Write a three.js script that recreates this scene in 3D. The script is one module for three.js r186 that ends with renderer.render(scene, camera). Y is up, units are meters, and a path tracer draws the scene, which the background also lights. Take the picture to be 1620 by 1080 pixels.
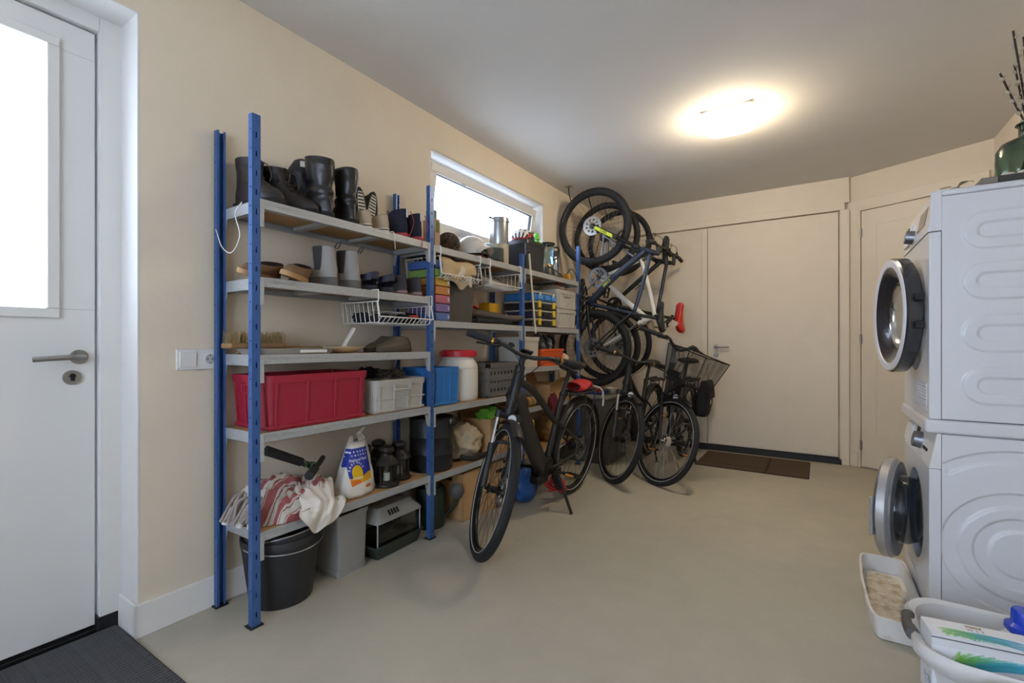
import * as THREE from 'three';
import { RoundedBoxGeometry } from 'three/addons/geometries/RoundedBoxGeometry.js';
import { mergeGeometries, mergeVertices, toCreasedNormals } from 'three/addons/utils/BufferGeometryUtils.js';
import { ImprovedNoise } from 'three/addons/math/ImprovedNoise.js';
import { RectAreaLightUniformsLib } from 'three/addons/lights/RectAreaLightUniformsLib.js';

// ---------------------------------------------------------------- camera, sky, exposure
const renderer = new THREE.WebGLRenderer({ antialias: true });
renderer.toneMapping = THREE.LinearToneMapping;
renderer.toneMappingExposure = 1.16;
renderer.shadowMap.enabled = true;
RectAreaLightUniformsLib.init();
const scene = new THREE.Scene();
scene.background = new THREE.Color().setRGB(0.74, 0.89, 1.16);
scene.backgroundIntensity = 7.5;
const FOCAL = 748, YAW = 32.94 * Math.PI / 180;
const camera = new THREE.PerspectiveCamera(2 * Math.atan(540 / FOCAL) * 180 / Math.PI, 1620 / 1080, 0.05, 60);
camera.position.set(2.157, 1.106, 0);
camera.rotation.y = YAW;
camera.setViewOffset(1620, 1080, 0, -4, 1620, 1080);
camera.updateProjectionMatrix();

// ---------------------------------------------------------------- helpers
const V = (x, y, z) => new THREE.Vector3(x, y, z);
const V2 = (x, y) => new THREE.Vector2(x, y);
let seed = 7;
const rnd = () => { seed = (seed * 1664525 + 1013904223) >>> 0; return seed / 4294967296; };
const rr = (a, b) => a + (b - a) * rnd();
const noise = new ImprovedNoise();
const { sin, cos, PI, abs, max, min, sqrt, hypot, floor, pow } = Math;
const mix = (a, b, t) => a + (b - a) * t;
const clamp = (x, a = 0, b = 1) => min(b, max(a, x));
const smooth = (a, b, x) => { const t = clamp((x - a) / (b - a)); return t * t * (3 - 2 * t); };

function mat(color, roughness = 0.6, extra = {}) {
  const { metric, ...rest } = extra;
  const physical = ['clearcoat', 'sheen', 'transmission', 'anisotropy', 'ior', 'specularIntensity'].some((k) => k in rest);
  const m = new (physical ? THREE.MeshPhysicalMaterial : THREE.MeshStandardMaterial)({ color, roughness, ...rest });
  if (metric || rest.map || rest.bumpMap || rest.roughnessMap) m.userData.metric = metric ?? true;
  return m;
}
// texture from a function of tile position (u, v in 0..1) -> [r, g, b] in 0..1 sRGB or a single number
function tex(size, tile, f, srgb = true, h = size) {
  const d = new Uint8Array(size * h * 4);
  for (let j = 0; j < h; j++) for (let i = 0; i < size; i++) {
    const c = f((i + 0.5) / size, (j + 0.5) / h), o = (j * size + i) * 4, a = Array.isArray(c) ? c : [c, c, c];
    for (let k = 0; k < 3; k++) d[o + k] = clamp(a[k]) * 255;
    d[o + 3] = 255;
  }
  const t = new THREE.DataTexture(d, size, h);
  t.wrapS = t.wrapT = THREE.RepeatWrapping; t.magFilter = THREE.LinearFilter; t.minFilter = THREE.LinearMipmapLinearFilter; t.generateMipmaps = true;
  if (srgb) t.colorSpace = THREE.SRGBColorSpace;
  t.repeat.set(1 / tile, 1 / tile); t.needsUpdate = true;
  return t;
}
// tileable fractal noise
function fbm(u, v, freq, oct = 4, s = 0) {
  let a = 0.5, sum = 0, f = freq;
  for (let o = 0; o < oct; o++) {
    const A = noise.noise(u * f, v * f, s + o * 7.3), B = noise.noise((u - 1) * f, v * f, s + o * 7.3), C = noise.noise(u * f, (v - 1) * f, s + o * 7.3), D = noise.noise((u - 1) * f, (v - 1) * f, s + o * 7.3);
    sum += a * mix(mix(A, B, u), mix(C, D, u), v); a *= 0.5; f *= 2;
  }
  return sum;
}
function canvasTex(w, h, draw) {
  const c = document.createElement('canvas'); c.width = w; c.height = h;
  draw(c.getContext('2d'), w, h);
  const t = new THREE.CanvasTexture(c); t.colorSpace = THREE.SRGBColorSpace; t.magFilter = THREE.LinearFilter;
  return t;
}
// geometry
const clean = (g) => { g = g.index ? g.toNonIndexed() : g; for (const k of Object.keys(g.attributes)) if (!['position', 'normal', 'uv'].includes(k)) g.deleteAttribute(k); if (!g.attributes.uv) g.setAttribute('uv', new THREE.BufferAttribute(new Float32Array(g.attributes.position.count * 2), 2)); if (!g.attributes.normal) g.computeVertexNormals(); g.clearGroups(); return g; };
const merge = (...list) => mergeGeometries(list.flat(9).filter(Boolean).map(clean));
function at(g, x = 0, y = 0, z = 0, rx = 0, ry = 0, rz = 0) { const m = new THREE.Matrix4().makeRotationFromEuler(new THREE.Euler(rx, ry, rz)); m.setPosition(x, y, z); return g.applyMatrix4(m); }
function box(w, h, d, x = 0, y = 0, z = 0, r = 0.002, seg = 1) { r = min(r, w / 2.02, h / 2.02, d / 2.02); const g = r > 0 ? new RoundedBoxGeometry(w, h, d, seg, r) : new THREE.BoxGeometry(w, h, d); g.translate(x, y, z); return g; }
// box from min / max corners
const bx = (x0, y0, z0, x1, y1, z1, r = 0.002, seg = 1) => box(abs(x1 - x0), abs(y1 - y0), abs(z1 - z0), (x0 + x1) / 2, (y0 + y1) / 2, (z0 + z1) / 2, r, seg);
function rod(a, b, r1 = 0.01, r2 = r1, seg = 10, open = false) {
  const d = b.clone().sub(a), L = d.length(), g = new THREE.CylinderGeometry(r2, r1, L, seg, 1, open);
  g.translate(0, L / 2, 0); g.applyQuaternion(new THREE.Quaternion().setFromUnitVectors(V(0, 1, 0), d.normalize())); g.translate(a.x, a.y, a.z);
  return g;
}
function tube(pts, r = 0.005, seg = 24, rad = 6, closed = false, tension = 0.5) {
  const c = new THREE.CatmullRomCurve3(pts.map((p) => p.isVector3 ? p : V(...p)), closed, 'catmullrom', tension);
  const g = new THREE.TubeGeometry(c, seg, r, rad, closed);
  if (closed) return g;
  const cap = (t, s) => { const p = c.getPoint(t), d = c.getTangent(t).multiplyScalar(s); const k = new THREE.CircleGeometry(r, rad); k.applyQuaternion(new THREE.Quaternion().setFromUnitVectors(V(0, 0, 1), d)); k.translate(p.x, p.y, p.z); return k; };
  return merge(g, cap(0, -1), cap(1, 1));
}
function wire(pts, r, rad = 5) { const l = []; for (let i = 0; i + 1 < pts.length; i++) l.push(rod(V(...pts[i]), V(...pts[i + 1]), r, r, rad, true)); return merge(l); }
const lathe = (pts, seg = 32) => { const g = new THREE.LatheGeometry(pts.map((p) => V2(...p)), seg); return g; };
function latheCreased(pts, seg = 32, angle = 0.6) { return toCreasedNormals(lathe(pts, seg), angle); }
// skin over rings of points (each ring an array of Vector3, same count, closed around)
function loft(rings, { capA = true, capB = true, crease = 0, closed = true } = {}) {
  const n = rings[0].length, pos = [], uv = [], idx = [];
  rings.forEach((ring, i) => ring.forEach((p, j) => { pos.push(p.x, p.y, p.z); uv.push(j / n, i / (rings.length - 1)); }));
  const wrap = closed ? n : n - 1;
  for (let i = 0; i + 1 < rings.length; i++) for (let j = 0; j < wrap; j++) { const a = i * n + j, b = i * n + (j + 1) % n, c = a + n, d = b + n; idx.push(a, b, c, b, d, c); }
  const fan = (i, flip) => { const c = rings[i].reduce((s, p) => s.add(p), V(0, 0, 0)).divideScalar(n), k = pos.length / 3; pos.push(c.x, c.y, c.z); uv.push(0.5, 0.5); const base = i * n; for (let j = 0; j < wrap; j++) { const a = base + j, b = base + (j + 1) % n; flip ? idx.push(k, b, a) : idx.push(k, a, b); } };
  if (capA) fan(0, true);
  if (capB) fan(rings.length - 1, false);
  const g = new THREE.BufferGeometry();
  g.setAttribute('position', new THREE.Float32BufferAttribute(pos, 3)); g.setAttribute('uv', new THREE.Float32BufferAttribute(uv, 2)); g.setIndex(idx); g.computeVertexNormals();
  return crease ? toCreasedNormals(g, crease) : g;
}
// grid surface from a function (u, v) -> Vector3
function surf(f, nu, nv) {
  const pos = [], uv = [], idx = [];
  for (let i = 0; i <= nu; i++) for (let j = 0; j <= nv; j++) { const p = f(i / nu, j / nv); pos.push(p.x, p.y, p.z); uv.push(i / nu, j / nv); }
  for (let i = 0; i < nu; i++) for (let j = 0; j < nv; j++) { const a = i * (nv + 1) + j, b = a + nv + 1; idx.push(a, b, a + 1, b, b + 1, a + 1); }
  const g = new THREE.BufferGeometry();
  g.setAttribute('position', new THREE.Float32BufferAttribute(pos, 3)); g.setAttribute('uv', new THREE.Float32BufferAttribute(uv, 2)); g.setIndex(idx); g.computeVertexNormals();
  return g;
}
const ell = (n, rx, rz, y, cx = 0, cz = 0, p = 1) => Array.from({ length: n }, (_, i) => { const t = -i / n * 2 * PI, c = cos(t), s = sin(t); return V(cx + rx * Math.sign(c) * pow(abs(c), p), y, cz + rz * Math.sign(s) * pow(abs(s), p)); });
function shapeOf(pts, holes = []) { const s = new THREE.Shape(pts.map((p) => V2(...p))); for (const h of holes) s.holes.push(new THREE.Path(h.map((p) => V2(...p)))); return s; }
const ext = (shape, depth, bevel = 0, curveSegments = 8) => new THREE.ExtrudeGeometry(shape, { depth, bevelEnabled: bevel > 0, bevelSize: bevel, bevelThickness: bevel, bevelSegments: 1, curveSegments });
function rrect(w, h, r, n = 4, cx = 0, cy = 0) { const o = []; for (const [sx, sy, a0] of [[1, 1, 0], [-1, 1, PI / 2], [-1, -1, PI], [1, -1, 1.5 * PI]]) for (let i = 0; i <= n; i++) { const a = a0 + i / n * PI / 2; o.push([cx + sx * (w / 2 - r) + r * cos(a), cy + sy * (h / 2 - r) + r * sin(a)]); } return o; }
const circ = (r, n = 20, cx = 0, cy = 0) => Array.from({ length: n }, (_, i) => [cx + r * cos(i / n * 2 * PI), cy + r * sin(i / n * 2 * PI)]);
// uv in metres from position, by the face's main direction
function uvMetric(g) {
  g = g.index ? g.toNonIndexed() : g;
  const p = g.attributes.position, n = g.attributes.normal, uv = new Float32Array(p.count * 2);
  for (let i = 0; i < p.count; i += 3) {
    let nx = 0, ny = 0, nz = 0;
    for (let k = 0; k < 3; k++) { nx += n.getX(i + k); ny += n.getY(i + k); nz += n.getZ(i + k); }
    nx = abs(nx); ny = abs(ny); nz = abs(nz);
    for (let k = 0; k < 3; k++) { const x = p.getX(i + k), y = p.getY(i + k), z = p.getZ(i + k), o = (i + k) * 2; if (ny >= nx && ny >= nz) { uv[o] = x; uv[o + 1] = z; } else if (nx >= nz) { uv[o] = z; uv[o + 1] = y; } else { uv[o] = x; uv[o + 1] = y; } }
  }
  g.setAttribute('uv', new THREE.BufferAttribute(uv, 2));
  return g;
}
// scene graph
const taken = new Map();
const numbered = (name) => { const k = taken.get(name) ?? 0; taken.set(name, k + 1); return k ? name + '_' + String(k).padStart(3, '0') : name; };
function thing(name, label, category, pos = [0, 0, 0], turn = 0, group) {
  const o = new THREE.Group(); o.name = numbered(name); scene.add(o); o.position.set(...pos); o.rotation.y = turn;
  o.userData = { label, category }; if (group) o.userData.group = group;
  return o;
}
function part(name, geo, material, parent, extra) {
  if (material.userData.metric === true && !geo.userData.keepUV) geo = uvMetric(geo);
  const m = new THREE.Mesh(geo, material); m.name = name; parent.add(m);
  if (extra) Object.assign(m.userData, typeof extra === 'string' ? { label: extra } : extra);
  return m;
}
function grp(name, parent) { const g = new THREE.Group(); g.name = name; parent.add(g); return g; }
function single(name, label, category, geo, material, pos, turn, group) {   // a thing that is one mesh
  const m = part(numbered(name), geo, material, scene); m.userData = { label, category }; if (group) m.userData.group = group;
  if (pos) m.position.set(...pos); if (turn) m.rotation.y = turn;
  return m;
}
function copyOf(o, label, pos, turn, group) { const c = o.clone(); c.name = numbered(o.name.replace(/_\d{3}$/, '')); scene.add(c); c.userData = { ...o.userData, label }; if (group) c.userData.group = group; if (pos) c.position.set(...pos); if (turn !== undefined) c.rotation.y = turn; return c; }
function struct(name, geo, material, parent) { const m = part(name, geo, material, parent ?? scene); if (!parent) m.userData.kind = 'structure'; return m; }
const keep = (g) => { g.userData.keepUV = true; return g; };

// ---------------------------------------------------------------- materials
const plasterBump = tex(512, 1.2, (u, v) => 0.5 + 0.55 * fbm(u, v, 48, 3) + 0.25 * fbm(u, v, 10, 2, 3), false);
const tint = (r, g, b, amp, freq, tile, size = 256, s = 0) => tex(size, tile, (u, v) => { const k = 1 + amp * fbm(u, v, freq, 5, s); return [r * k, g * k, b * k]; });
const M = {};
M.wall = mat(0xffffff, 0.9, { map: tint(0.865, 0.81, 0.72, 0.05, 6, 1.7, 256), bumpMap: plasterBump, bumpScale: 0.0012 });
M.ceiling = mat(0xffffff, 0.92, { map: tint(0.845, 0.83, 0.805, 0.03, 6, 2.1, 256, 2), bumpMap: plasterBump, bumpScale: 0.0008 });
M.white = mat(0xffffff, 0.42, { map: tint(0.90, 0.885, 0.86, 0.025, 10, 0.9, 256, 4) });
M.doorWhite = mat(0xffffff, 0.38, { map: tint(0.86, 0.85, 0.83, 0.02, 8, 1.3, 256, 5) });
M.cream = mat(0xffffff, 0.5, { map: tint(0.865, 0.815, 0.73, 0.03, 7, 1.1, 256, 6), bumpMap: plasterBump, bumpScale: 0.0003 });
const floorMap = tex(768, 3.2, (u, v) => {
  const a = fbm(u, v, 5, 5, 11), b = fbm(u, v, 26, 4, 12), c = fbm(u, v, 120, 2, 13), sp = fbm(u, v, 60, 2, 17) > 0.42 ? -0.05 : 0;
  const k = 1 + 0.11 * a + 0.05 * b + 0.035 * c + sp; return [0.685 * k + 0.012 * b, 0.657 * k, 0.588 * k - 0.015 * a];
});
const floorRough = tex(512, 3.2, (u, v) => 0.52 + 0.25 * fbm(u, v, 7, 5, 21) + 0.1 * fbm(u, v, 60, 2, 22), false);
M.floor = mat(0xffffff, 1, { map: floorMap, roughnessMap: floorRough, bumpMap: plasterBump, bumpScale: 0.0003 });
M.chip = mat(0xffffff, 0.7, { map: tex(512, 0.5, (u, v) => { const a = fbm(u, v, 60, 3, 31), b = fbm(u, v, 9, 4, 32); const k = 1 + 0.35 * a + 0.12 * b; return [0.69 * k, 0.53 * k, 0.345 * k]; }) });
M.blue = mat(0x3a5f97, 0.36, { metalness: 0.15, map: tint(1, 1, 1, 0.12, 30, 0.4, 256, 8) });
M.galv = mat(0xffffff, 0.42, { metalness: 0.2, map: tex(256, 0.35, (u, v) => { const k = 1 + 0.12 * fbm(u, v, 22, 4, 41); return [0.68 * k, 0.685 * k, 0.68 * k]; }) });
M.dark = mat(0x17181a, 0.55);
M.black = mat(0x0b0b0c, 0.6);
M.rubber = mat(0x1d1d1e, 0.78, { map: tint(1, 1, 1, 0.25, 40, 0.2, 128, 9) });
M.matteBlack = mat(0x1b1c1e, 0.5, { clearcoat: 0.15, clearcoatRoughness: 0.5 });
M.steel = mat(0xb9bcc0, 0.28, { metalness: 1 });
M.brushed = mat(0x9c9a96, 0.38, { metalness: 0.95 });
M.chrome = mat(0xd8dadd, 0.12, { metalness: 1 });
M.alu = mat(0x8d9095, 0.4, { metalness: 0.9 });
M.darkMetal = mat(0x2a2a2c, 0.42, { metalness: 0.7 });
M.whiteWire = mat(0xe6e3dc, 0.4);
M.reflect = mat(0xb8b8b4, 0.5);
const leatherBump = tex(256, 0.12, (u, v) => 0.5 + 0.6 * fbm(u, v, 18, 3, 51), false);
const fabricBump = tex(256, 0.04, (u, v) => 0.5 + 0.3 * sin(u * 2 * PI * 16) * sin(v * 2 * PI * 16) + 0.4 * fbm(u, v, 12, 2, 52), false);
const leather = (c, r = 0.38) => mat(c, r, { bumpMap: leatherBump, bumpScale: 0.0012 });
const fabric = (c, r = 0.92) => mat(c, r, { bumpMap: fabricBump, bumpScale: 0.0006 });
const plastic = (c, r = 0.42) => mat(c, r);
M.card = mat(0xffffff, 0.85, { map: tex(256, 0.4, (u, v) => { const k = 1 + 0.1 * fbm(u, v, 8, 4, 61) + 0.05 * fbm(u, 0.3, 80, 2, 62); return [0.70 * k, 0.555 * k, 0.37 * k]; }) });
M.glass = new THREE.MeshPhysicalMaterial({ color: 0xffffff, roughness: 0, transmission: 1, thickness: 0, ior: 1.45 });
M.appliance = mat(0xffffff, 0.3, { map: tint(0.83, 0.83, 0.837, 0.012, 6, 0.8, 128, 14), clearcoat: 0.4, clearcoatRoughness: 0.2 });
M.brownWood = mat(0xffffff, 0.6, { map: tex(256, 0.5, (u, v) => { const k = 1 + 0.2 * fbm(u, v * 0.2, 30, 3, 71); return [0.55 * k, 0.42 * k, 0.28 * k]; }) });

// ---------------------------------------------------------------- room
const ZF = -5.33, HC = 2.63, XR = 3.25, ZB = 1.7, T = 0.3;
const AW0 = V(2.395, 0, ZF), AWd = V(0.885, 0, 0.466).normalize(), AWL = (XR - AW0.x) / AWd.x, AW1 = AW0.clone().addScaledVector(AWd, AWL);
struct('floor', bx(-T, -0.2, ZF - T, XR + T, 0, ZB + T, 0), M.floor);
struct('ceiling', bx(-T, HC, ZF - T, XR + T, HC + 0.2, ZB + T, 0), M.ceiling);
// left wall with door opening (z from 0.33 to -0.734) and window opening
const DZ0 = 0.33, DZ1 = -0.734, DTOP = 2.36, WZ0 = -2.335, WZ1 = -3.86, WB = 1.86, WT = 2.40;
struct('wall_left', merge(
  bx(-T, 0, DZ0, 0, HC, ZB, 0), bx(-T, DTOP, DZ1, 0, HC, DZ0, 0), bx(-T, 0, WZ0, 0, HC, DZ1, 0),
  bx(-T, 0, WZ1, 0, WB, WZ0, 0), bx(-T, WT, WZ1, 0, HC, WZ0, 0), bx(-T, 0, ZF, 0, HC, WZ1, 0)), M.wall);
struct('wall_far', bx(-T, 0, ZF - T, 2.395, HC, ZF, 0), M.wall);
{ // angled wall, turned about its own corner
  const g = bx(0, 0, -T, AWL + 0.2, HC, 0, 0); const m = struct('wall_angled', g, M.wall); m.position.copy(AW0); m.rotation.y = Math.atan2(-AWd.z, AWd.x);
}
struct('wall_right', bx(XR, 0, AW1.z - 0.1, XR + T, HC, ZB, 0), M.wall);
// back wall behind the camera, with a wide glazed opening in it
const BW = [0.8, 2.7, 0.65, 2.25];
struct('wall_back', merge(bx(-T, 0, ZB, BW[0], HC, ZB + T, 0), bx(BW[1], 0, ZB, XR + T, HC, ZB + T, 0), bx(BW[0], 0, ZB, BW[1], BW[2], ZB + T, 0), bx(BW[0], BW[3], ZB, BW[1], HC, ZB + T, 0)), M.wall);
{
  const w = grp('window_2', scene); w.userData.kind = 'structure';
  const [x0, x1, y0, y1] = BW, f = 0.06;
  part('window_frame', merge(bx(x0, y0, ZB + 0.1, x1, y0 + f, ZB + 0.17), bx(x0, y1 - f, ZB + 0.1, x1, y1, ZB + 0.17), bx(x0, y0 + f, ZB + 0.1, x0 + f, y1 - f, ZB + 0.17), bx(x1 - f, y0 + f, ZB + 0.1, x1, y1 - f, ZB + 0.17), bx((x0 + x1) / 2 - f / 2, y0 + f, ZB + 0.1, (x0 + x1) / 2 + f / 2, y1 - f, ZB + 0.17)), M.white, w);
  for (const s of [0, 1]) { const a = s ? (x0 + x1) / 2 + f / 2 : x0 + f, b = s ? x1 - f : (x0 + x1) / 2 - f / 2; part('pane', at(new THREE.PlaneGeometry(b - a, y1 - y0 - 2 * f), (a + b) / 2, (y0 + y1) / 2, ZB + 0.135), M.glass, w); }
}
// window above the shelves: frame, tilted sash, pane, sill
{
  const w = grp('window_1', scene); w.userData.kind = 'structure';
  const f = 0.045, X0 = -0.2, X1 = -0.11;
  part('window_frame', merge(bx(X0, WT - f, WZ1, X1, WT, WZ0, 0.004), bx(X0, WB, WZ1, X1, WB + f, WZ0, 0.004), bx(X0, WB + f, WZ1, X1, WT - f, WZ1 + f, 0.004), bx(X0, WB + f, WZ0 - f, X1, WT - f, WZ0, 0.004)), M.doorWhite, w);
  part('reveal_lining', merge(bx(-0.11, WT - 0.006, WZ1, 0.0, WT + 0.004, WZ0, 0), bx(-0.11, WB, WZ1, -0.0, WT, WZ1 + 0.006, 0), bx(-0.11, WB, WZ0 - 0.006, -0.0, WT, WZ0, 0)), M.doorWhite, w);
  const sash = grp('sash', w); sash.position.set(-0.125, WB + f, 0); sash.rotation.z = -0.15;
  const h = WT - WB - 2 * f - 0.005, z0 = WZ0 - f - 0.01, z1 = WZ1 + f + 0.01, s = 0.062;
  part('sash_frame', merge(bx(-0.04, 0, z1, 0.025, s, z0, 0.006, 2), bx(-0.04, h - s, z1, 0.025, h, z0, 0.006, 2), bx(-0.04, s, z1, 0.025, h - s, z1 + s, 0.006, 2), bx(-0.04, s, z0 - s, 0.025, h - s, z0, 0.006, 2)), M.doorWhite, sash);
  part('glazing_seal', merge(bx(-0.012, h - s - 0.006, z1 + s, 0.012, h - s, z0 - s, 0), bx(-0.012, s, z1 + s, 0.012, s + 0.006, z0 - s, 0), bx(-0.012, s, z1 + s, 0.012, h - s, z1 + s + 0.006, 0)), M.dark, sash);
  part('pane', at(new THREE.PlaneGeometry(z0 - z1 - 2 * s, h - 2 * s), -0.005, h / 2, (z0 + z1) / 2, 0, PI / 2, 0), M.glass, sash);
  part('window_sill', bx(-0.11, WB - 0.02, WZ1 - 0.02, 0.02, WB + 0.004, WZ0 + 0.02, 0.006, 2), M.doorWhite, w);
  part('window_handle', merge(bx(0.025, h * 0.5 - 0.03, z1 + 0.012, 0.035, h * 0.5 + 0.03, z1 + 0.04, 0.004, 2), bx(0.04, h * 0.5 - 0.012, z1 + 0.016, 0.055, h * 0.5 + 0.012, z1 + 0.13, 0.006, 2)), M.steel, sash);
  part('tilt_stay', merge(box(0.012, 0.008, 0.09, 0.0, h - 0.09, (z0 + z1) / 2 - 0.25), box(0.01, 0.008, 0.05, 0.02, h - 0.06, z0 - 0.35)), M.alu, sash);
}
// front door with its frame, in the left wall
{
  const fr = grp('trim_1', scene); fr.userData.kind = 'structure';
  part('door_frame', merge(bx(-0.26, 0.06, -0.66, -0.15, DTOP, DZ1, 0.003), bx(-0.26, DTOP - 0.06, -0.66, -0.15, DTOP, DZ0, 0.003), bx(-0.26, 0.06, DZ0 - 0.07, -0.15, DTOP - 0.06, DZ0, 0.003)), M.doorWhite, fr);
  part('door_stop', merge(bx(-0.262, 0.02, -0.655, -0.214, DTOP, -0.615, 0.002), bx(-0.262, 2.262, -0.655, -0.214, DTOP, DZ0, 0.002), bx(-0.262, 0.02, DZ0 - 0.12, -0.214, DTOP, DZ0, 0.002), bx(-0.262, 0, -0.655, -0.214, 0.055, DZ0, 0.002)), M.doorWhite, fr);
  part('frame_plinth', merge(bx(-0.26, 0, -0.655, -0.152, 0.06, DZ1, 0.002), bx(-0.26, 0, DZ0 - 0.065, -0.152, 0.06, DZ0, 0.002)), M.dark, fr);
  part('threshold', bx(-0.28, 0, -0.655, -0.155, 0.022, DZ0 - 0.07, 0.004), M.darkMetal, fr);
  part('reveal_lining', merge(bx(-0.15, 0, DZ1 - 0.001, 0.001, DTOP, DZ1 + 0.006, 0.001), bx(-0.15, DTOP - 0.006, DZ1, 0.001, DTOP + 0.001, DZ0, 0.001)), M.doorWhite, fr);
  const d = grp('door_1', scene); d.userData.kind = 'structure';
  const zA = -0.652, zB = DZ0 - 0.075, yA = 0.032, yB = 2.292, g = [-0.515, 0.14, 1.235, 2.185], x0 = -0.21, x1 = -0.17;
  part('door_leaf', merge(bx(x0, yA, zA, x1, g[2], zB, 0.002), bx(x0, g[3], zA, x1, yB, zB, 0.002), bx(x0, g[2], zA, x1, g[3], g[0], 0.002), bx(x0, g[2], g[1], x1, g[3], zB, 0.002)), M.doorWhite, d);
  const b = 0.035;
  part('glazing_bead', merge(bx(x1, g[2] - b, g[0] - b, x1 + 0.012, g[2], g[1] + b, 0.004, 2), bx(x1, g[3], g[0] - b, x1 + 0.012, g[3] + b, g[1] + b, 0.004, 2), bx(x1, g[2], g[0] - b, x1 + 0.012, g[3], g[0], 0.004, 2), bx(x1, g[2], g[1], x1 + 0.012, g[3], g[1] + b, 0.004, 2)), M.doorWhite, d);
  part('pane', at(new THREE.PlaneGeometry(g[1] - g[0], g[3] - g[2]), -0.19, (g[2] + g[3]) / 2, (g[0] + g[1]) / 2, 0, PI / 2, 0), new THREE.MeshPhysicalMaterial({ color: 0xffffff, roughness: 0.35, transmission: 1, thickness: 0 }), d);
  const h = grp('door_handle', d); h.position.set(x1, 1.058, -0.605);
  part('rose', at(new THREE.CylinderGeometry(0.026, 0.027, 0.009, 28), 0.0045, 0, 0, 0, 0, -PI / 2), M.brushed, h);
  part('lever', merge(rod(V(0.005, 0, 0), V(0.05, 0, 0), 0.01, 0.01, 16), tube([[0.05, 0, -0.005], [0.056, 0, 0.02], [0.056, -0.002, 0.07], [0.05, -0.006, 0.135]], 0.0095, 20, 12)), M.brushed, h);
  const k = grp('key_escutcheon', d); k.position.set(x1, 0.982, -0.585);
  part('rose', at(new THREE.CylinderGeometry(0.026, 0.027, 0.009, 28), 0.0045, 0, 0, 0, 0, -PI / 2), M.brushed, k);
  part('lock_cylinder', merge(box(0.004, 0.02, 0.012, 0.011, -0.003, 0, 0.003), at(new THREE.CylinderGeometry(0.009, 0.009, 0.004, 16), 0.0115, 0.006, 0, 0, 0, PI / 2)), M.darkMetal, k);
}
// skirting boards
struct('baseboard_left', merge(bx(0, 0, -5.33, 0.016, 0.125, DZ1 + 0.018, 0.003), bx(-0.15, 0, DZ1 + 0.006, 0.016, 0.125, DZ1 + 0.018, 0.003), bx(0, 0, DZ0 - 0.016, 0.016, 0.125, ZB, 0.003)), M.white);
struct('baseboard_right', bx(XR - 0.016, 0, AW1.z, XR, 0.125, ZB, 0.003), M.white);
// far wall: wide flush door, side panel, casing and the dark plinth strip
{
  const t = grp('trim_2', scene); t.userData.kind = 'structure';
  const z = ZF;
  part('header_casing', bx(0.0, 2.333, z, 2.36, 2.40, z + 0.055, 0.003), M.cream, t);
  part('header_board', bx(0.0, 2.40, z, 2.394, HC, z + 0.04, 0.002), M.cream, t);
  part('jamb', bx(2.321, 0.0, z, 2.394, 2.333, z + 0.055, 0.003), M.cream, t);
  part('plinth_strip', bx(0.0, 0.0, z, 2.34, 0.055, z + 0.055, 0.003), M.dark, t);
  const p = grp('trim_3', scene); p.userData.kind = 'structure';
  part('side_panel', bx(0.02, 0.06, z, 1.135, 2.325, z + 0.018, 0.002), M.cream, p);
  part('cover_strip', bx(1.118, 0.06, z + 0.018, 1.175, 2.325, z + 0.03, 0.003), M.cream, p);
  const d = grp('door_2', scene); d.userData.kind = 'structure';
  part('door_leaf', bx(1.182, 0.065, z, 2.312, 2.324, z + 0.034, 0.002), M.cream, d);
  const h = grp('door_handle', d); h.position.set(1.262, 1.075, z + 0.03);
  part('rose', at(new THREE.CylinderGeometry(0.026, 0.027, 0.009, 24), 0, 0, 0.0045, PI / 2), M.brushed, h);
  part('lever', merge(rod(V(0, 0, 0), V(0, 0, 0.05), 0.01, 0.01, 12), tube([[-0.003, 0, 0.05], [0.02, 0, 0.055], [0.13, 0, 0.05]], 0.0095, 12, 10)), M.brushed, h);
  part('key_rose', merge(at(new THREE.CylinderGeometry(0.026, 0.027, 0.009, 24), 0, -0.085, 0.0045, PI / 2), box(0.01, 0.02, 0.006, 0, -0.085, 0.01)), M.brushed, h);
}
// door in the angled wall
{
  const R = (o) => { o.position.copy(AW0); o.rotation.y = Math.atan2(-AWd.z, AWd.x); o.userData.kind = 'structure'; return o; };
  const t = R(grp('trim_4', scene));
  part('casing', merge(bx(0.0, 0, 0, 0.085, 2.4, 0.02, 0.003), bx(0.0, 2.32, 0, AWL - 0.02, 2.4, 0.0205, 0.003)), M.cream, t);
  part('frame_edge', merge(bx(0.085, 0, 0, 0.103, 2.32, 0.03, 0.003), bx(0.085, 2.3, 0, AWL - 0.02, 2.32, 0.03, 0.003)), M.cream, t);
  part('plinth_block', bx(0.006, 0.0, 0.02, 0.08, 0.13, 0.026, 0.003), M.cream, t);
  const d = R(grp('door_3', scene));
  part('door_leaf', bx(0.108, 0.012, 0, 0.93, 2.294, 0.022, 0.003), M.cream, d);
  part('panel_moulding', merge(bx(0.22, 0.3, 0.022, 0.226, 2.16, 0.025, 0.001), bx(0.22, 2.154, 0.022, 0.86, 2.16, 0.025, 0.001), bx(0.22, 0.3, 0.022, 0.86, 0.306, 0.025, 0.001), bx(0.22, 0.9, 0.022, 0.86, 0.906, 0.025, 0.001)), M.cream, d);
  for (const y of [2.1, 1.15, 0.2]) part('hinge', merge(rod(V(0.105, y - 0.045, 0.03), V(0.105, y + 0.045, 0.03), 0.007, 0.007, 10), bx(0.098, y - 0.04, 0.022, 0.118, y + 0.04, 0.0245, 0.001)), M.brushed, d);
}
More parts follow.
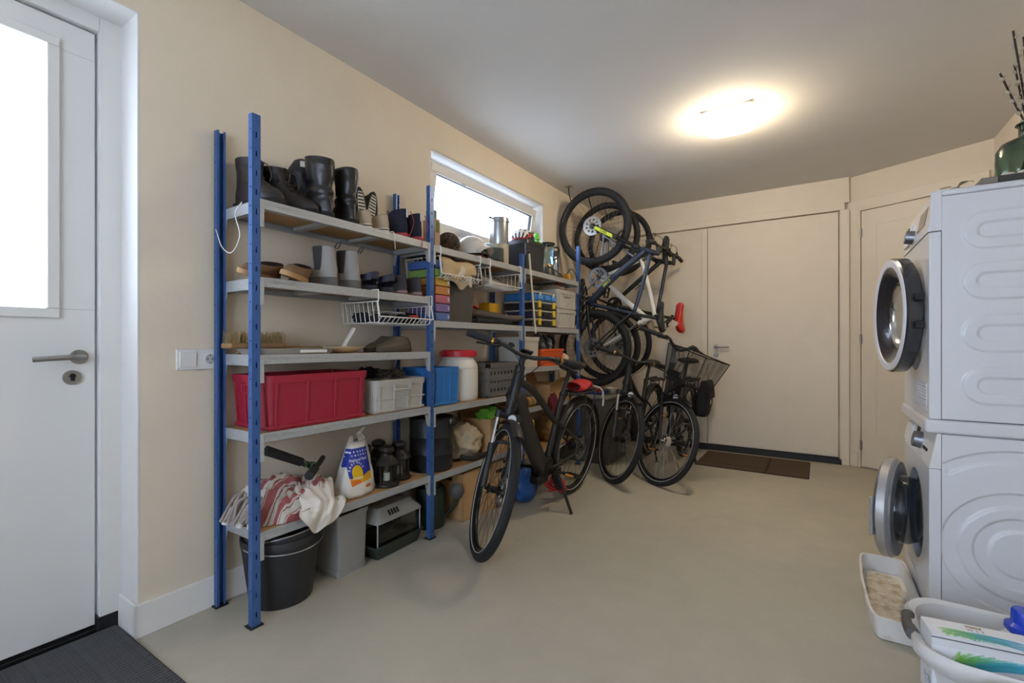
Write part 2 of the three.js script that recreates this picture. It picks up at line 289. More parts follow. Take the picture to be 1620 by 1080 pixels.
// light switch with socket
{
  const t = thing('switch_socket_plate', 'white light switch with power socket on cream wall beside the front door', 'light switch', [0, 1.043, -0.937]);
  part('frame', merge(bx(0, -0.042, -0.083, 0.011, 0.042, 0.083, 0.004, 2)), M.doorWhite, t);
  part('rocker', at(box(0.008, 0.062, 0.062, 0, 0, 0, 0.003, 2), 0.0125, 0, 0.042, 0, 0, -0.04), M.doorWhite, t);
  part('socket', merge(at(new THREE.TorusGeometry(0.0215, 0.003, 8, 28), 0.0115, 0, -0.041, 0, PI / 2, 0)), M.doorWhite, t);
  part('socket_well', merge(at(new THREE.CylinderGeometry(0.0195, 0.0195, 0.002, 24), 0.0116, 0, -0.041, 0, 0, PI / 2)), mat(0xb9b6ae, 0.5), t);
  part('painted_pin_shade', merge(...[-1, 1].map((s) => at(new THREE.CylinderGeometry(0.003, 0.003, 0.002, 10), 0.0125, 0, -0.041 + s * 0.0095, 0, 0, PI / 2)), box(0.002, 0.006, 0.004, 0.0125, 0.017, -0.041), box(0.002, 0.006, 0.004, 0.0125, -0.017, -0.041)), M.black, t);  // black pieces paint the shade inside the open socket holes
}
// ceiling lamp: rounded square diffuser with its light inside
{
  const t = thing('ceiling_lamp', 'lit rounded square white ceiling lamp', 'ceiling lamp', [1.66, HC, -3.44], 0.0);
  part('mount_plate', box(0.30, 0.012, 0.30, 0, -0.006, 0, 0.005), M.doorWhite, t);
  const rings = [[0.335, -0.013], [0.345, -0.03], [0.335, -0.06], [0.30, -0.078], [0.2, -0.086]].map(([s, y]) => rrect(s, s, s * 0.28, 6).map(([a, b]) => V(a, y, b)).reverse());
  part('diffuser', loft(rings), mat(0xfff3df, 0.4, { emissive: new THREE.Color().setRGB(1, 0.86, 0.64), emissiveIntensity: 2.2 }), t);
  const l = new THREE.PointLight(new THREE.Color().setRGB(1, 0.84, 0.62), 4.5); l.name = 'ceiling_lamp_light'; l.position.set(0, -0.03, 0); l.castShadow = true; l.shadow.radius = 5; t.add(l);
}
// door mats
{
  const t = thing('entrance_mat', 'dark ribbed entrance mat lying inside the front door', 'doormat');
  const z0 = -0.715, z1 = 0.5, x0 = -0.15, x1 = 0.437;
  part('mat_base', bx(x0, 0.001, z0, x1, 0.006, z1, 0.002), M.dark, t);
  const ribMat = mat(0xffffff, 0.95, { map: tex(256, 0.12, (u, v) => { const k = 0.34 + 0.42 * fbm(u, v, 60, 2, 81) + 0.06 * fbm(u, v, 8, 2, 82); return [k, k, k * 1.02]; }), bumpMap: fabricBump, bumpScale: 0.002 });
  const n = Math.round((x1 - x0 - 0.01) / 0.0165);
  const rib = uvMetric(box(0.0115, 0.007, z1 - z0 - 0.012, 0, 0.0085, 0, 0.004, 2));
  for (let i = 0; i < n; i++) { const m = part('rib', keep(rib), ribMat, t); m.position.set(x0 + 0.011 + i * 0.0165, 0, (z0 + z1) / 2); }
}
{
  const t = thing('brown_doormat', 'brown two-part ribbed doormat in front of the wide cream door', 'doormat');
  const cm = mat(0xffffff, 0.95, { map: tex(256, 0.2, (u, v) => { const k = 1 + 0.5 * fbm(u, v, 50, 2, 91) + 0.25 * fbm(u, v, 6, 3, 92); return [0.335 * k, 0.255 * k, 0.185 * k]; }), bumpMap: fabricBump, bumpScale: 0.002 });
  part('mat_base', bx(1.2, 0.001, -5.19, 2.095, 0.006, -4.555, 0.002), mat(0x2a2019, 0.9), t);
  part('mat_field', merge(bx(1.205, 0.005, -5.14, 1.765, 0.011, -4.70, 0.003), bx(1.205, 0.005, -4.685, 1.765, 0.011, -4.56, 0.003), bx(1.205, 0.005, -5.185, 2.09, 0.011, -5.15, 0.003)), cm, t);
  part('mat_insert', bx(1.785, 0.005, -5.14, 2.09, 0.011, -4.56, 0.003), cm, t);
}

// ---------------------------------------------------------------- the blue steel shelving rack
const SX = 0.315, PZ = [-1.007, -2.007, -3.0, -3.987], SH1 = [1.678, 1.37, 1.062, 0.751, 0.362], SH2 = [1.672, 1.24, 0.74, 0.352], SH3 = [1.672, 1.24, 0.925, 0.62, 0.25];
{
  const t = thing('shelving_rack', 'tall blue post steel shelving rack with chipboard shelves along the cream wall', 'shelving');
  const W = 0.034, D = 0.027, th = 0.0018;
  const slotted = (w, H, mk) => { const h = []; for (let y = 0.045; y < H - 0.03; y += 0.075) h.push(mk(y).reverse()); return shapeOf([[0, 0], [w, 0], [w, H], [0, H]], h); };
  const postGeo = (H) => {
    // broad face (turned to the room) with slots, narrow face (turned to the door) with round holes, two lips
    const a = ext(slotted(W, H, (y) => [[W * 0.42, y - 0.010], [W * 0.58, y - 0.010], [W * 0.58, y + 0.010], [W * 0.42, y + 0.010]]), th); // in xy, normal z
    at(a, 0, 0, 0, 0, PI / 2, 0);           // now spans -z from 0 to -W at x 0..th
    a.translate(-th, 0, 0);
    const b = ext(slotted(D, H, (y) => circ(0.004, 6, D * 0.55, y + 0.02)), th); b.translate(-D, 0, -th);
    const c = b.clone().translate(0, 0, -W + th), l1 = bx(-D, 0, -0.009, -D + th, H, 0, 0), l2 = bx(-D, 0, -W, -D + th, H, -W + 0.009, 0);
    return uvMetric(merge(a, b, c, l1, l2));
  };
  const tall = keep(postGeo(2.0)), low = keep(postGeo(1.775));
  for (let i = 0; i < 4; i++) for (const x of [SX, 0.045]) {
    const back = x < 0.1, p = part('post', i === 2 ? low : tall, M.blue, t), H = i === 2 ? 1.775 : 2.0; p.rotation.y = back ? PI : 0; p.position.set(back ? x - D : x, 0.004, PZ[i] + (back ? -W / 2 : W / 2));
    if (!back) part('added_shade_plate', bx(x - D, 0.004, PZ[i] - W / 2 + 0.008, x - D + th, H + 0.004, PZ[i] + W / 2 - 0.008, 0), M.blue, t);  // unseen plate added to shut light out, so the slots look dark
    part('foot_plate', bx(x - 0.04, 0, PZ[i] - 0.026, x + 0.008, 0.006, PZ[i] + 0.026, 0.001), M.dark, t);
  }
  const bays = [[PZ[0], PZ[1], SH1], [PZ[1], PZ[2], SH2], [PZ[2], PZ[3], SH3]];
  for (const [za, zb, hs] of bays) for (const y of hs) {
    const z0 = za - W / 2 - 0.001, z1 = zb + W / 2 + 0.001, s = grp('shelf', t), xa = 0.02, xb = SX - 0.002;
    part('board', bx(xa + 0.003, y - 0.012, z1 + 0.003, xb - 0.003, y, z0 - 0.003, 0.001), M.chip, s);
    part('front_beam', merge(bx(xb - 0.0015, y - 0.038, z1, xb, y + 0.001, z0, 0), bx(xb - 0.022, y - 0.038, z1, xb, y - 0.0365, z0, 0), bx(xb - 0.022, y - 0.016, z1, xb, y - 0.0145, z0, 0)), M.galv, s);
    part('rear_beam', merge(bx(xa, y - 0.038, z1, xa + 0.0015, y + 0.001, z0, 0), bx(xa, y - 0.038, z1, xa + 0.022, y - 0.0365, z0, 0), bx(xa, y - 0.016, z1, xa + 0.022, y - 0.0145, z0, 0)), M.galv, s);
    for (const [z, d] of [[z0, -1], [z1, 1]]) part('end_beam', merge(bx(xa, y - 0.046, z - 0.0, xb, y + 0.001, z + d * 0.0015, 0), bx(xa, y - 0.046, z, xb, y - 0.0445, z + d * 0.02, 0)), M.galv, s);
    for (const q of [0.34, 0.67]) part('cross_bar', bx(xa + 0.022, y - 0.03, z0 + (z1 - z0) * q - 0.02, xb - 0.022, y - 0.013, z0 + (z1 - z0) * q + 0.02, 0.002), M.galv, s);
    // gusset plates at the posts
    const gus = (x, sx, z, d) => { const g = ext(shapeOf([[0, 0], [0.04 * sx, 0], [0.016 * sx, -0.085], [0, -0.085]].map(([a, b]) => [a, b])), 0.0016); g.translate(x, y - 0.02, z + (d < 0 ? 0 : -0.0016)); return g; };
    for (const [z, d] of [[za - W / 2 - 0.0016, 1], [zb + W / 2 + 0.0016, -1]]) {
      part('gusset', merge(gus(SX - 0.004, -1, z, d), bx(SX - 0.002, y - 0.11, z - 0.004 * d - 0.008, SX + 0.0012, y - 0.0, z - 0.004 * d + 0.008, 0.0005)), M.galv, s);
      part('gusset', gus(0.022, 1, z, d), M.galv, s);
    }
  }
}

// ---------------------------------------------------------------- bicycles
// local axes of a bicycle: x forward, y up, z to its right; origin on the ground under the rear axle
function flatTube(pts, h, w, seg = 14, p = 0.85, zs) { // tube through points of the x-y plane (z from zs), in-plane half height h(t), half width w(t)
  const H = typeof h === 'function' ? h : (t) => mix(h[0], h[1], t), Wd = typeof w === 'function' ? w : (t) => mix(w[0], w[1], t);
  const c = new THREE.CatmullRomCurve3(pts.map((q) => V(q[0], q[1], q[2] ?? 0)), false, 'catmullrom', 0.5), n = pts.length > 2 ? 14 : 2, rings = [];
  for (let i = 0; i <= n; i++) {
    const t = i / n, o = c.getPoint(t), d = c.getTangent(t), nrm = V(-d.y, d.x, 0).normalize(), side = d.clone().cross(nrm).normalize();
    rings.push(Array.from({ length: seg }, (_, k) => { const a = k / seg * 2 * PI, ca = cos(a), sa = sin(a); return o.clone().addScaledVector(nrm, H(t) * Math.sign(ca) * pow(abs(ca), p)).addScaledVector(side, Wd(t) * Math.sign(sa) * pow(abs(sa), p)); }));
  }
  return loft(rings);
}
const tyreGeo = {}, spokeGeo = {};
const M3 = { silverRim: mat(0x9a9da1, 0.35, { metalness: 0.9 }), blackRim: mat(0x151517, 0.4, { metalness: 0.3 }), spoke: mat(0x55575a, 0.35, { metalness: 0.9 }), spokeLight: mat(0xa9abad, 0.3, { metalness: 0.9 }), disc: mat(0xa6a6a4, 0.35, { metalness: 0.9 }), grip: mat(0x202022, 0.85), saddle: leather(0x1c1b1b, 0.6), brass: mat(0xb98a3c, 0.35, { metalness: 0.8 }), lens: mat(0xdfe3e6, 0.15), red: mat(0xb01818, 0.35), chainM: mat(0x3a3734, 0.5, { metalness: 0.8 }), amber: mat(0xd98a1a, 0.4), cable: mat(0x101011, 0.55) };
function wheel(name, parent, o, front) {
  const g = grp(name, parent), { r, tw } = o, rRim = r - tw * 0.86;
  const key = r + ',' + tw + ',' + !!o.knobs;
  if (!tyreGeo[key]) {
    const t = [new THREE.TorusGeometry(r - tw / 2, tw / 2, 12, 64)];
    if (o.knobs) for (let i = 0; i < 84; i++) for (const [a, off] of [[-0.75, 0.5], [-0.28, 0], [0.28, 0.5], [0.75, 0]]) {
      const kb = new THREE.BoxGeometry(0.006, 0.014, 0.010); kb.translate(tw / 2 + 0.001, 0, 0); kb.rotateY(-a); kb.translate(r - tw / 2, 0, 0); kb.rotateZ((i + off) / 84 * 2 * PI); t.push(kb);
    } else for (const a of [-0.5, -0.17, 0.17, 0.5]) { const gr = new THREE.TorusGeometry(r - tw / 2 + tw / 2 * cos(a), 0.0018, 5, 64); gr.translate(0, 0, tw / 2 * sin(a)); t.push(gr); }
    tyreGeo[key] = keep(uvMetric(merge(t)));
    const sp = [], n = 36; for (let i = 0; i < n; i++) { const a = i / n * 2 * PI, b = a + (i % 4 < 2 ? 0.85 : -0.85) * 0.9, zz = i % 2 ? 0.026 : -0.026; sp.push(rod(V(0.022 * cos(b), 0.022 * sin(b), zz), V(rRim * cos(a), rRim * sin(a), 0), 0.0011, 0.0011, 4, true)); }
    spokeGeo[key] = merge(sp);
  }
  part('tire', tyreGeo[key], M.rubber, g);
  if (o.stripe) part('reflective_stripe', merge(...[-1, 1].map((s) => { const k = new THREE.TorusGeometry(r - tw * 0.80, 0.0026, 6, 72); k.translate(0, 0, s * tw * 0.405); return k; })), M.reflect, g);
  const hw = 0.013, pr = [[rRim - 0.022, -0.004], [rRim - 0.012, -hw], [rRim + 0.004, -hw], [rRim + 0.004, hw], [rRim - 0.012, hw], [rRim - 0.022, 0.004], [rRim - 0.022, -0.004]];
  part('rim', at(latheCreased(pr, 64), 0, 0, 0, PI / 2), o.rim ?? M3.blackRim, g);
  part('spokes', spokeGeo[key], o.spoke ?? M3.spoke, g, { kind: 'stuff' });
  const hr = front ? (o.dynamo ? 0.045 : 0.018) : 0.022;
  part('hub', at(latheCreased([[0.001, -0.05], [0.008, -0.05], [0.009, -0.034], [0.026, -0.032], [0.026, -0.026], [hr, -0.022], [hr, 0.022], [0.026, 0.026], [0.026, 0.032], [0.009, 0.034], [0.008, 0.05], [0.001, 0.05]], 20), 0, 0, 0, PI / 2), o.dynamo && front ? M.chrome : M.darkMetal, g);
  if (o.disc) {
    const holes = [circ(0.034, 24).reverse()]; for (let i = 0; i < 9; i++) { const a = i / 9 * 2 * PI; holes.push([[0.045, -0.11], [0.066, -0.02], [0.066, 0.36], [0.045, 0.30]].map(([q, e]) => [q * cos(a + e), q * sin(a + e)]).reverse()); } for (let i = 0; i < 24; i++) { const a = (i + 0.3) / 24 * 2 * PI, q = 0.074 + (i % 2) * 0.009; holes.push(circ(0.0034, 6, q * cos(a), q * sin(a)).reverse()); }
    const d = ext(shapeOf(circ(0.09, 40), holes), 0.002); d.translate(0, 0, -0.043);
    const arms = []; for (let i = 0; i < 6; i++) { const a = i / 6 * 2 * PI; arms.push(rod(V(0.015 * cos(a), 0.015 * sin(a), -0.042), V(0.04 * cos(a + 0.5), 0.04 * sin(a + 0.5), -0.042), 0.005, 0.003, 6)); }
    part('brake_disc', merge(d, arms), M3.disc, g);
  }
  if (!front) part('cassette', merge(...[0.055, 0.048, 0.041, 0.034, 0.028].map((q, i) => { const k = ext(shapeOf(Array.from({ length: 44 }, (_, n) => { const a = n / 44 * 2 * PI, s = q + (n % 2 ? 0.003 : -0.001); return [s * cos(a), s * sin(a)]; })), 0.002); k.translate(0, 0, 0.030 + i * 0.004); return k; })), M3.chainM, g);
  return g;
}
function saddleGeo(L = 0.27, Wd = 0.155) {
  const rings = [], n = 16; // rear to nose
  for (let i = 0; i <= 12; i++) {
    const u = i / 12, x = -L * 0.5 + L * u, hw = Wd / 2 * (u < 0.25 ? mix(0.72, 1, smooth(0, 0.25, u)) : mix(1, 0.2, smooth(0.22, 0.72, u))) * (i === 12 ? 0.6 : i === 0 ? 0.7 : 1), th = (i === 0 || i === 12 ? 0.012 : 0.024), y = 0.012 * (1 - smooth(0, 0.4, u)) + 0.006 * smooth(0.6, 1, u);
    rings.push(Array.from({ length: n }, (_, k) => { const a = k / n * 2 * PI; return V(x, y + (sin(a) > 0 ? th * 0.8 : th * (1.0 + 0.5 * abs(cos(a)) * abs(cos(a)))) * sin(a), hw * cos(a)); }));
  }
  return loft(rings);
}
function bicycle(name, label, o) {
  const t = thing(name, label, 'bicycle'), { r, wb } = o, R = [0, r], F = [wb, r], fm = o.frame, B = o.bb;
  const hb = V(o.hb[0], o.hb[1], 0), ht = V(o.ht[0], o.ht[1], 0), ax = ht.clone().sub(hb).normalize();
  const S = new THREE.Matrix4().makeTranslation(hb).multiply(new THREE.Matrix4().makeRotationAxis(ax, o.steer ?? 0)).multiply(new THREE.Matrix4().makeTranslation(hb.clone().negate()));
  const steer = (obj) => { obj.updateMatrix(); obj.applyMatrix4(S); return obj; };
  // wheels
  const rw = wheel('rear_wheel', t, o, false); rw.position.set(R[0], R[1], 0); rw.rotation.z = 0.4;
  const fw = wheel('front_wheel', t, { ...o, disc: o.disc }, true); fw.position.set(F[0], F[1], 0); fw.rotation.z = 0.15; steer(fw);
  // frame
  const P = o.tubes; // [list of [pts, [h0,h1], [w0,w1]]]
  const fr = grp('frame', t);
  part('main_tubes', merge(P.map(([pts, h, w, ps]) => flatTube(pts, h, w, 14, ps ?? 0.9)), rod(hb.clone().addScaledVector(ax, -0.005), ht.clone(), o.headR ?? 0.024, (o.headR ?? 0.024) * 0.92, 16)), fm, fr);
  const stays = []; for (const s of [-1, 1]) {
    stays.push(flatTube([[B[0] - 0.02, B[1], s * 0.028], [B[0] - 0.14, mix(B[1], r, 0.35), s * 0.048], [0.01, r, s * 0.064]], [0.013, 0.009], [0.009, 0.007], 10));
    stays.push(flatTube([[...o.stay, s * 0.018], [mix(o.stay[0], 0, 0.4), mix(o.stay[1], r, 0.4), s * 0.05], [0.0, r + 0.01, s * 0.064]], [0.011, 0.007], [0.009, 0.007], 10));
    stays.push(box(0.04, 0.035, 0.006, 0.002, r + 0.002, s * 0.064));
  }
  part('stays', merge(stays), o.stayMat ?? fm, fr);
  for (const [geo, m, nm] of o.frameExtras ?? []) part(nm, geo, m, fr);
  // fork
  const fk = grp('fork', t), crown = hb.clone().addScaledVector(ax, -0.012), legs = [];
  for (const s of [-1, 1]) {
    const zc = o.forkZ ?? 0.058, top = V(crown.x + 0.012, crown.y, s * zc), bot = V(F[0], F[1], s * (zc + 0.002));
    if (o.susp) { const midp = top.clone().lerp(bot, 0.42); legs.push(rod(midp, bot, 0.022, 0.017, 14)); part('stanchion', rod(top, midp.clone().lerp(bot, 0.1), 0.0145, 0.0145, 14), o.stanchion ?? M.chrome, fk); legs.push(rod(top.clone().addScaledVector(ax, 0.02), top.clone().addScaledVector(ax, -0.02), 0.021, 0.021, 12)); }
    else legs.push(tube([top, top.clone().lerp(bot, 0.5).add(V(-0.008, 0, 0)), bot], 0.012, 14, 10));
  }
  legs.push(at(box(0.04, 0.036, 2 * (o.forkZ ?? 0.058) + 0.03, 0, 0, 0, 0.012, 2), crown.x + 0.006, crown.y, 0));
  if (o.susp) { const a = V(crown.x + 0.012, crown.y, 0).lerp(V(F[0], F[1], 0), 0.45); legs.push(tube([[a.x, a.y, -0.058], [a.x + 0.05, a.y + 0.045, -0.045], [a.x + 0.06, a.y + 0.055, 0], [a.x + 0.05, a.y + 0.045, 0.045], [a.x, a.y, 0.058]], 0.011, 20, 8)); }
  part('fork_legs', merge(legs), o.forkMat ?? fm, fk);
  for (const [geo, m, nm] of o.forkExtras ?? []) part(nm, geo, m, fk);
  steer(fk);
  // handlebar
  const hbr = grp('handlebar', t), st = o.stem ?? [0.07, 0.05], C = ht.clone().addScaledVector(ax, st[1]).add(V(st[0], 0, 0)), w = (o.barW ?? 0.66) / 2, rise = o.rise ?? 0.02, sw = o.sweep ?? 0.05;
  part('stem', merge(rod(ht, ht.clone().addScaledVector(ax, st[1] + 0.012), 0.018, 0.018, 12), rod(ht.clone().addScaledVector(ax, st[1]), C, 0.017, 0.02, 12)), o.stemMat ?? M.matteBlack, hbr);
  const bp = (z) => { const a = abs(z) / w, k = smooth(0.12, 0.4, a); return V(C.x - sw * smooth(0.3, 1, a) * a, C.y + rise * k - 0.0 * a, z); };
  part('bar', tube([-1, -0.8, -0.6, -0.4, -0.25, -0.1, 0, 0.1, 0.25, 0.4, 0.6, 0.8, 1].map((q) => bp(q * w)), 0.0125, 48, 10), o.barMat ?? M.matteBlack, hbr);
  for (const s of [-1, 1]) {
    const a = bp(s * (w - 0.135)), b = bp(s * (w + 0.003));
    part('grip', merge(tube([a, a.clone().lerp(b, 0.5), b], o.gripR ?? 0.0185, 10, 14)), M3.grip, hbr);
    if (o.ring) part('grip_ring', rod(a.clone().lerp(b, -0.08), a.clone().lerp(b, 0.02), 0.0195, 0.0195, 14), M3.brass, hbr);
    const c = bp(s * (w - 0.165));
    part('brake_lever', merge(rod(c.clone().add(V(-0.004, 0, -s * 0.012)), c.clone().add(V(-0.004, 0, s * 0.012)), 0.019, 0.019, 12), rod(c, c.clone().add(V(0.035, -0.008, -s * 0.01)), 0.011, 0.01, 8), tube([c.clone().add(V(0.03, -0.01, -s * 0.012)), c.clone().add(V(0.055, -0.014, s * 0.03)), c.clone().add(V(0.045, -0.022, s * 0.085)), c.clone().add(V(0.05, -0.026, s * 0.12))], 0.0058, 14, 6)), M.darkMetal, hbr);
    part('cable', tube([c.clone().add(V(0.03, -0.005, -s * 0.02)), C.clone().add(V(0.09, 0.0, s * 0.08)), C.clone().add(V(0.09, -0.07, s * 0.03)), ht.clone().add(V(0.05, -0.06, s * 0.025)), hb.clone().add(V(0.03, 0.03, s * 0.024))], 0.0026, 24, 5), M3.cable, hbr);
  }
  if (o.display) part('display', at(box(0.05, 0.012, 0.07, 0, 0, 0, 0.004, 2), C.x - 0.03, C.y + 0.02, 0, 0, 0, 0.5), M.black, hbr);
  if (o.bell) part('bell', at(new THREE.SphereGeometry(0.02, 14, 8, 0, 2 * PI, 0, PI / 2), C.x - 0.01, C.y + 0.03, 0.1), M.black, hbr);
  steer(hbr);
  // saddle
  const sd = grp('saddle', t); sd.position.set(o.saddle[0], o.saddle[1], 0);
  part('saddle_cover', saddleGeo(o.saddleL, o.saddleW), o.saddleMat ?? M3.saddle, sd);
  part('rails', merge(...[-1, 1].map((s) => tube([[-0.08, -0.006, s * 0.03], [-0.04, -0.032, s * 0.022], [0.04, -0.032, s * 0.022], [0.09, -0.008, s * 0.012]], 0.0035, 14, 6))), M.darkMetal, sd);
  const sp0 = V(o.seat[0], o.seat[1], 0), sp1 = V(o.saddle[0] - 0.01, o.saddle[1] - 0.03, 0);
  part('seat_post', merge(rod(sp0, sp1, 0.0145, 0.0145, 12), rod(sp0.clone().lerp(sp1, -0.05), sp0.clone().lerp(sp1, 0.06), 0.021, 0.021, 12)), o.postMat ?? M.matteBlack, t);
  // cranks
  const cr = grp('crankset', t); cr.position.set(B[0], B[1], 0); const ca = o.crank ?? 0.6, cL = 0.17;
  const n = 40, ring = ext(shapeOf(Array.from({ length: n * 2 }, (_, i) => { const a = i / (n * 2) * 2 * PI, q = (o.chainR ?? 0.085) + (i % 2 ? 0.004 : 0); return [q * cos(a), q * sin(a)]; }), [circ((o.chainR ?? 0.085) * 0.72, 32).reverse()]), 0.004); ring.translate(0, 0, 0.046);
  const spid = []; for (let i = 0; i < 5; i++) { const a = i / 5 * 2 * PI; spid.push(rod(V(0, 0, 0.05), V((o.chainR ?? 0.085) * 0.76 * cos(a), (o.chainR ?? 0.085) * 0.76 * sin(a), 0.048), 0.009, 0.006, 6)); }
  part('chainring', merge(ring, spid), o.crankMat ?? M.darkMetal, cr);
  part('axle', rod(V(0, 0, -0.065), V(0, 0, 0.065), 0.02, 0.02, 14), M.darkMetal, cr);
  for (const s of [-1, 1]) {
    const a = ca + (s < 0 ? PI : 0), e = V(cL * cos(a), cL * sin(a), s * 0.078);
    part('crank_arm', merge(rod(V(0, 0, s * 0.066), e, 0.013, 0.010, 8)), o.crankMat ?? M.darkMetal, cr);
    const pd = grp('pedal', cr); pd.position.set(e.x, e.y, s * 0.135); pd.rotation.z = 0.2;
    pd.name = 'pedal';
    part('pedal_body', merge(rod(V(0, 0, -s * 0.055), V(0, 0, s * 0.045), 0.007, 0.007, 8), bx(-0.05, -0.01, -0.045, -0.036, 0.01, 0.045), bx(0.036, -0.01, -0.045, 0.05, 0.01, 0.045), bx(-0.05, -0.01, -0.048, 0.05, 0.01, -0.04), bx(-0.05, -0.01, 0.04, 0.05, 0.01, 0.048)), M.black, cr).applyMatrix4((pd.updateMatrix(), pd.matrix));
    part('pedal_reflector', merge(bx(-0.053, -0.006, -0.03, -0.049, 0.006, 0.03), bx(0.049, -0.006, -0.03, 0.053, 0.006, 0.03)), M3.amber, cr).applyMatrix4(pd.matrix);
    cr.remove(pd);
  }
  const q = (o.chainR ?? 0.085) + 0.002, chain = [];
  for (const s of [1, -1]) chain.push(rod(V(B[0], B[1] + s * q, 0.048), V(0, r + s * 0.044, 0.04), 0.004, 0.004, 6));
  part('chain', merge(chain), M3.chainM, t);
  if (o.disc) { part('rear_brake_caliper', box(0.05, 0.03, 0.02, 0.03, r + 0.09, -0.045, 0.006, 2), M.black, t); const fc = part('front_brake_caliper', box(0.03, 0.06, 0.022, F[0] - 0.06, F[1] + 0.075, -0.045, 0.006, 2), M.black, t); steer(fc); }
  // mudguards
  const guard = (cx, a0, a1, rad = r + 0.018) => surf((u, v) => { const a = mix(a0, a1, u), b = (v - 0.5) * 2, q2 = rad + 0.012 * (1 - b * b) - 0.006; return V(cx + q2 * cos(a), r + q2 * sin(a), b * 0.030); }, 40, 6);
  if (o.guards) {
    const mg = grp('rear_mudguard', t); part('guard', guard(0, 0.55, 3.35), o.guardMat ?? M.matteBlack, mg);
    part('guard_stay', merge(...[-1, 1].map((s) => rod(V(0, r, s * 0.066), V((r + 0.02) * cos(2.6), r + (r + 0.02) * sin(2.6), s * 0.03), 0.003, 0.003, 6))), M.darkMetal, mg);
    const fg = grp('front_mudguard', t); part('guard', guard(wb, o.fg0 ?? 1.2, 2.3), o.guardMat ?? M.matteBlack, fg);
    part('guard_stay', merge(...[-1, 1].map((s) => rod(V(wb, r, s * 0.064), V(wb + (r + 0.02) * cos(2.2), r + (r + 0.02) * sin(2.2), s * 0.03), 0.003, 0.003, 6))), M.darkMetal, fg); steer(fg);
  }
  if (o.rack) {
    const y = r * 2 + 0.06, l = []; for (const s of [-1, 1]) { l.push(tube([[0.2, y - 0.005, s * 0.03], [0.14, y, s * 0.06], [-0.2, y + 0.005, s * 0.06], [-0.24, y + 0.005, s * 0.04]], 0.006, 20, 7), rod(V(-0.12, y, s * 0.06), V(0.0, r + 0.02, s * 0.075), 0.005, 0.005, 7), rod(V(0.06, y, s * 0.06), V(0.0, r + 0.02, s * 0.075), 0.005, 0.005, 7)); }
    for (const x of [0.14, 0.02, -0.1, -0.2]) l.push(rod(V(x, y, -0.06), V(x, y, 0.06), 0.005, 0.005, 7)); l.push(rod(V(0.14, y, 0), V(-0.22, y, 0), 0.006, 0.006, 7), rod(V(0.19, y, -0.02), V(o.stay[0], o.stay[1] - 0.02, -0.02), 0.005), rod(V(0.19, y, 0.02), V(o.stay[0], o.stay[1] - 0.02, 0.02), 0.005));
    const rk = grp('rear_rack', t); part('rack_tubes', merge(l), M.matteBlack, rk); part('tail_light', box(0.03, 0.03, 0.09, -0.25, y - 0.015, 0, 0.006, 2), M3.red, rk);
  }
  if (o.kick) { const [kx, ky] = o.kick; part('kickstand', merge(flatTube([[kx, ky, -0.05], [kx + o.kickTo[0], o.kickTo[1], -o.kickTo[2]]], [0.013, 0.010], [0.010, 0.009], 10), box(0.06, 0.03, 0.05, kx, ky + 0.005, -0.045, 0.006), at(box(0.045, 0.014, 0.03, 0, 0, 0, 0.006, 2), kx + o.kickTo[0] + 0.006, o.kickTo[1] + 0.004, -o.kickTo[2])), M.black, t); }
  if (o.lamp) { const p = crown; const lp = grp('headlight', t); part('lamp_body', merge(at(new THREE.CylinderGeometry(0.024, 0.017, 0.045, 18), p.x + 0.085, p.y + 0.015, 0, 0, 0, -PI / 2), rod(V(p.x + 0.02, p.y + 0.0, 0), V(p.x + 0.075, p.y + 0.01, 0), 0.007)), M.black, lp); part('lamp_lens', at(new THREE.CylinderGeometry(0.022, 0.023, 0.006, 18), p.x + 0.11, p.y + 0.015, 0, 0, 0, -PI / 2), M3.lens, lp); steer(lp); }
  t.userData.steerMatrix = undefined; delete t.userData.steerMatrix;
  return { t, S, crown, C };
}
const stand = (o, x, z, heading, lean, dy = 0) => { o.t.position.set(x, dy, z); o.t.quaternion.setFromAxisAngle(V(0, 1, 0), -PI / 2 + heading).multiply(new THREE.Quaternion().setFromAxisAngle(V(1, 0, 0), -lean)); };
const textOn = (w, h, txt, color, font, draw) => { const m = mat(0xffffff, 0.5, { map: canvasTex(256, Math.round(256 * h / w), (c, W, H) => { draw?.(c, W, H); c.fillStyle = color; c.font = font; c.textAlign = 'center'; c.textBaseline = 'middle'; c.fillText(txt, W / 2, H / 2); }) }); m.userData.metric = false; return m; };

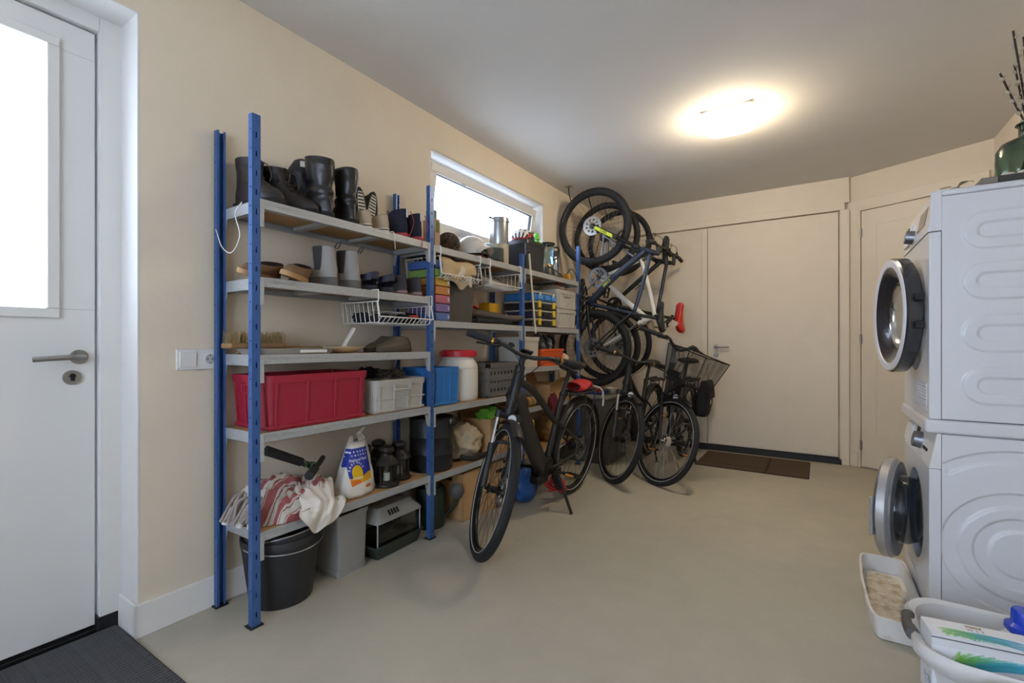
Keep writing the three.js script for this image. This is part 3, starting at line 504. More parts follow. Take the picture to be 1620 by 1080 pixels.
// 1: black electric bicycle in the foreground
const eb = bicycle('electric_bicycle', 'matte black electric bicycle with thick battery tube, standing nearest the camera on its kickstand', {
  r: 0.355, tw: 0.05, wb: 1.17, stripe: true, disc: true, steer: 0.80, frame: M.matteBlack, bb: [0.47, 0.285], hb: [0.965, 0.72], ht: [0.885, 0.985], headR: 0.031,
  tubes: [[[[0.935, 0.84], [0.74, 0.58], [0.51, 0.31]], (t) => mix(0.052, 0.058, sin(t * PI)), [0.038, 0.038], 0.6], [[[0.91, 0.91], [0.72, 0.83], [0.50, 0.68], [0.36, 0.575]], [0.023, 0.019], [0.021, 0.017]], [[[0.455, 0.29], [0.315, 0.76]], [0.022, 0.018], [0.02, 0.018]]],
  stay: [0.355, 0.585], seat: [0.31, 0.77], saddle: [0.245, 0.965], saddleL: 0.28, saddleW: 0.18, susp: true, stem: [0.075, 0.075], barW: 0.69, rise: 0.025, sweep: 0.07, gripR: 0.021, ring: true, display: true, bell: true, guards: true, rack: true,
  kick: [0.38, 0.27], kickTo: [0.01, 0.012, 0.2], lamp: true, crank: 0.25, chainR: 0.075,
  frameExtras: [[merge(box(0.16, 0.15, 0.085, 0.475, 0.30, 0, 0.045, 4), box(0.13, 0.06, 0.08, 0.52, 0.235, 0, 0.02, 3)), M.darkMetal, 'motor_housing'], [merge(rod(V(0.475, 0.3, -0.048), V(0.475, 0.3, 0.048), 0.042, 0.042, 20)), M.matteBlack, 'motor_cover']],
});
stand(eb, 0.61, -3.19, 0.0, 0.115);

// 2: black city bicycle behind it
const cb = bicycle('black_city_bicycle', 'black bicycle with reflective tyre stripe, standing between the electric bicycle and the basket bicycle', {
  r: 0.35, tw: 0.046, wb: 1.08, stripe: true, disc: true, steer: 0.78, frame: M.matteBlack, bb: [0.44, 0.28], hb: [0.90, 0.71], ht: [0.835, 0.92], headR: 0.027,
  tubes: [[[[0.88, 0.80], [0.68, 0.56], [0.47, 0.31]], [0.042, 0.042], [0.032, 0.032], 0.65], [[[0.86, 0.85], [0.55, 0.66], [0.35, 0.58]], [0.02, 0.017], [0.019, 0.016]], [[[0.44, 0.28], [0.30, 0.74]], [0.02, 0.017], [0.018, 0.017]]],
  stay: [0.335, 0.60], seat: [0.298, 0.745], saddle: [0.235, 0.93], saddleW: 0.18, susp: true, stem: [0.06, 0.06], barW: 0.64, rise: 0.02, sweep: 0.08, gripR: 0.02, ring: true, guards: true, rack: true, kick: [0.18, 0.32], kickTo: [0.07, 0.012, 0.16], lamp: true, crank: 0.9, chainR: 0.075,
  frameExtras: [[box(0.15, 0.13, 0.08, 0.455, 0.29, 0, 0.04, 4), M.darkMetal, 'motor_housing']],
});
stand(cb, 0.72, -4.72, 0.02, 0.09);

// 3: city bicycle with a wire mesh basket
const kb = bicycle('basket_bicycle', 'dark city bicycle with a wire mesh front basket and rear pannier bags', {
  r: 0.35, tw: 0.042, wb: 1.08, stripe: true, dynamo: true, steer: 0.92, frame: M.matteBlack, bb: [0.44, 0.28], hb: [0.885, 0.70], ht: [0.80, 0.95], headR: 0.024, forkMat: M.matteBlack, rim: M3.blackRim, spoke: M3.spokeLight,
  tubes: [[[[0.87, 0.74], [0.64, 0.46], [0.45, 0.29]], [0.023, 0.023], [0.021, 0.021]], [[[0.84, 0.86], [0.60, 0.60], [0.39, 0.46]], [0.017, 0.015], [0.015, 0.015]], [[[0.44, 0.28], [0.29, 0.76]], [0.018, 0.016], [0.017, 0.016]]],
  stay: [0.32, 0.64], seat: [0.288, 0.765], saddle: [0.22, 0.95], saddleW: 0.2, stem: [0.05, 0.13], barW: 0.62, rise: 0.06, sweep: 0.16, gripR: 0.019, guards: true, rack: true, kick: [0.16, 0.32], kickTo: [0.05, 0.012, 0.16], lamp: true, crank: 2.2, stemMat: M.alu, barMat: M.matteBlack, forkZ: 0.052,
});
stand(kb, 1.03, -4.86, 0.02, 0.085);
{ // basket on the handlebar side of bicycle 3, steered with it
  const b = grp('front_basket', kb.t), L = 0.25, W = 0.40, H = 0.26, c = V(kb.crown.x + 0.17, kb.crown.y + 0.14, 0), wr = [], rim = [];
  const P = (i, j, k) => V(c.x + (i - 0.5) * L * mix(0.78, 1.06, k), c.y + k * H, (j - 0.5) * W * mix(0.76, 1.0, k));
  const line = (a, b2, q = 0.0009) => wr.push(rod(a, b2, q, q, 4, true));
  const NX = 30, NZ = 46, NY = 28;
  for (let i = 0; i <= NX; i++) { const u = i / NX; for (const j of [0, 1]) line(P(u, j, 0), P(u, j, 1)); line(P(u, 0, 0), P(u, 1, 0)); }
  for (let j = 0; j <= NZ; j++) { const u = j / NZ; for (const i of [0, 1]) line(P(i, u, 0), P(i, u, 1)); line(P(0, u, 0), P(1, u, 0)); }
  for (let k = 0; k <= NY; k++) { const u = k / NY; line(P(0, 0, u), P(1, 0, u)); line(P(0, 1, u), P(1, 1, u)); line(P(0, 0, u), P(0, 1, u)); line(P(1, 0, u), P(1, 1, u)); }
  for (const k of [0, 1]) rim.push(wire([P(0, 0, k), P(1, 0, k), P(1, 1, k), P(0, 1, k), P(0, 0, k)].map((p) => p.toArray()), 0.0042, 8));
  for (const [i, j] of [[0, 0], [1, 0], [1, 1], [0, 1]]) rim.push(rod(P(i, j, 0), P(i, j, 1), 0.0035, 0.0035, 8));
  part('wire_mesh', merge(wr), M.darkMetal, b, { kind: 'stuff' });
  part('rim_wire', merge(rim), M.black, b);
  part('carrier', merge(rod(V(kb.crown.x + 0.01, kb.crown.y + 0.03, 0), V(c.x, c.y - 0.004, 0), 0.009), box(0.2, 0.008, 0.2, c.x, c.y - 0.006, 0, 0.003), box(0.16, 0.05, 0.003, c.x, c.y + 0.05, W * 0.39)), M.black, b);
  b.applyMatrix4(kb.S);
}
{ // pannier bags over the rear rack
  const pan = fabric(0x16181f, 0.85);
  for (const [s, lab] of [[-1, 'navy pannier bag with round white reflector on the near side of the basket bicycle'], [1, 'black pannier bag hanging on the hidden side of the basket bicycle']]) {
    const rings = []; for (let i = 0; i <= 10; i++) { const u = i / 10, y = -0.33 * u, w = 0.16 * (1 - 0.12 * (1 - u)) * (u > 0.95 ? 0.9 : 1), d = 0.055 * (0.5 + sin(u * PI * 0.85) * 0.75); rings.push(Array.from({ length: 20 }, (_, k) => { const a = -k / 20 * 2 * PI, n = 1 + 0.05 * noise.noise(cos(a) * 2, u * 5, s * 4); return V(w * Math.sign(cos(a)) * pow(abs(cos(a)), 0.6) * n, y, d * Math.sign(sin(a)) * pow(abs(sin(a)), 0.7) * n); })); }
    const b = thing('pannier_bag', lab, 'bag'); b.userData.group = 'pannier bags';
    part('bag_body', loft(rings.reverse()), pan, b);
    part('flap', surf((u, v) => V(mix(-0.165, 0.165, u), 0.012 - 0.16 * v * v - 0.01 * v, s * (0.01 + 0.062 * pow(v, 0.6))), 16, 10), pan, b);
    part('round_reflector', at(new THREE.CylinderGeometry(0.024, 0.024, 0.004, 20), 0.03, -0.19, s * 0.066, PI / 2), mat(0xc9c9c4, 0.4), b);
    b.position.copy(V(-0.05, 0.755, s * 0.14).applyMatrix4((kb.t.updateMatrix(), kb.t.matrix))); b.quaternion.copy(kb.t.quaternion);
  }
}
// hanging bicycles
const hang = (o, x, y, z, up, yaw = 0) => { const m = new THREE.Matrix4(); up > 0 ? m.makeBasis(V(0, 1, 0), V(1, 0, 0), V(0, 0, -1)) : m.makeBasis(V(0, -1, 0), V(1, 0, 0), V(0, 0, 1)); o.t.quaternion.setFromRotationMatrix(m); o.t.position.set(x, y, z); if (yaw) o.t.quaternion.premultiply(new THREE.Quaternion().setFromAxisAngle(V(0, 1, 0), yaw)); };
const darkBlue = mat(0x1f2b3f, 0.35, { clearcoat: 0.4, clearcoatRoughness: 0.25 });
const lime = mat(0xc4d42a, 0.45);
const decal = (p0, p1, off, hh, txt, col, bg, font) => { // strip with lettering along a tube, on its left side
  const d = V(p1[0] - p0[0], p1[1] - p0[1], 0), L = d.length(), a = Math.atan2(d.y, d.x), g = keep(at(new THREE.PlaneGeometry(L, hh), (p0[0] + p1[0]) / 2, (p0[1] + p1[1]) / 2, off, 0, 0, a)); if (off < 0) { const uv = g.attributes.uv; for (let i = 0; i < uv.count; i++) uv.setX(i, 1 - uv.getX(i)); }
  return [g, textOn(L, hh, txt, col, font, (c, W, H) => { c.fillStyle = bg; c.fillRect(0, 0, W, H); }), 'lettering'];
};
const mtb = bicycle('mountain_bicycle', 'dark blue mountain bicycle with yellow lettering hanging by its front wheel nearest the shelves', {
  r: 0.36, tw: 0.057, wb: 1.135, knobs: true, disc: true, steer: 0.0, frame: darkBlue, bb: [0.42, 0.30], hb: [0.875, 0.80], ht: [0.832, 0.925], headR: 0.027, forkMat: M.matteBlack, stayMat: M.matteBlack,
  tubes: [[[[0.862, 0.845], [0.64, 0.55], [0.43, 0.315]], [0.03, 0.029], [0.026, 0.026]], [[[0.845, 0.895], [0.56, 0.82], [0.32, 0.745]], [0.019, 0.017], [0.018, 0.016]], [[[0.42, 0.30], [0.30, 0.76]], [0.018, 0.016], [0.017, 0.016]]],
  stay: [0.32, 0.735], seat: [0.298, 0.765], saddle: [0.27, 0.985], saddleW: 0.145, susp: true, stanchion: M.darkMetal, stem: [0.07, 0.035], barW: 0.70, rise: 0.015, sweep: 0.03, crank: 0.9, chainR: 0.07,
  frameExtras: [decal([0.53, 0.42], [0.66, 0.57], -0.029, 0.03, 'CUBE', '#d7e04a', '#1f2b3f', 'bold 46px sans-serif')],
  forkExtras: [decal([1.012, 0.566], [1.105, 0.409], -0.0815, 0.026, 'CUBE', '#20261a', '#c4d42a', 'bold 40px sans-serif'), [merge(...[-1, 1].map((s) => rod(V(1.008, 0.573, s * 0.0595), V(1.112, 0.398, s * 0.06), 0.0202, 0.0182, 14))), lime, 'lime_sleeve']],
});
hang(mtb, 0.03, 1.07, -4.14, 1);
{ const fw = mtb.t.children.find((c) => c.name === 'front_wheel'), g = keep(surf((u, v) => { const a = mix(-0.55, -1.75, u) - 0.15, q = mix(0.316, 0.336, v); return V(q * cos(a), q * sin(a), -0.0292 + 0.0025 * v); }, 30, 2)), m = mat(0xffffff, 0.7, { map: canvasTex(512, 32, (c, W, H) => { c.fillStyle = '#222223'; c.fillRect(0, 0, W, H); c.fillStyle = '#a9acae'; c.font = 'bold 26px sans-serif'; c.textBaseline = 'middle'; c.fillText('S C H W A L B E', 150, 17); }) }); m.userData.metric = false; part('tyre_lettering', g, m, fw); }
const whiteF = mat(0xd9d6cf, 0.35, { clearcoat: 0.4, clearcoatRoughness: 0.25 });
const wtb = bicycle('white_bicycle', 'white framed bicycle hanging upside down by its rear wheel behind the dark blue one', {
  r: 0.345, tw: 0.045, wb: 1.08, rim: M3.blackRim, spoke: M3.spokeLight, steer: 0.05, frame: whiteF, bb: [0.40, 0.28], hb: [0.845, 0.72], ht: [0.80, 0.86], forkMat: whiteF, stayMat: M.alu, crankMat: M.alu, postMat: M.alu, stemMat: M.alu,
  tubes: [[[[0.83, 0.76], [0.61, 0.51], [0.41, 0.295]], [0.027, 0.025], [0.023, 0.023]], [[[0.81, 0.83], [0.56, 0.78], [0.26, 0.70]], [0.02, 0.018], [0.019, 0.017]], [[[0.40, 0.28], [0.255, 0.72]], [0.017, 0.016], [0.016, 0.016]]],
  stay: [0.27, 0.69], seat: [0.255, 0.72], saddle: [0.20, 0.93], susp: true, stem: [0.07, 0.04], barW: 0.6, rise: 0.02, crank: -0.7, chainR: 0.1,
});
hang(wtb, 0.035, 2.17, -4.47, -1);
const blk = bicycle('black_hanging_bicycle', 'black bicycle with bottle cage hanging by its front wheel nearest the far wall', {
  r: 0.35, tw: 0.04, wb: 1.06, rim: M3.blackRim, steer: 0.0, frame: mat(0x16171a, 0.3, { clearcoat: 0.5 }), bb: [0.41, 0.28], hb: [0.84, 0.74], ht: [0.80, 0.89], forkMat: M.matteBlack, disc: true,
  tubes: [[[[0.825, 0.79], [0.61, 0.52], [0.42, 0.295]], [0.024, 0.022], [0.021, 0.021]], [[[0.81, 0.85], [0.54, 0.80], [0.29, 0.75]], [0.018, 0.016], [0.016, 0.015]], [[[0.41, 0.28], [0.28, 0.77]], [0.017, 0.016], [0.016, 0.016]]],
  stay: [0.295, 0.745], seat: [0.278, 0.77], saddle: [0.25, 0.97], stem: [0.09, 0.03], barW: 0.62, rise: 0.0, sweep: 0.02, crank: 2.0, chainR: 0.085,
  frameExtras: [[merge(tube([[0.56, 0.51, 0.035], [0.6, 0.57, 0.04], [0.57, 0.61, 0.03], [0.55, 0.6, 0], [0.57, 0.61, -0.03], [0.6, 0.57, -0.04], [0.56, 0.51, -0.035]], 0.004, 30, 6)), M.black, 'bottle_cage'], [tube([[0.66, 0.6, 0.03], [0.62, 0.66, 0.035], [0.61, 0.65, 0], [0.62, 0.66, -0.035], [0.66, 0.6, -0.03]], 0.004, 24, 6), M.black, 'bottle_cage']],
});
hang(blk, 0.03, 1.115, -4.83, 1);
{ // red rain cover pulled over the black bicycle's saddle
  const c = thing('saddle_rain_cover', 'red rain cover pulled over the saddle of the hanging black bicycle', 'saddle cover');
  const g = saddleGeo(0.30, 0.165); g.scale(1, 1.75, 1.06); part('cover', g, mat(0xb8271f, 0.35, { bumpMap: leatherBump, bumpScale: 0.002 }), c);
  part('print', at(new THREE.CircleGeometry(0.025, 20), -0.06, -0.02, -0.083, 0, PI, 0), mat(0xd8c9c2, 0.5), c);
  c.position.copy(V(0.25, 0.974, 0).applyMatrix4((blk.t.updateMatrix(), blk.t.matrix))); c.quaternion.copy(blk.t.quaternion);
}
// ceiling hooks
[[0.13, -4.14, 2.17 + 0.36, 'dark ceiling hook holding the front wheel of the blue mountain bicycle'], [0.2, -4.47, 2.19 + 0.345, 'dark ceiling hook holding the rear wheel of the white bicycle'], [0.22, -4.83, 2.18 + 0.35, 'dark ceiling hook holding the front wheel of the black bicycle']].forEach(([x, z, y, lab]) => {
  const h = thing('ceiling_hook', lab, 'hook', [x, HC, z], 0, 'bicycle hooks on the ceiling');
  part('hook_plate', box(0.07, 0.006, 0.05, 0, -0.003, 0, 0.002), M.brushed, h);
  part('hook_arm', tube([[0, -0.004, 0], [0, -0.06, 0], [0.03, -0.16, 0], [0.06, -0.19, 0.0], [0.09, -0.18, 0], [0.1, -0.15, 0]], 0.0055, 28, 8), M.darkMetal, h);
});
// things carried by the electric bicycle
{
  const on = (o, p, b) => { b.position.copy(V(...p).applyMatrix4((o.t.updateMatrix(), o.t.matrix))); b.quaternion.copy(o.t.quaternion); };
  const redF = mat(0xc22a2e, 0.6, { bumpMap: fabricBump, bumpScale: 0.0008 });
  const b = thing('red_saddle_pouch', 'bright red folded pouch strapped on the rack behind the electric bicycle saddle', 'pouch');
  part('pouch_body', surf((u, v) => { const a = v * 2 * PI, k = 1 + 0.12 * noise.noise(u * 5, cos(a) * 2, sin(a) * 2); return V(mix(-0.11, 0.11, u), (0.028 * sin(a) * k + 0.012 * sin(u * PI * 2)), 0.075 * cos(a) * k * (0.8 + 0.2 * sin(u * PI))); }, 20, 24), redF, b);
  on(eb, [0.05, 0.815, 0], b);
  const c = thing('bungee_cord', 'pale bungee cords with hooks hanging over the electric bicycle rack', 'bungee cord');
  part('cord', merge(tube([[0.06, 0.0, 0.03], [-0.03, 0.012, -0.02], [-0.1, 0.01, 0.02], [-0.16, 0.012, -0.04], [-0.2, -0.02, -0.085], [-0.21, -0.09, -0.095]], 0.005, 40, 7), tube([[0.04, 0.004, -0.02], [-0.06, 0.014, 0.03], [-0.14, 0.012, -0.02], [-0.19, -0.01, -0.08], [-0.19, -0.07, -0.09]], 0.005, 40, 7)), fabric(0xb9aea3), c);
  part('cord_hook', box(0.018, 0.05, 0.012, -0.208, -0.11, -0.095, 0.005, 2), plastic(0xd2ccc2), c);
  on(eb, [0, 0.785, 0], c);
  const n = thing('red_spoke_net', 'red knotted strap bundle tucked beside the electric bicycle rear wheel', 'strap');
  const pts = []; for (let i = 0; i < 26; i++) pts.push(V(0.10 * sin(i * 2.3) * rr(0.5, 1), 0.06 * cos(i * 1.7) * rr(0.4, 1), 0.022 * sin(i * 3.1)));
  part('strap', tube(pts, 0.0075, 200, 6), redF, n);
  n.position.set(0.60, 0.115, -2.98);
}

// ---------------------------------------------------------------- makers for the things on the shelves
function ringAt(n, xb, xf, hw, y, dz = 0, dropFront = 0, egg = 0.12) { const c = (xb + xf) / 2, a = (xf - xb) / 2; return Array.from({ length: n }, (_, k) => { const t = -k / n * 2 * PI, ct = cos(t); return V(c + a * ct, y - dropFront * (ct * 0.5 + 0.5), dz + hw * sin(t) * (1 + egg * ct)); }); }
// footwear: x from heel (0) to toe, y up; rows [y, xBack, xFront, halfWidth, frontDrop, sideShift]
function footwear(t, o) {
  const n = 28, rows = o.rows, dense = [], R = (k, q) => rows[k][q] ?? 0;
  for (let i = 0; i < rows.length - 1; i++) for (let s = 0; s < 4; s++) { const u = s / 4; dense.push([0, 1, 2, 3, 4, 5].map((q) => { const p0 = R(max(0, i - 1), q), p1 = R(i, q), p2 = R(i + 1, q), p3 = R(min(rows.length - 1, i + 2), q); return 0.5 * (2 * p1 + (p2 - p0) * u + (2 * p0 - 5 * p1 + 4 * p2 - p3) * u * u + (3 * p1 - p0 - 3 * p2 + p3) * u * u * u); })); }
  dense.push([0, 1, 2, 3, 4, 5].map((q) => R(rows.length - 1, q)));
  const wr = o.wrinkle ?? 0, rings = dense.map(([y, xb, xf, hw, dr, dz], i) => ringAt(n, xb, xf, hw, y, dz, dr).map((p) => { const k = wr * noise.noise(p.x * 22 + (o.seed ?? 0), p.y * 40, p.z * 22); return V(p.x + k, p.y, p.z + k); }));
  const top = rings[rings.length - 1], inner = (s, dy) => { const c = top.reduce((a, p) => a.add(p), V(0, 0, 0)).divideScalar(n); return top.map((p) => V(c.x + (p.x - c.x) * s, p.y + dy, c.z + (p.z - c.z) * s)); };
  part('upper', loft(rings, { capA: true, capB: false }), o.upper, t);
  part('lining', loft([top, inner(0.93, 0.002), inner(0.88, -0.012), inner(0.8, -(o.depth ?? 0.04))], { capA: false, capB: true }), o.lining ?? M.black, t);
  const L = o.L, W = o.W / 2, st = o.soleT ?? 0.02, outl = (y, g) => ringAt(n, -0.006 - g, L + 0.004 + g, W + 0.003 + g, y, 0, 0, 0.16);
  const sole = [loft([outl(0, -0.004), outl(0.003, 0), outl(st, 0.0), outl(st + 0.002, -0.004)])];
  if (o.heel) sole.push(loft([ringAt(n, -0.006, L * 0.27, W * 0.82, 0), ringAt(n, -0.006, L * 0.28, W * 0.84, o.heel)]));
  part('sole', at(merge(sole), 0, 0, 0), o.sole, t);
  if (o.stripe) part('sole_stripe', loft([outl(st * 0.55, 0.0012), outl(st * 0.8, 0.0012)], { capA: false, capB: false }), o.stripe, t);
  if (o.laces) {
    const l = [], fx = (y) => { for (let i = 1; i < dense.length; i++) if (dense[i][0] >= y) { const u = (y - dense[i - 1][0]) / (dense[i][0] - dense[i - 1][0] + 1e-6); return mix(dense[i - 1][2] - dense[i - 1][4] * 0, dense[i][2], u); } return dense[dense.length - 1][2]; };
    const [y0, y1, k] = o.laces; for (let i = 0; i < k; i++) { const y = mix(y0, y1, i / (k - 1)), yb = y + (y1 - y0) / k, s = i % 2 ? 1 : -1; l.push(tube([V(fx(y) - 0.005, y, -s * 0.022), V(fx(y + 0.003) + 0.006, y + 0.004, 0), V(fx(yb) - 0.005, yb, s * 0.022)], 0.003, 8, 5)); }
    const yT = y1; for (const s of [-1, 1]) l.push(tube([V(fx(yT) + 0.003, yT, 0), V(fx(yT) + 0.025, yT - 0.01, s * 0.02), V(fx(yT) + 0.03, yT - 0.05, s * 0.035), V(fx(yT) + 0.025, yT - 0.08, s * 0.03)], 0.0022, 16, 5));
    part('laces', merge(l), o.laceMat ?? M.dark, t);
  }
  return t;
}
function shoe(name, label, o, pos, ry, group, tilt) { const t = thing(name, label, o.cat ?? 'shoe', pos, ry, group); footwear(t, o); if (tilt) t.rotation.set(...tilt); return t; }
// hollow tub from rounded rectangles: spec [w, d, y, r] outer from bottom to top; wall thickness th
function tub(spec, th, n = 6) { const rg = ([w, d, y, r]) => rrect(w, d, min(r, w / 2.01, d / 2.01), n).map(([a, b]) => V(a, y, b)).reverse(); const top = spec[spec.length - 1], out = spec.map(rg), inn = [...spec].reverse().map(([w, d, y, r], i, a) => rg([w - 2 * th, d - 2 * th, i === a.length - 1 ? y + th : y, max(0.002, r - th)])); return toCreasedNormals(loft([...out, ...inn]), 0.7); }
const blob = (rx, ry, rz, amp, freq, s = 0, flat = -1, nu = 36, nv = 24) => surf((u, v) => { const a = u * 2 * PI, b = v * PI, d = V(sin(b) * cos(a), cos(b), sin(b) * sin(a)), k = 1 + amp * (noise.noise(d.x * freq + s, d.y * freq, d.z * freq) + 0.5 * noise.noise(d.x * freq * 2.3 + s, d.y * freq * 2.3 + 5, d.z * freq * 2.3)); return V(rx * d.x * k, max(flat * ry, ry * d.y * k), rz * d.z * k); }, nu, nv);
const S1 = SH1[0] + 0.001, S2 = SH1[1] + 0.001, S3 = SH1[2] + 0.001, S4 = SH1[3] + 0.001, S5 = SH1[4] + 0.001;
const U1 = SH2[0] + 0.001, U2 = SH2[1] + 0.001, U3 = SH2[2] + 0.001, U4 = SH2[3] + 0.001;
const Q1 = SH3[0] + 0.001, Q2 = SH3[1] + 0.001, Q3 = SH3[2] + 0.001, Q4 = SH3[3] + 0.001, Q5 = SH3[4] + 0.001;

// ---- top shelf: boots and shoes
const blackLeather = leather(0x221f1d, 0.34), brownBlack = leather(0x2b2420, 0.5), soleBlack = mat(0x1a1918, 0.8);
const combat = { cat: 'boot', L: 0.285, W: 0.1, upper: brownBlack, sole: soleBlack, soleT: 0.028, heel: 0.03, depth: 0.07, wrinkle: 0.004, rows: [[0.02, 0.0, 0.285, 0.048], [0.05, -0.004, 0.278, 0.048], [0.08, -0.003, 0.24, 0.044], [0.11, 0.006, 0.175, 0.041], [0.15, 0.012, 0.142, 0.042], [0.19, 0.008, 0.14, 0.046], [0.222, 0.004, 0.142, 0.049, 0.008]], laces: [0.095, 0.205, 8], laceMat: mat(0x4a4038, 0.8) };
shoe('combat_boot', 'worn dark brown laced combat boot behind the first blue post on the top shelf', { ...combat, seed: 3 }, [0.015, S1, -1.09], 0.12, 'combat boots');
shoe('combat_boot', 'worn dark laced combat boot with toe towards the room, beside the tall leather boots', { ...combat, seed: 9, rows: combat.rows.map((r, i) => i > 3 ? [r[0], r[1] - 0.006 * (i - 3), r[2] - 0.003 * (i - 3), r[3], r[4], 0.006 * (i - 3)] : r) }, [0.01, S1, -1.205], 0.36, 'combat boots');
const tall = { cat: 'boot', L: 0.27, W: 0.1, upper: blackLeather, sole: soleBlack, soleT: 0.014, heel: 0.028, depth: 0.12, wrinkle: 0.003, rows: [[0.014, 0.0, 0.27, 0.046], [0.04, -0.004, 0.262, 0.047], [0.075, 0.0, 0.2, 0.045], [0.10, 0.008, 0.145, 0.043], [0.125, -0.002, 0.142, 0.05], [0.15, 0.01, 0.125, 0.043], [0.19, 0.0, 0.13, 0.052], [0.235, -0.004, 0.138, 0.058], [0.272, 0.0, 0.14, 0.06, -0.012]] };
shoe('leather_riding_boot', 'tall black leather boot with broad shaft, heel towards the room, left of the pair', { ...tall, seed: 1 }, [0.292, S1, -1.362], PI + 0.12, 'tall black leather boots');
shoe('leather_riding_boot', 'tall black leather boot with flared narrow shaft, next to the striped shoe soles', { ...tall, seed: 5, rows: tall.rows.map((r) => [r[0] * 1.02, r[1] + 0.008, r[2], r[3] * 0.92, -(r[4] ?? 0)]) }, [0.285, S1, -1.5], PI - 0.08, 'tall black leather boots');
{
  const t = thing('leather_gaiter', 'slumped black leather gaiter with two white labels lying over the tall boots', 'gaiter', [0.085, S1 + 0.205, -1.375], 0.0);
  part('gaiter_body', blob(0.062, 0.108, 0.092, 0.14, 2.1, 21, -0.95, 48, 32), leather(0x1b1c21, 0.42), t);
  part('label', at(box(0.003, 0.036, 0.028, 0, 0, 0, 0.001), 0.052, 0.062, 0.05, 0, -0.55, 0.5), mat(0xcfcabd, 0.7), t);
  part('label', at(box(0.003, 0.018, 0.044, 0, 0, 0, 0.001), 0.066, 0.05, -0.012, 0.2, 0.1, 0.45), mat(0xbdb9b0, 0.7), t);
}
{ // shoes standing on their toes with striped soles outward
  const soleMat = mat(0xffffff, 0.7, { map: canvasTex(128, 256, (c, W, H) => { c.fillStyle = '#d9d6cc'; c.fillRect(0, 0, W, H); c.fillStyle = '#1a1a1b'; for (let i = 0; i < 7; i++) c.fillRect(14, 16 + i * 19, W - 28, 8); c.strokeStyle = '#1a1a1b'; c.lineWidth = 12; c.strokeRect(3, 3, W - 6, H - 6); }) }); soleMat.userData.metric = false;
  [[-1.665, 0.05, 'black shoe standing on end with white striped sole outward, nearer the tall boots'], [-1.765, 0.12, 'black shoe standing on end with white striped sole outward, nearer the window']].forEach(([z, rot, lab], i) => {
    const t = thing('upturned_shoe', lab, 'shoe', [0.115, S1, z], 0, 'upturned striped-sole shoes');
    const q = new THREE.Group(); const o = { L: 0.255, W: 0.085, upper: fabric(0x202022), sole: mat(0x1c1c1d, 0.8), soleT: 0.02, rows: [[0.012, 0, 0.25, 0.04], [0.03, 0, 0.235, 0.04], [0.05, 0.004, 0.17, 0.036], [0.065, 0.008, 0.1, 0.032]] };
    footwear(t, o); const pl = part('tread', keep(surf((u, v) => { const s = (0.5 - v) * 2, k = sqrt(max(0, 1 - s * s)); return V(0.1275 + 0.118 * s, -0.0008, (u - 0.5) * 2 * 0.037 * (0.82 + 0.12 * s) * pow(max(0.02, k), 0.5)); }, 6, 24)), soleMat, t);
    // local x (heel to toe) turned down, sole (local -y) turned to the room
    const m = new THREE.Matrix4().makeBasis(V(0.05, -1, 0.0).normalize(), V(-1, -0.05, 0).normalize(), V(0, 0, -1)); t.quaternion.setFromRotationMatrix(m).premultiply(new THREE.Quaternion().setFromAxisAngle(V(1, 0, 0), i ? -0.22 : 0.1)); t.position.y = S1 + 0.256;
  });
}
const sneakerRows = [[0.018, 0, 0.262, 0.045], [0.04, -0.002, 0.255, 0.045], [0.06, 0.0, 0.2, 0.041], [0.078, 0.006, 0.14, 0.036], [0.095, 0.008, 0.105, 0.033, 0.012]];
const beige = { L: 0.262, W: 0.092, upper: fabric(0xb09c80), sole: mat(0xd8cdb0, 0.7), soleT: 0.024, stripe: mat(0x3a3128, 0.7), lining: mat(0x4a4034, 0.9), rows: sneakerRows, laces: [0.055, 0.085, 4], laceMat: mat(0xd9d0c0, 0.8) };
shoe('beige_sneaker', 'beige fabric sneaker with white sole, heel to the room, below the striped soles', beige, [0.285, S1, -1.595], PI + 0.06, 'beige sneakers');
shoe('beige_sneaker', 'beige fabric sneaker with heel loop, next to the navy hiking shoes', beige, [0.29, S1, -1.7], PI - 0.05, 'beige sneakers');
const navy = { L: 0.275, W: 0.098, upper: fabric(0x1f2330), sole: mat(0xa92f33, 0.6), soleT: 0.024, lining: mat(0x2a2c34, 0.9), rows: [[0.02, 0, 0.272, 0.047], [0.05, -0.004, 0.262, 0.047], [0.08, 0.0, 0.2, 0.043], [0.105, 0.004, 0.14, 0.04], [0.13, 0.002, 0.125, 0.04], [0.155, 0.0, 0.115, 0.039, 0.018]], laces: [0.07, 0.14, 5], laceMat: mat(0xa33b3f, 0.7) };
[[-1.832, 0.1, 'navy hiking shoe with red sole and red laces, farther from the window post'], [-1.94, -0.04, 'navy hiking shoe with red sole against the second blue post']].forEach(([z, a, lab], i) => {
  const t = shoe('navy_hiking_shoe', lab, navy, [0.292, S1, z], PI + a, 'navy hiking shoes');
  part('heel_tab', box(0.006, 0.05, 0.012, -0.004, 0.135, 0, 0.002), mat(0xc9c5bf, 0.6), t);
  part('loose_lace', tube([[-0.002, 0.15, 0.03], [-0.02, 0.09, 0.036], [-0.012, 0.03, 0.02], [-0.02, 0.005, -0.005], [-0.03, i ? -0.05 : 0.01, -0.02]], 0.0022, 24, 5), mat(0xa33b3f, 0.7), t);
});
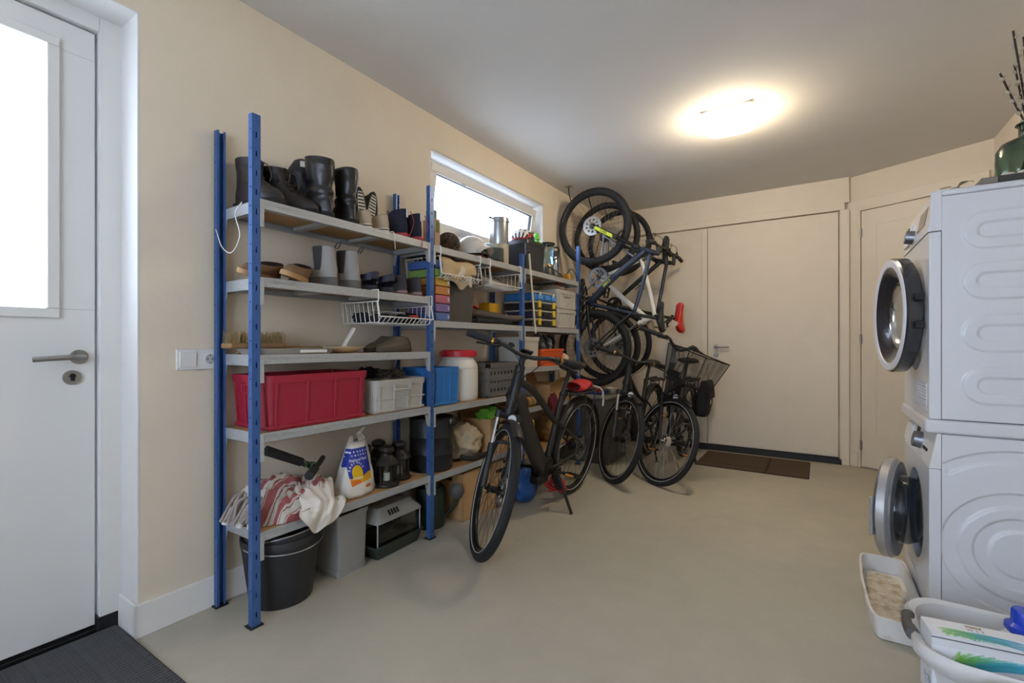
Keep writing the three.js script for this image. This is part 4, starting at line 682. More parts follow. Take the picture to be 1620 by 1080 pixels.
// white strings hanging from the rack
single('string_loop', 'thin white cord looped over the rack end beam beside the first post', 'cord', tube([[0.25, 1.665, -0.985], [0.22, 1.62, -0.975], [0.26, 1.53, -0.972], [0.2, 1.47, -0.972], [0.12, 1.5, -0.974], [0.06, 1.58, -0.978]], 0.0022, 50, 6), mat(0xdcd9d0, 0.7));
single('white_string', 'short white string dangling from the top shelf edge below the beige sneakers', 'string', tube([[0.30, S1 + 0.003, -1.70], [0.318, S1 + 0.004, -1.715], [0.320, S1 - 0.035, -1.72], [0.319, S1 - 0.08, -1.725]], 0.002, 24, 5), mat(0xd9d4c6, 0.8));

// ---- second shelf
const tan = { L: 0.255, W: 0.09, upper: fabric(0x7b5e42), sole: mat(0xb08a5c, 0.75), soleT: 0.02, lining: mat(0x2e231b, 0.9), rows: [[0.016, 0, 0.252, 0.043], [0.034, -0.002, 0.24, 0.043], [0.055, 0.0, 0.19, 0.041], [0.082, 0.004, 0.14, 0.036, 0.024]] };
shoe('slip_on_shoe', 'tan brown slip-on shoe partly behind the first blue post', tan, [0.12, S2 + 0.014, -1.205], -PI / 2 + 0.5, 'tan slip-on shoes').rotateX(-0.32);
shoe('slip_on_shoe', 'tan brown slip-on shoe with pale sole, nearer the grey rubber boots', tan, [0.165, S2 + 0.014, -1.30], -PI / 2 + 0.75, 'tan slip-on shoes').rotateX(-0.32);
const chelsea = { cat: 'boot', L: 0.27, W: 0.1, upper: mat(0x8d8780, 0.55), sole: mat(0x5d5751, 0.75), soleT: 0.042, lining: mat(0x2b2927, 0.9), depth: 0.08, rows: [[0.03, 0, 0.268, 0.048], [0.065, -0.002, 0.255, 0.048], [0.09, 0.0, 0.19, 0.045], [0.12, 0.008, 0.135, 0.042], [0.155, 0.01, 0.13, 0.043], [0.185, 0.006, 0.132, 0.046, 0.0]] };
[[-1.395, 'grey rubber ankle boot with dark elastic gusset, left one of the pair'], [-1.525, 'grey rubber ankle boot with pull loop, beside the navy sandals']].forEach(([z, lab]) => {
  const t = shoe('rubber_ankle_boot', lab, chelsea, [0.285, S2, z], PI + 0.25, 'grey rubber ankle boots');
  for (const s of [-1, 1]) part('elastic_gusset', surf((u, v) => { const w = 0.026 * (0.55 + 0.45 * v), x = 0.07 + (u - 0.5) * 2 * w; return V(x, 0.075 + 0.108 * v, s * (0.0475 + 0.0005 + 0.002 * v) * sqrt(max(0.1, 1 - pow((x - 0.07) / 0.075, 2)))); }, 8, 10), fabric(0x3a3734), t);
  part('pull_loop', tube([[0.004, 0.178, -0.008], [-0.008, 0.2, -0.004], [-0.02, 0.206, 0.002], [-0.012, 0.19, 0.006], [0.002, 0.176, 0.008]], 0.0032, 20, 6), mat(0x3a3734, 0.8), t);
});
const sandal = (lab, pos, ry) => {
  const t = thing('navy_sandal', lab, 'sandal', pos, ry, 'navy sandals'), nm = leather(0x20263a, 0.6), n = 28;
  part('footbed', loft([ringAt(n, 0, 0.26, 0.044, 0, 0, 0, 0.16), ringAt(n, -0.004, 0.264, 0.047, 0.004, 0, 0, 0.16), ringAt(n, -0.004, 0.264, 0.047, 0.028, 0, 0, 0.16), ringAt(n, 0, 0.26, 0.044, 0.032, 0, 0, 0.16)]), mat(0x23252c, 0.8), t);
  const strap = (x0, x1, h, lean) => surf((u, v) => { const a = u * PI; return V(mix(x0, x1, v) + lean * sin(a), 0.03 + h * sin(a), 0.046 * cos(a)); }, 18, 6);
  part('front_strap', strap(0.14, 0.225, 0.045, 0.0), nm, t); part('instep_strap', strap(0.06, 0.105, 0.062, 0.02), nm, t);
  part('heel_strap', surf((u, v) => { const a = (u - 0.5) * PI; return V(0.055 - 0.062 * cos(a), 0.045 + 0.035 * v + 0.02 * cos(a), 0.045 * sin(a)); }, 18, 4), nm, t);
  return t;
};
sandal('navy blue sandal with wide straps, beside the grey rubber boots', [0.285, S2, -1.63], PI + 0.2);
sandal('navy blue sandal with wide straps, beside the dark hiking shoes', [0.285, S2, -1.735], PI + 0.1);
const hiker = { L: 0.27, W: 0.096, upper: fabric(0x39363a), sole: mat(0x6b5a57, 0.8), soleT: 0.026, lining: mat(0x1b1a1b, 0.9), stripe: mat(0xa5817c, 0.7), rows: sneakerRows.map(([a, b, c, d, e]) => [a * 1.15, b, c, d, e]), laces: [0.06, 0.095, 4], laceMat: mat(0x8f6d70, 0.8) };
shoe('dark_hiking_shoe', 'dark grey hiking shoe with pinkish laces, nearer the navy sandals', hiker, [0.285, S2, -1.835], PI + 0.08, 'dark hiking shoes');
shoe('dark_hiking_shoe', 'dark grey hiking shoe with pinkish laces, against the second blue post', hiker, [0.285, S2, -1.945], PI - 0.06, 'dark hiking shoes');

// ---- wire baskets hung under shelves
function wireBasket(label, z0, z1, yTop, h, frontDrop) {
  const t = thing('wire_basket', label, 'basket', [0, 0, 0], 0, 'white wire under-shelf baskets'), x0 = 0.05, x1 = 0.335, xf = 0.345, l = [], hk = [], yB = yTop - h, r = 0.0022;
  const yf = yB + frontDrop;
  for (const z of [z0, z1]) { hk.push(merge(wire([[x0, yTop, z], [x1, yTop, z], [x1, yTop + 0.056, z], [x1 - 0.05, yTop + 0.057, z]], 0.0032, 7), wire([[x1 - 0.005, yTop, z], [xf, yf, z]], 0.003, 7))); const n = 9; for (let i = 0; i < n; i++) { const x = mix(x0, x1 - 0.012, i / (n - 1)); l.push(wire([[x, yTop, z], [x + 0.004, yB + 0.004, z + (z === z0 ? -0.012 : 0.012)]], r)); } }
  l.push(wire([[xf, yf, z0], [xf, yf, z1]], 0.003, 7), wire([[x0, yTop, z0], [x0, yTop, z1]], 0.003, 7));
  const m = Math.round(abs(z1 - z0) / 0.031); for (let i = 0; i <= m; i++) { const z = mix(z0 - 0.012, z1 + 0.012, i / m); l.push(wire([[x0, yTop, z], [x0 + 0.004, yB, z], [xf - 0.03, yB, z], [xf, yf, z]], r)); }
  for (let i = 0; i <= 5; i++) { const x = mix(x0 + 0.004, xf - 0.03, i / 5); l.push(wire([[x, yB, z0 - 0.012], [x, yB, z1 + 0.012]], r)); }
  part('basket_wires', merge(l), M.whiteWire, t); hk.forEach((g) => part('hanger', g, M.whiteWire, t));
  return t;
}
wireBasket('white wire basket hung under the second shelf, holding dark gloves and straps', -1.60, -1.985, 1.318, 0.105, 0.03);
wireBasket('white wire basket full of folded sacks under the shelf right of the second post', -2.06, -2.44, 1.615, 0.12, 0.02);
wireBasket('white wire basket holding grey paper rolls under the shelf by the third post', -2.55, -2.93, 1.615, 0.115, 0.012);
{ const y0 = 1.216, cm = [0x20232c, 0x2b2b2d, 0x3a3633, 0x23201f, 0x1b1c20];
  const lab = ['dark blue glove at the far left of the wire basket', 'black folded strap in the wire basket', 'grey knitted glove in the wire basket', 'dark brown glove near the front of the wire basket', 'black pouch at the right end of the wire basket'];
  [[0.14, -1.66, 0.05, 0.03, 0.045], [0.25, -1.70, 0.06, 0.022, 0.04], [0.16, -1.78, 0.07, 0.03, 0.05], [0.27, -1.83, 0.045, 0.022, 0.05], [0.2, -1.92, 0.06, 0.035, 0.045]].forEach(([x, z, a, b, c], i) => single('stored_glove', lab[i], 'glove', blob(a, b, c, 0.35, 2.2, i * 3.1, -0.8), fabric(cm[i]), [x, y0 + b * 0.8 + 0.003, z], i, 'things in the wire basket'));
  single('red_dog_lead', 'red tape reel lying in the wire basket', 'reel', merge(at(new THREE.TorusGeometry(0.022, 0.007, 8, 20), 0.29, y0 + 0.04, -1.885, PI / 2)), mat(0xb0301f, 0.6));
  single('grey_cable_coil', 'loose grey strap coil on top in the wire basket', 'strap', tube(Array.from({ length: 18 }, (_, i) => V(0.24 + 0.05 * cos(i * 0.9), y0 + 0.055 + 0.004 * sin(i * 2.1), -1.75 + 0.09 * sin(i * 0.75) * (0.6 + 0.02 * i))), 0.004, 90, 6), mat(0x8a8782, 0.7));
}
{ // folded sacks in the middle basket
  const sack = (s, y, rot, col) => { const g = surf((u, v) => { const z = mix(-2.085 - 0.02 * s / 2.3, -2.40 + 0.03 * s / 2.3, v) + 0.012 * noise.noise(u * 4, v * 3, s), e = 0.012 * noise.noise(u * 5 + s, v * 4, s) + 0.008 * sin(v * 9 + s), l = u * 0.34; return l < 0.22 ? V(0.09 + l, y + e + 0.025 * (1 - u), z) : V(0.31 + 0.018 * sin(clamp((l - 0.22) / 0.05) * PI / 2) - s * 0.0022 + e * 0.5, y + e - pow(l - 0.22, 1.15) * (1.0 + 0.25 * sin(v * 5 + s)), z); }, 26, 24); const g2 = g.clone(); g2.translate(-0.003, -0.004, 0); return merge(g, g2); };
  ['beige folded paper sack lying on top in the wire basket', 'off-white folded sack in the middle of the wire basket', 'dull beige folded sack at the bottom of the wire basket'].forEach((lab, i) => single('folded_sack', lab, 'sack', sack(i * 2.3, 1.605 - i * 0.024, 0, 0), fabric([0xc2a87e, 0xcfc5b0, 0xac9c80][i]), undefined, undefined, 'folded sacks in the wire basket'));
  [[0.14, 1.552, -2.66, 0.036, 0x8d8980, 'thick grey paper roll in the wire basket by the third post'], [0.29, 1.528, -2.82, 0.02, 0xb3aea4, 'thin white tube in the wire basket by the third post']].forEach(([x, y, z, r, c, lab], i) => { const g = merge(at(latheCreased([[r * 0.55, -0.14], [r, -0.14], [r, 0.14], [r * 0.55, 0.14], [r * 0.55, -0.14]], 24), 0, 0, 0, PI / 2, 0.0)); single('paper_roll', lab, 'roll', g, mat(c, 0.8), [i ? 0.24 : 0.18, y, -2.74], i ? 0.15 : 0.1, 'paper rolls'); });
}

// ---- third shelf
{
  const t = thing('scrubbing_brush', 'wooden brush with upright straw bristles behind the first blue post', 'brush', [0.10, S3, -1.12], 0.1);
  part('brush_head', box(0.07, 0.022, 0.26, 0, 0.035, -0.0, 0.006, 2), M.brownWood, t);
  const l = []; for (let i = 0; i < 240; i++) { const x = rr(-0.03, 0.03), z = rr(-0.125, 0.125); l.push(rod(V(x, 0.045, z), V(x + rr(-0.006, 0.006), rr(0.08, 0.1), z + rr(-0.006, 0.006)), 0.0012, 0.0008, 3, true)); }
  part('bristles', merge(l), mat(0x9d8552, 0.9), t, { kind: 'stuff' });
  part('handle', box(0.03, 0.02, 0.12, 0.0, 0.012, 0.02, 0.006, 2), M.brownWood, t);
  const d = thing('grey_serving_tray', 'shallow grey plastic tray with white label lying on the third shelf', 'tray', [0.235, S3, -1.19], 0.0);
  part('tray_body', tub([[0.13, 0.34, 0, 0.02], [0.15, 0.38, 0.022, 0.03], [0.158, 0.39, 0.024, 0.03]], 0.004), plastic(0xa09d96, 0.45), d);
  part('label', box(0.001, 0.012, 0.13, 0.0772, 0.0125, -0.07, 0), mat(0xdad7cf, 0.5), d);
  const p = thing('dustpan', 'cream plastic dustpan with white handle sticking up', 'dustpan', [0.225, S3, -1.48], 0.2);
  part('pan', surf((u, v) => { const a = v * 2 * PI, q = mix(0.03, 1, u), r = 1 - 0.12 * pow(abs(cos(a)), 4); return V(0.075 * q * r * cos(a), 0.001 + 0.032 * pow(q, 3), 0.125 * q * r * sin(a)); }, 14, 40), plastic(0xcdbd98, 0.5), p);
  part('handle', merge(flatTube([[0.0, 0.03], [0.08, 0.12]], [0.006, 0.008], [0.011, 0.013], 12)), plastic(0xd6d2c8, 0.4), p).rotation.y = PI * 0.52;
  const st = thing('straw_whisk', 'dry straw hand brush lying flat behind the dustpan', 'brush', [0.1, S3, -1.42], 0);
  const q = []; for (let i = 0; i < 90; i++) { const a = rr(-1, 1); q.push(rod(V(0, 0.012 + rr(0, 0.02), 0.1), V(a * 0.05, 0.008 + rr(0, 0.028), -0.12 + rr(-0.02, 0.02)), 0.0016, 0.001, 3, true)); }
  part('straw', merge(q), mat(0xa08a5c, 0.9), st, { kind: 'stuff' }); part('binding', at(new THREE.CylinderGeometry(0.016, 0.016, 0.07, 12), 0, 0.018, 0.13, PI / 2), M.brownWood, st);
}
const clog = { cat: 'clog', L: 0.27, W: 0.1, upper: mat(0x5b5040, 0.7), sole: mat(0x4c4335, 0.8), soleT: 0.022, lining: mat(0x26211b, 0.95), depth: 0.03, rows: [[0.015, 0, 0.268, 0.048], [0.03, -0.002, 0.262, 0.049], [0.045, 0.0, 0.235, 0.047], [0.06, 0.01, 0.19, 0.042], [0.074, 0.02, 0.15, 0.034, -0.012]] };
shoe('garden_clog', 'olive brown garden clog, toe pointing along the shelf, nearer the dustpan', clog, [0.2, S3, -1.945], -PI / 2 + 0.15, 'garden clogs');
shoe('garden_clog', 'olive brown garden clog at the back by the second blue post', clog, [0.1, S3, -1.965], -PI / 2 + 0.1, 'garden clogs');

// ---- fourth shelf: crates
function crate(name, label, o, pos) {
  const t = thing(name, label, 'crate', pos, o.ry ?? 0, o.group), { w, d, h, m } = o, k = o.taper ?? 0.94; // d along x, w along z
  part('body', tub([[d * k, w * k, 0, 0.02], [d, w, h * 0.82, 0.025], [d, w, h, 0.025]], 0.004), m, t);
  part('rim', tub([[d + 0.012, w + 0.012, h - 0.032, 0.03], [d + 0.016, w + 0.016, h, 0.03]], 0.009), m, t);
  if (o.ribs) { const l = []; for (const s of [-1, 1]) { for (let i = 0; i < o.ribs; i++) { const z = mix(-w / 2 * 0.86, w / 2 * 0.86, i / (o.ribs - 1)); l.push(at(box(0.008, h * 0.86, 0.012, 0, 0, 0, 0.002), s * (d / 2 * 0.97 + 0.002), h * 0.45, z * 0.98, 0, 0, s * -0.06)); const x = mix(-d / 2 * 0.8, d / 2 * 0.8, i / (o.ribs - 1)); l.push(at(box(0.012, h * 0.86, 0.008, 0, 0, 0, 0.002), x, h * 0.45, s * (w / 2 * 0.97 + 0.002), s * 0.06)); } l.push(box(0.01, 0.012, w * 0.97, s * d * 0.478, 0.012, 0, 0.002), box(d * 0.95, 0.012, 0.01, 0, 0.012, s * w * 0.48, 0.002)); } if (o.band) for (const s of [-1, 1]) l.push(box(0.008, 0.008, w * 0.98, s * d * 0.49, h * 0.42, 0, 0.002)); part('ribs', merge(l), m, t); }
  for (const s of [-1, 1]) part('handle_surround', merge(box(0.1, 0.007, 0.012, 0, h * 0.74 + 0.016, s * (w / 2 + 0.001), 0.002), box(0.1, 0.005, 0.008, 0, h * 0.74 - 0.016, s * (w / 2 + 0.001), 0.002), box(0.006, 0.036, 0.008, -0.05, h * 0.74, s * (w / 2 + 0.001), 0.002), box(0.006, 0.036, 0.008, 0.05, h * 0.74, s * (w / 2 + 0.001), 0.002)), m, t);
  if (o.grip) for (const s of [-1, 1]) part('handle', wire([[s * (d / 2 + 0.008), h * 0.86, -0.06], [s * (d / 2 + 0.012), h * 0.68, -0.055], [s * (d / 2 + 0.012), h * 0.68, 0.055], [s * (d / 2 + 0.008), h * 0.86, 0.06]], 0.005, 6), m, t);
  return t;
}
const redP = plastic(0x9c2036, 0.4), greyP = plastic(0xb0aca3, 0.5), blueP = plastic(0x2f74b8, 0.42), darkGrey = plastic(0x5e5c59, 0.6);
crate('red_crate', 'large dark red plastic crate on the fourth shelf', { w: 0.5, d: 0.27, h: 0.225, m: redP, ribs: 4 }, [0.17, S4, -1.305]);
crate('grey_crate', 'light grey plastic crate with dark gloves on top, on the fourth shelf', { w: 0.355, d: 0.265, h: 0.17, m: greyP, ribs: 4, band: true, grip: true }, [0.17, S4, -1.785]);
['black rubber glove on top of the grey crate, at its back', 'dark brown work glove on top of the grey crate', 'grey rag draped on the grey crate near the blue post'].forEach((lab, i) => single('work_glove', lab, 'glove', blob([0.06, 0.05, 0.05][i], [0.035, 0.026, 0.025][i], [0.07, 0.06, 0.045][i], 0.4, 2.4, i * 5 + 1, -0.7), fabric([0x232326, 0x35302b, 0x4c4741][i]), [[0.1, 0.2, 0.18][i], S4 + 0.17 + [0.022, 0.02, 0.018][i], [-1.73, -1.75, -1.86][i]], i * 0.7, 'gloves on the grey crate'));
crate('blue_crate', 'bright blue plastic crate behind the second blue post', { w: 0.225, d: 0.26, h: 0.225, m: blueP, ribs: 4 }, [0.165, U3, -2.16]);
{
  const t = thing('white_barrel', 'white plastic screw-top barrel with red lid', 'barrel', [0.17, U3, -2.415]);
  part('barrel_body', latheCreased([[0, 0], [0.118, 0], [0.128, 0.012], [0.13, 0.05], [0.128, 0.055], [0.13, 0.06], [0.13, 0.20], [0.127, 0.205], [0.13, 0.21], [0.125, 0.235], [0.105, 0.262], [0.1, 0.27], [0.1, 0.285]], 40, 0.9), plastic(0xd8d3c6, 0.45), t);
  const l = []; for (let i = 0; i < 10; i++) { const a = i / 10 * 2 * PI; l.push(at(box(0.012, 0.034, 0.03, 0, 0, 0, 0.004, 2), 0.115 * cos(a), 0.301, 0.115 * sin(a), 0, -a, 0)); }
  part('red_lid', merge(latheCreased([[0.112, 0.282], [0.116, 0.284], [0.116, 0.318], [0.108, 0.326], [0, 0.322]], 40), l), plastic(0xc01f2e, 0.4), t);
}
{ // grey folding crate with square openings
  const t = thing('folding_crate', 'dark grey folding plastic crate with square openings on the middle shelf', 'crate', [0.165, U3, -2.775], 0), w = 0.4, d = 0.27, h = 0.235, panel = (L) => { const hs = []; for (const row of [0.045, 0.105, 0.16]) for (let i = 0; i < Math.round(L / 0.042); i++) { const x = -L / 2 + 0.03 + i * 0.042; if (x < L / 2 - 0.02) hs.push([[x - 0.009, row - 0.011], [x + 0.009, row - 0.011], [x + 0.009, row + 0.011], [x - 0.009, row + 0.011]].reverse()); } return ext(shapeOf([[-L / 2, 0], [L / 2, 0], [L / 2, h - 0.03], [-L / 2, h - 0.03]], hs), 0.004); };
  for (const s of [-1, 1]) { part('long_panel', at(panel(w - 0.02), s * (d / 2 - 0.006) - 0.002, 0.005, 0, 0, PI / 2, 0), darkGrey, t); part('short_panel', at(panel(d - 0.03), 0, 0.005, s * (w / 2 - 0.006) - 0.002), darkGrey, t); }
  const fr = []; for (const x of [-1, 1]) for (const z of [-1, 1]) fr.push(box(0.03, h, 0.03, x * (d / 2 - 0.015), h / 2, z * (w / 2 - 0.015), 0.006)); for (const s of [-1, 1]) for (const y of [0.012, 0.118, h - 0.018]) { fr.push(box(0.012, y > 0.2 ? 0.036 : 0.014, w, s * (d / 2 - 0.006), y, 0, 0.003), box(d, y > 0.2 ? 0.036 : 0.014, 0.012, 0, y, s * (w / 2 - 0.006), 0.003)); }
  part('crate_frame', merge(fr), darkGrey, t); part('base', box(d - 0.02, 0.005, w - 0.02, 0, 0.004, 0), darkGrey, t);
}

// ---- fifth shelf
{ // heap of red and white striped towels
  const stripes = mat(0xffffff, 0.95, { map: canvasTex(256, 256, (c, W, H) => { c.fillStyle = '#d8cfc2'; c.fillRect(0, 0, W, H); const band = (y, h, col) => { c.fillStyle = col; c.fillRect(0, y, W, h); }; band(20, 40, '#a65656'); band(66, 4, '#a65656'); band(104, 5, '#8e4a4a'); band(120, 34, '#b06060'); band(158, 4, '#9a5050'); band(205, 26, '#a85a58'); band(236, 4, '#9a5050'); for (let i = 0; i < 9000; i++) { c.fillStyle = `rgba(${i % 2 ? 255 : 0},${i % 2 ? 250 : 0},${i % 2 ? 240 : 0},0.06)`; c.fillRect(rnd() * W, rnd() * H, 2, 2); } }), bumpMap: fabricBump, bumpScale: 0.001 }); stripes.userData.metric = false; stripes.map.wrapS = stripes.map.wrapT = THREE.RepeatWrapping;
  const whiteT = fabric(0xd9d1c4);
  const drape = (cx, cz, rx, rz, h, s, uvs, y0 = 0) => { const g = surf((u, v) => { const a = v * 2 * PI, q = pow(u, 0.8), k = 1 + 0.12 * noise.noise(cos(a) * 2 + s, sin(a) * 2, s) * q, f = 0.036 * noise.noise(q * 5 * cos(a) + s, q * 5 * sin(a), s * 2) + 0.016 * noise.noise(q * 13 * cos(a) + s, q * 9 * sin(a), s * 3) + 0.012 * sin(a * 7 + s + q * 6) * q; return V(cx + rx * q * k * cos(a), max(y0 + 0.002, y0 + h * (1 - pow(q, 2.6)) + f * (1 - 0.5 * q)), cz + rz * q * k * sin(a)); }, 26, 60); const p = g.attributes.position, uv = g.attributes.uv; for (let i = 0; i < p.count; i++) uv.setXY(i, p.getZ(i) * uvs, (p.getX(i) * 1.5 - p.getZ(i) * 0.35 + 0.05 * noise.noise(p.getX(i) * 9, p.getZ(i) * 9, s)) * uvs + s); return keep(g); };
  const t = thing('striped_towel', 'large red and white striped towel heaped at the bottom of the towel pile', 'towel', [0, S5, 0], 0, 'towels on the lowest shelf');
  part('towel_cloth', drape(0.165, -1.19, 0.135, 0.17, 0.165, 1.3, 4.2), stripes, t);
  const t2 = thing('striped_towel', 'red and white striped towel folded over on the right of the pile', 'towel', [0, S5, 0], 0, 'towels on the lowest shelf');
  part('towel_cloth', drape(0.21, -1.315, 0.11, 0.085, 0.15, 4.1, 5), stripes, t2);
  const t5 = thing('striped_towel', 'red and white striped towel bunched up in the middle of the pile', 'towel', [0, S5, 0], 0, 'towels on the lowest shelf');
  part('towel_cloth', drape(0.23, -1.20, 0.095, 0.12, 0.125, 9.4, 6), stripes, t5);
  const t3 = thing('white_towel', 'plain white towel corner hanging over the edge of the lowest shelf', 'towel', [0, S5, 0], 0, 'towels on the lowest shelf');
  part('towel_cloth', surf((u, v) => { const e = pow(sin(v * PI), 0.6), z = mix(-1.185, -1.385, v) + 0.014 * sin(u * 7 + v * 3), f = 0.014 * noise.noise(u * 5, v * 6, 2) + 0.008 * sin(v * 15 + u * 5) * u; const l = u * 0.245 * (0.5 + 0.5 * e); return l < 0.125 ? V(0.215 + l * 0.98, 0.115 - l * 0.5 + f + 0.02 * sin(u * 6), z) : V(0.3375 + 0.014 * sin((l - 0.125) * 26) + f * 0.8, 0.0525 + f - (l - 0.125) * 1.0, z - 0.02 * (v - 0.5) * u); }, 34, 40), whiteT, t3);
  const t4 = thing('fringed_blanket', 'white and grey blanket with knotted fringe behind the first blue post', 'blanket', [0, S5, 0], 0, 'towels on the lowest shelf');
  part('blanket_roll', drape(0.15, -1.07, 0.1, 0.06, 0.13, 7.7, 3), whiteT, t4);
  const fr = [], caps = []; for (let i = 0; i < 16; i++) { const x = rr(0.1, 0.26), z0 = -1.06 + rr(-0.02, 0.03), y = rr(0.07, 0.13); fr.push(tube([[x, y, z0], [x + rr(-0.01, 0.02), y - 0.02, z0 + 0.035], [x + rr(-0.01, 0.02), rr(0.02, 0.05), z0 + rr(0.05, 0.075)]], 0.006, 8, 6)); }
  for (const [x, z] of [[0.12, -0.985], [0.2, -1.0], [0.255, -1.015]]) caps.push(rod(V(x, 0.006, z), V(x + 0.012, 0.075, z - 0.02), 0.014, 0.014, 12));
  part('fringe', merge(fr), fabric(0x9b8f88), t4, { kind: 'stuff' }); caps.forEach((g) => part('white_tag', g, mat(0xd6d3cc, 0.6), t4));
  single('handle_ball', 'white handled table fork lying at the end of the towels', 'cutlery', merge(rod(V(0.29, S5 + 0.008, -1.36), V(0.24, S5 + 0.008, -1.46), 0.005, 0.007, 8)), M.chrome);
}
{ // bicycle pump-like dark handle tool lying over the towels
  const t = thing('spare_handlebar', 'spare black handlebar with thick grips lying on the striped towels', 'handlebar', [0, 0, 0]);
  part('grip', merge(rod(V(0.19, 0.655, -1.115), V(0.205, 0.575, -1.27), 0.021, 0.019, 16)), M3.grip, t);
  part('grip', rod(V(0.315, 0.538, -1.235), V(0.25, 0.545, -1.31), 0.02, 0.017, 16), M3.grip, t);
  part('bar', merge(tube([[0.205, 0.575, -1.27], [0.21, 0.555, -1.31], [0.19, 0.54, -1.36], [0.12, 0.55, -1.44]], 0.0125, 20, 10), rod(V(0.25, 0.545, -1.31), V(0.205, 0.553, -1.33), 0.012)), M.dark, t);
  part('clamp', merge(at(new THREE.TorusGeometry(0.019, 0.005, 8, 18), 0.205, 0.57, -1.28, 0.4, 0, 0), box(0.035, 0.03, 0.03, 0.21, 0.55, -1.32, 0.006)), mat(0x3f5a35, 0.6), t);
}
{ // plastic carrier bag with printed sun
  const print = mat(0xffffff, 0.35, { map: canvasTex(512, 512, (c, W, H) => {
    c.fillStyle = '#d9d4c9'; c.fillRect(0, 0, W, H);
    c.fillStyle = '#26379a'; c.beginPath(); c.moveTo(120, 90); c.lineTo(400, 90); c.lineTo(400, 330); c.lineTo(120, 330); c.fill();
    c.fillStyle = '#e3b81c'; c.beginPath(); c.arc(215, 290, 62, PI, 2 * PI); c.lineTo(277, 330); c.lineTo(153, 330); c.fill();
    c.fillStyle = '#e3a51c'; c.beginPath(); c.moveTo(120, 325); c.quadraticCurveTo(190, 345, 250, 345); c.quadraticCurveTo(330, 300, 400, 305); c.lineTo(400, 372); c.lineTo(120, 385); c.fill();
    c.fillStyle = '#d9742a'; c.beginPath(); c.moveTo(120, 340); c.lineTo(240, 355); c.lineTo(240, 380); c.lineTo(120, 392); c.fill();
    c.fillStyle = '#cf6a3c'; c.beginPath(); c.ellipse(330, 420, 42, 15, 0, 0, 7); c.fill();
    c.fillStyle = '#e6e6ea'; c.font = 'bold 26px sans-serif'; for (let i = 0; i < 7; i++) { c.fillRect(140 + i * 36, 112, 12, 14); c.fillRect(150 + i * 34, 142, 12, 12); }
    c.font = 'italic bold 30px serif'; c.fillText('National Pack', 150, 196);
    c.save(); c.translate(215, 290); 'RADIANCE'.split('').forEach((ch, i) => { c.save(); c.rotate(-1.25 + i * 0.34); c.font = 'bold 26px sans-serif'; c.fillText(ch, -8, -76); c.restore(); }); c.restore();
  }) }); print.userData.metric = false; print.side = THREE.DoubleSide;
  const t = thing('plastic_carrier_bag', 'white plastic carrier bag printed with a yellow sun on blue', 'bag', [0.225, S5, -1.545], 0.15);
  const rings = [], n = 40; for (let i = 0; i <= 16; i++) { const u = i / 16, y = u * 0.255, w = mix(0.115, 0.05, pow(u, 1.6)) * (i === 0 ? 0.85 : 1), d = mix(0.066, 0.03, u), cx = -0.02 * u, cz = -0.035 * u; rings.push(Array.from({ length: n }, (_, k) => { const a = -k / n * 2 * PI, f = 1 + 0.09 * noise.noise(cos(a) * 3 + 9, u * 4, sin(a) * 3) + 0.03 * sin(a * 9 + u * 5); return V(cx + d * f * Math.sign(cos(a)) * pow(abs(cos(a)), 0.7), y, cz + w * f * Math.sign(sin(a)) * pow(abs(sin(a)), 0.8)); })); }
  const g = loft(rings, { capB: true }), p = g.attributes.position, uv = g.attributes.uv; for (let i = 0; i < p.count; i++) uv.setXY(i, p.getX(i) > -0.03 ? 0.5 - p.getZ(i) / 0.25 : 0.02, clamp(p.getY(i) / 0.29 + 0.04));
  part('bag_body', keep(g), print, t);
  part('bag_handle', merge(surf((u, v) => V(-0.02 + 0.012 * sin(u * 9), 0.245 + 0.085 * u, -0.055 + (v - 0.5) * mix(0.06, 0.018, u) - 0.022 * u), 10, 6), surf((u, v) => V(-0.015, 0.235 + 0.05 * u, 0.01 + (v - 0.5) * 0.05 * (1 - u * 0.5)), 8, 5)), mat(0xd9d5cc, 0.4, { side: THREE.DoubleSide }), t);
}
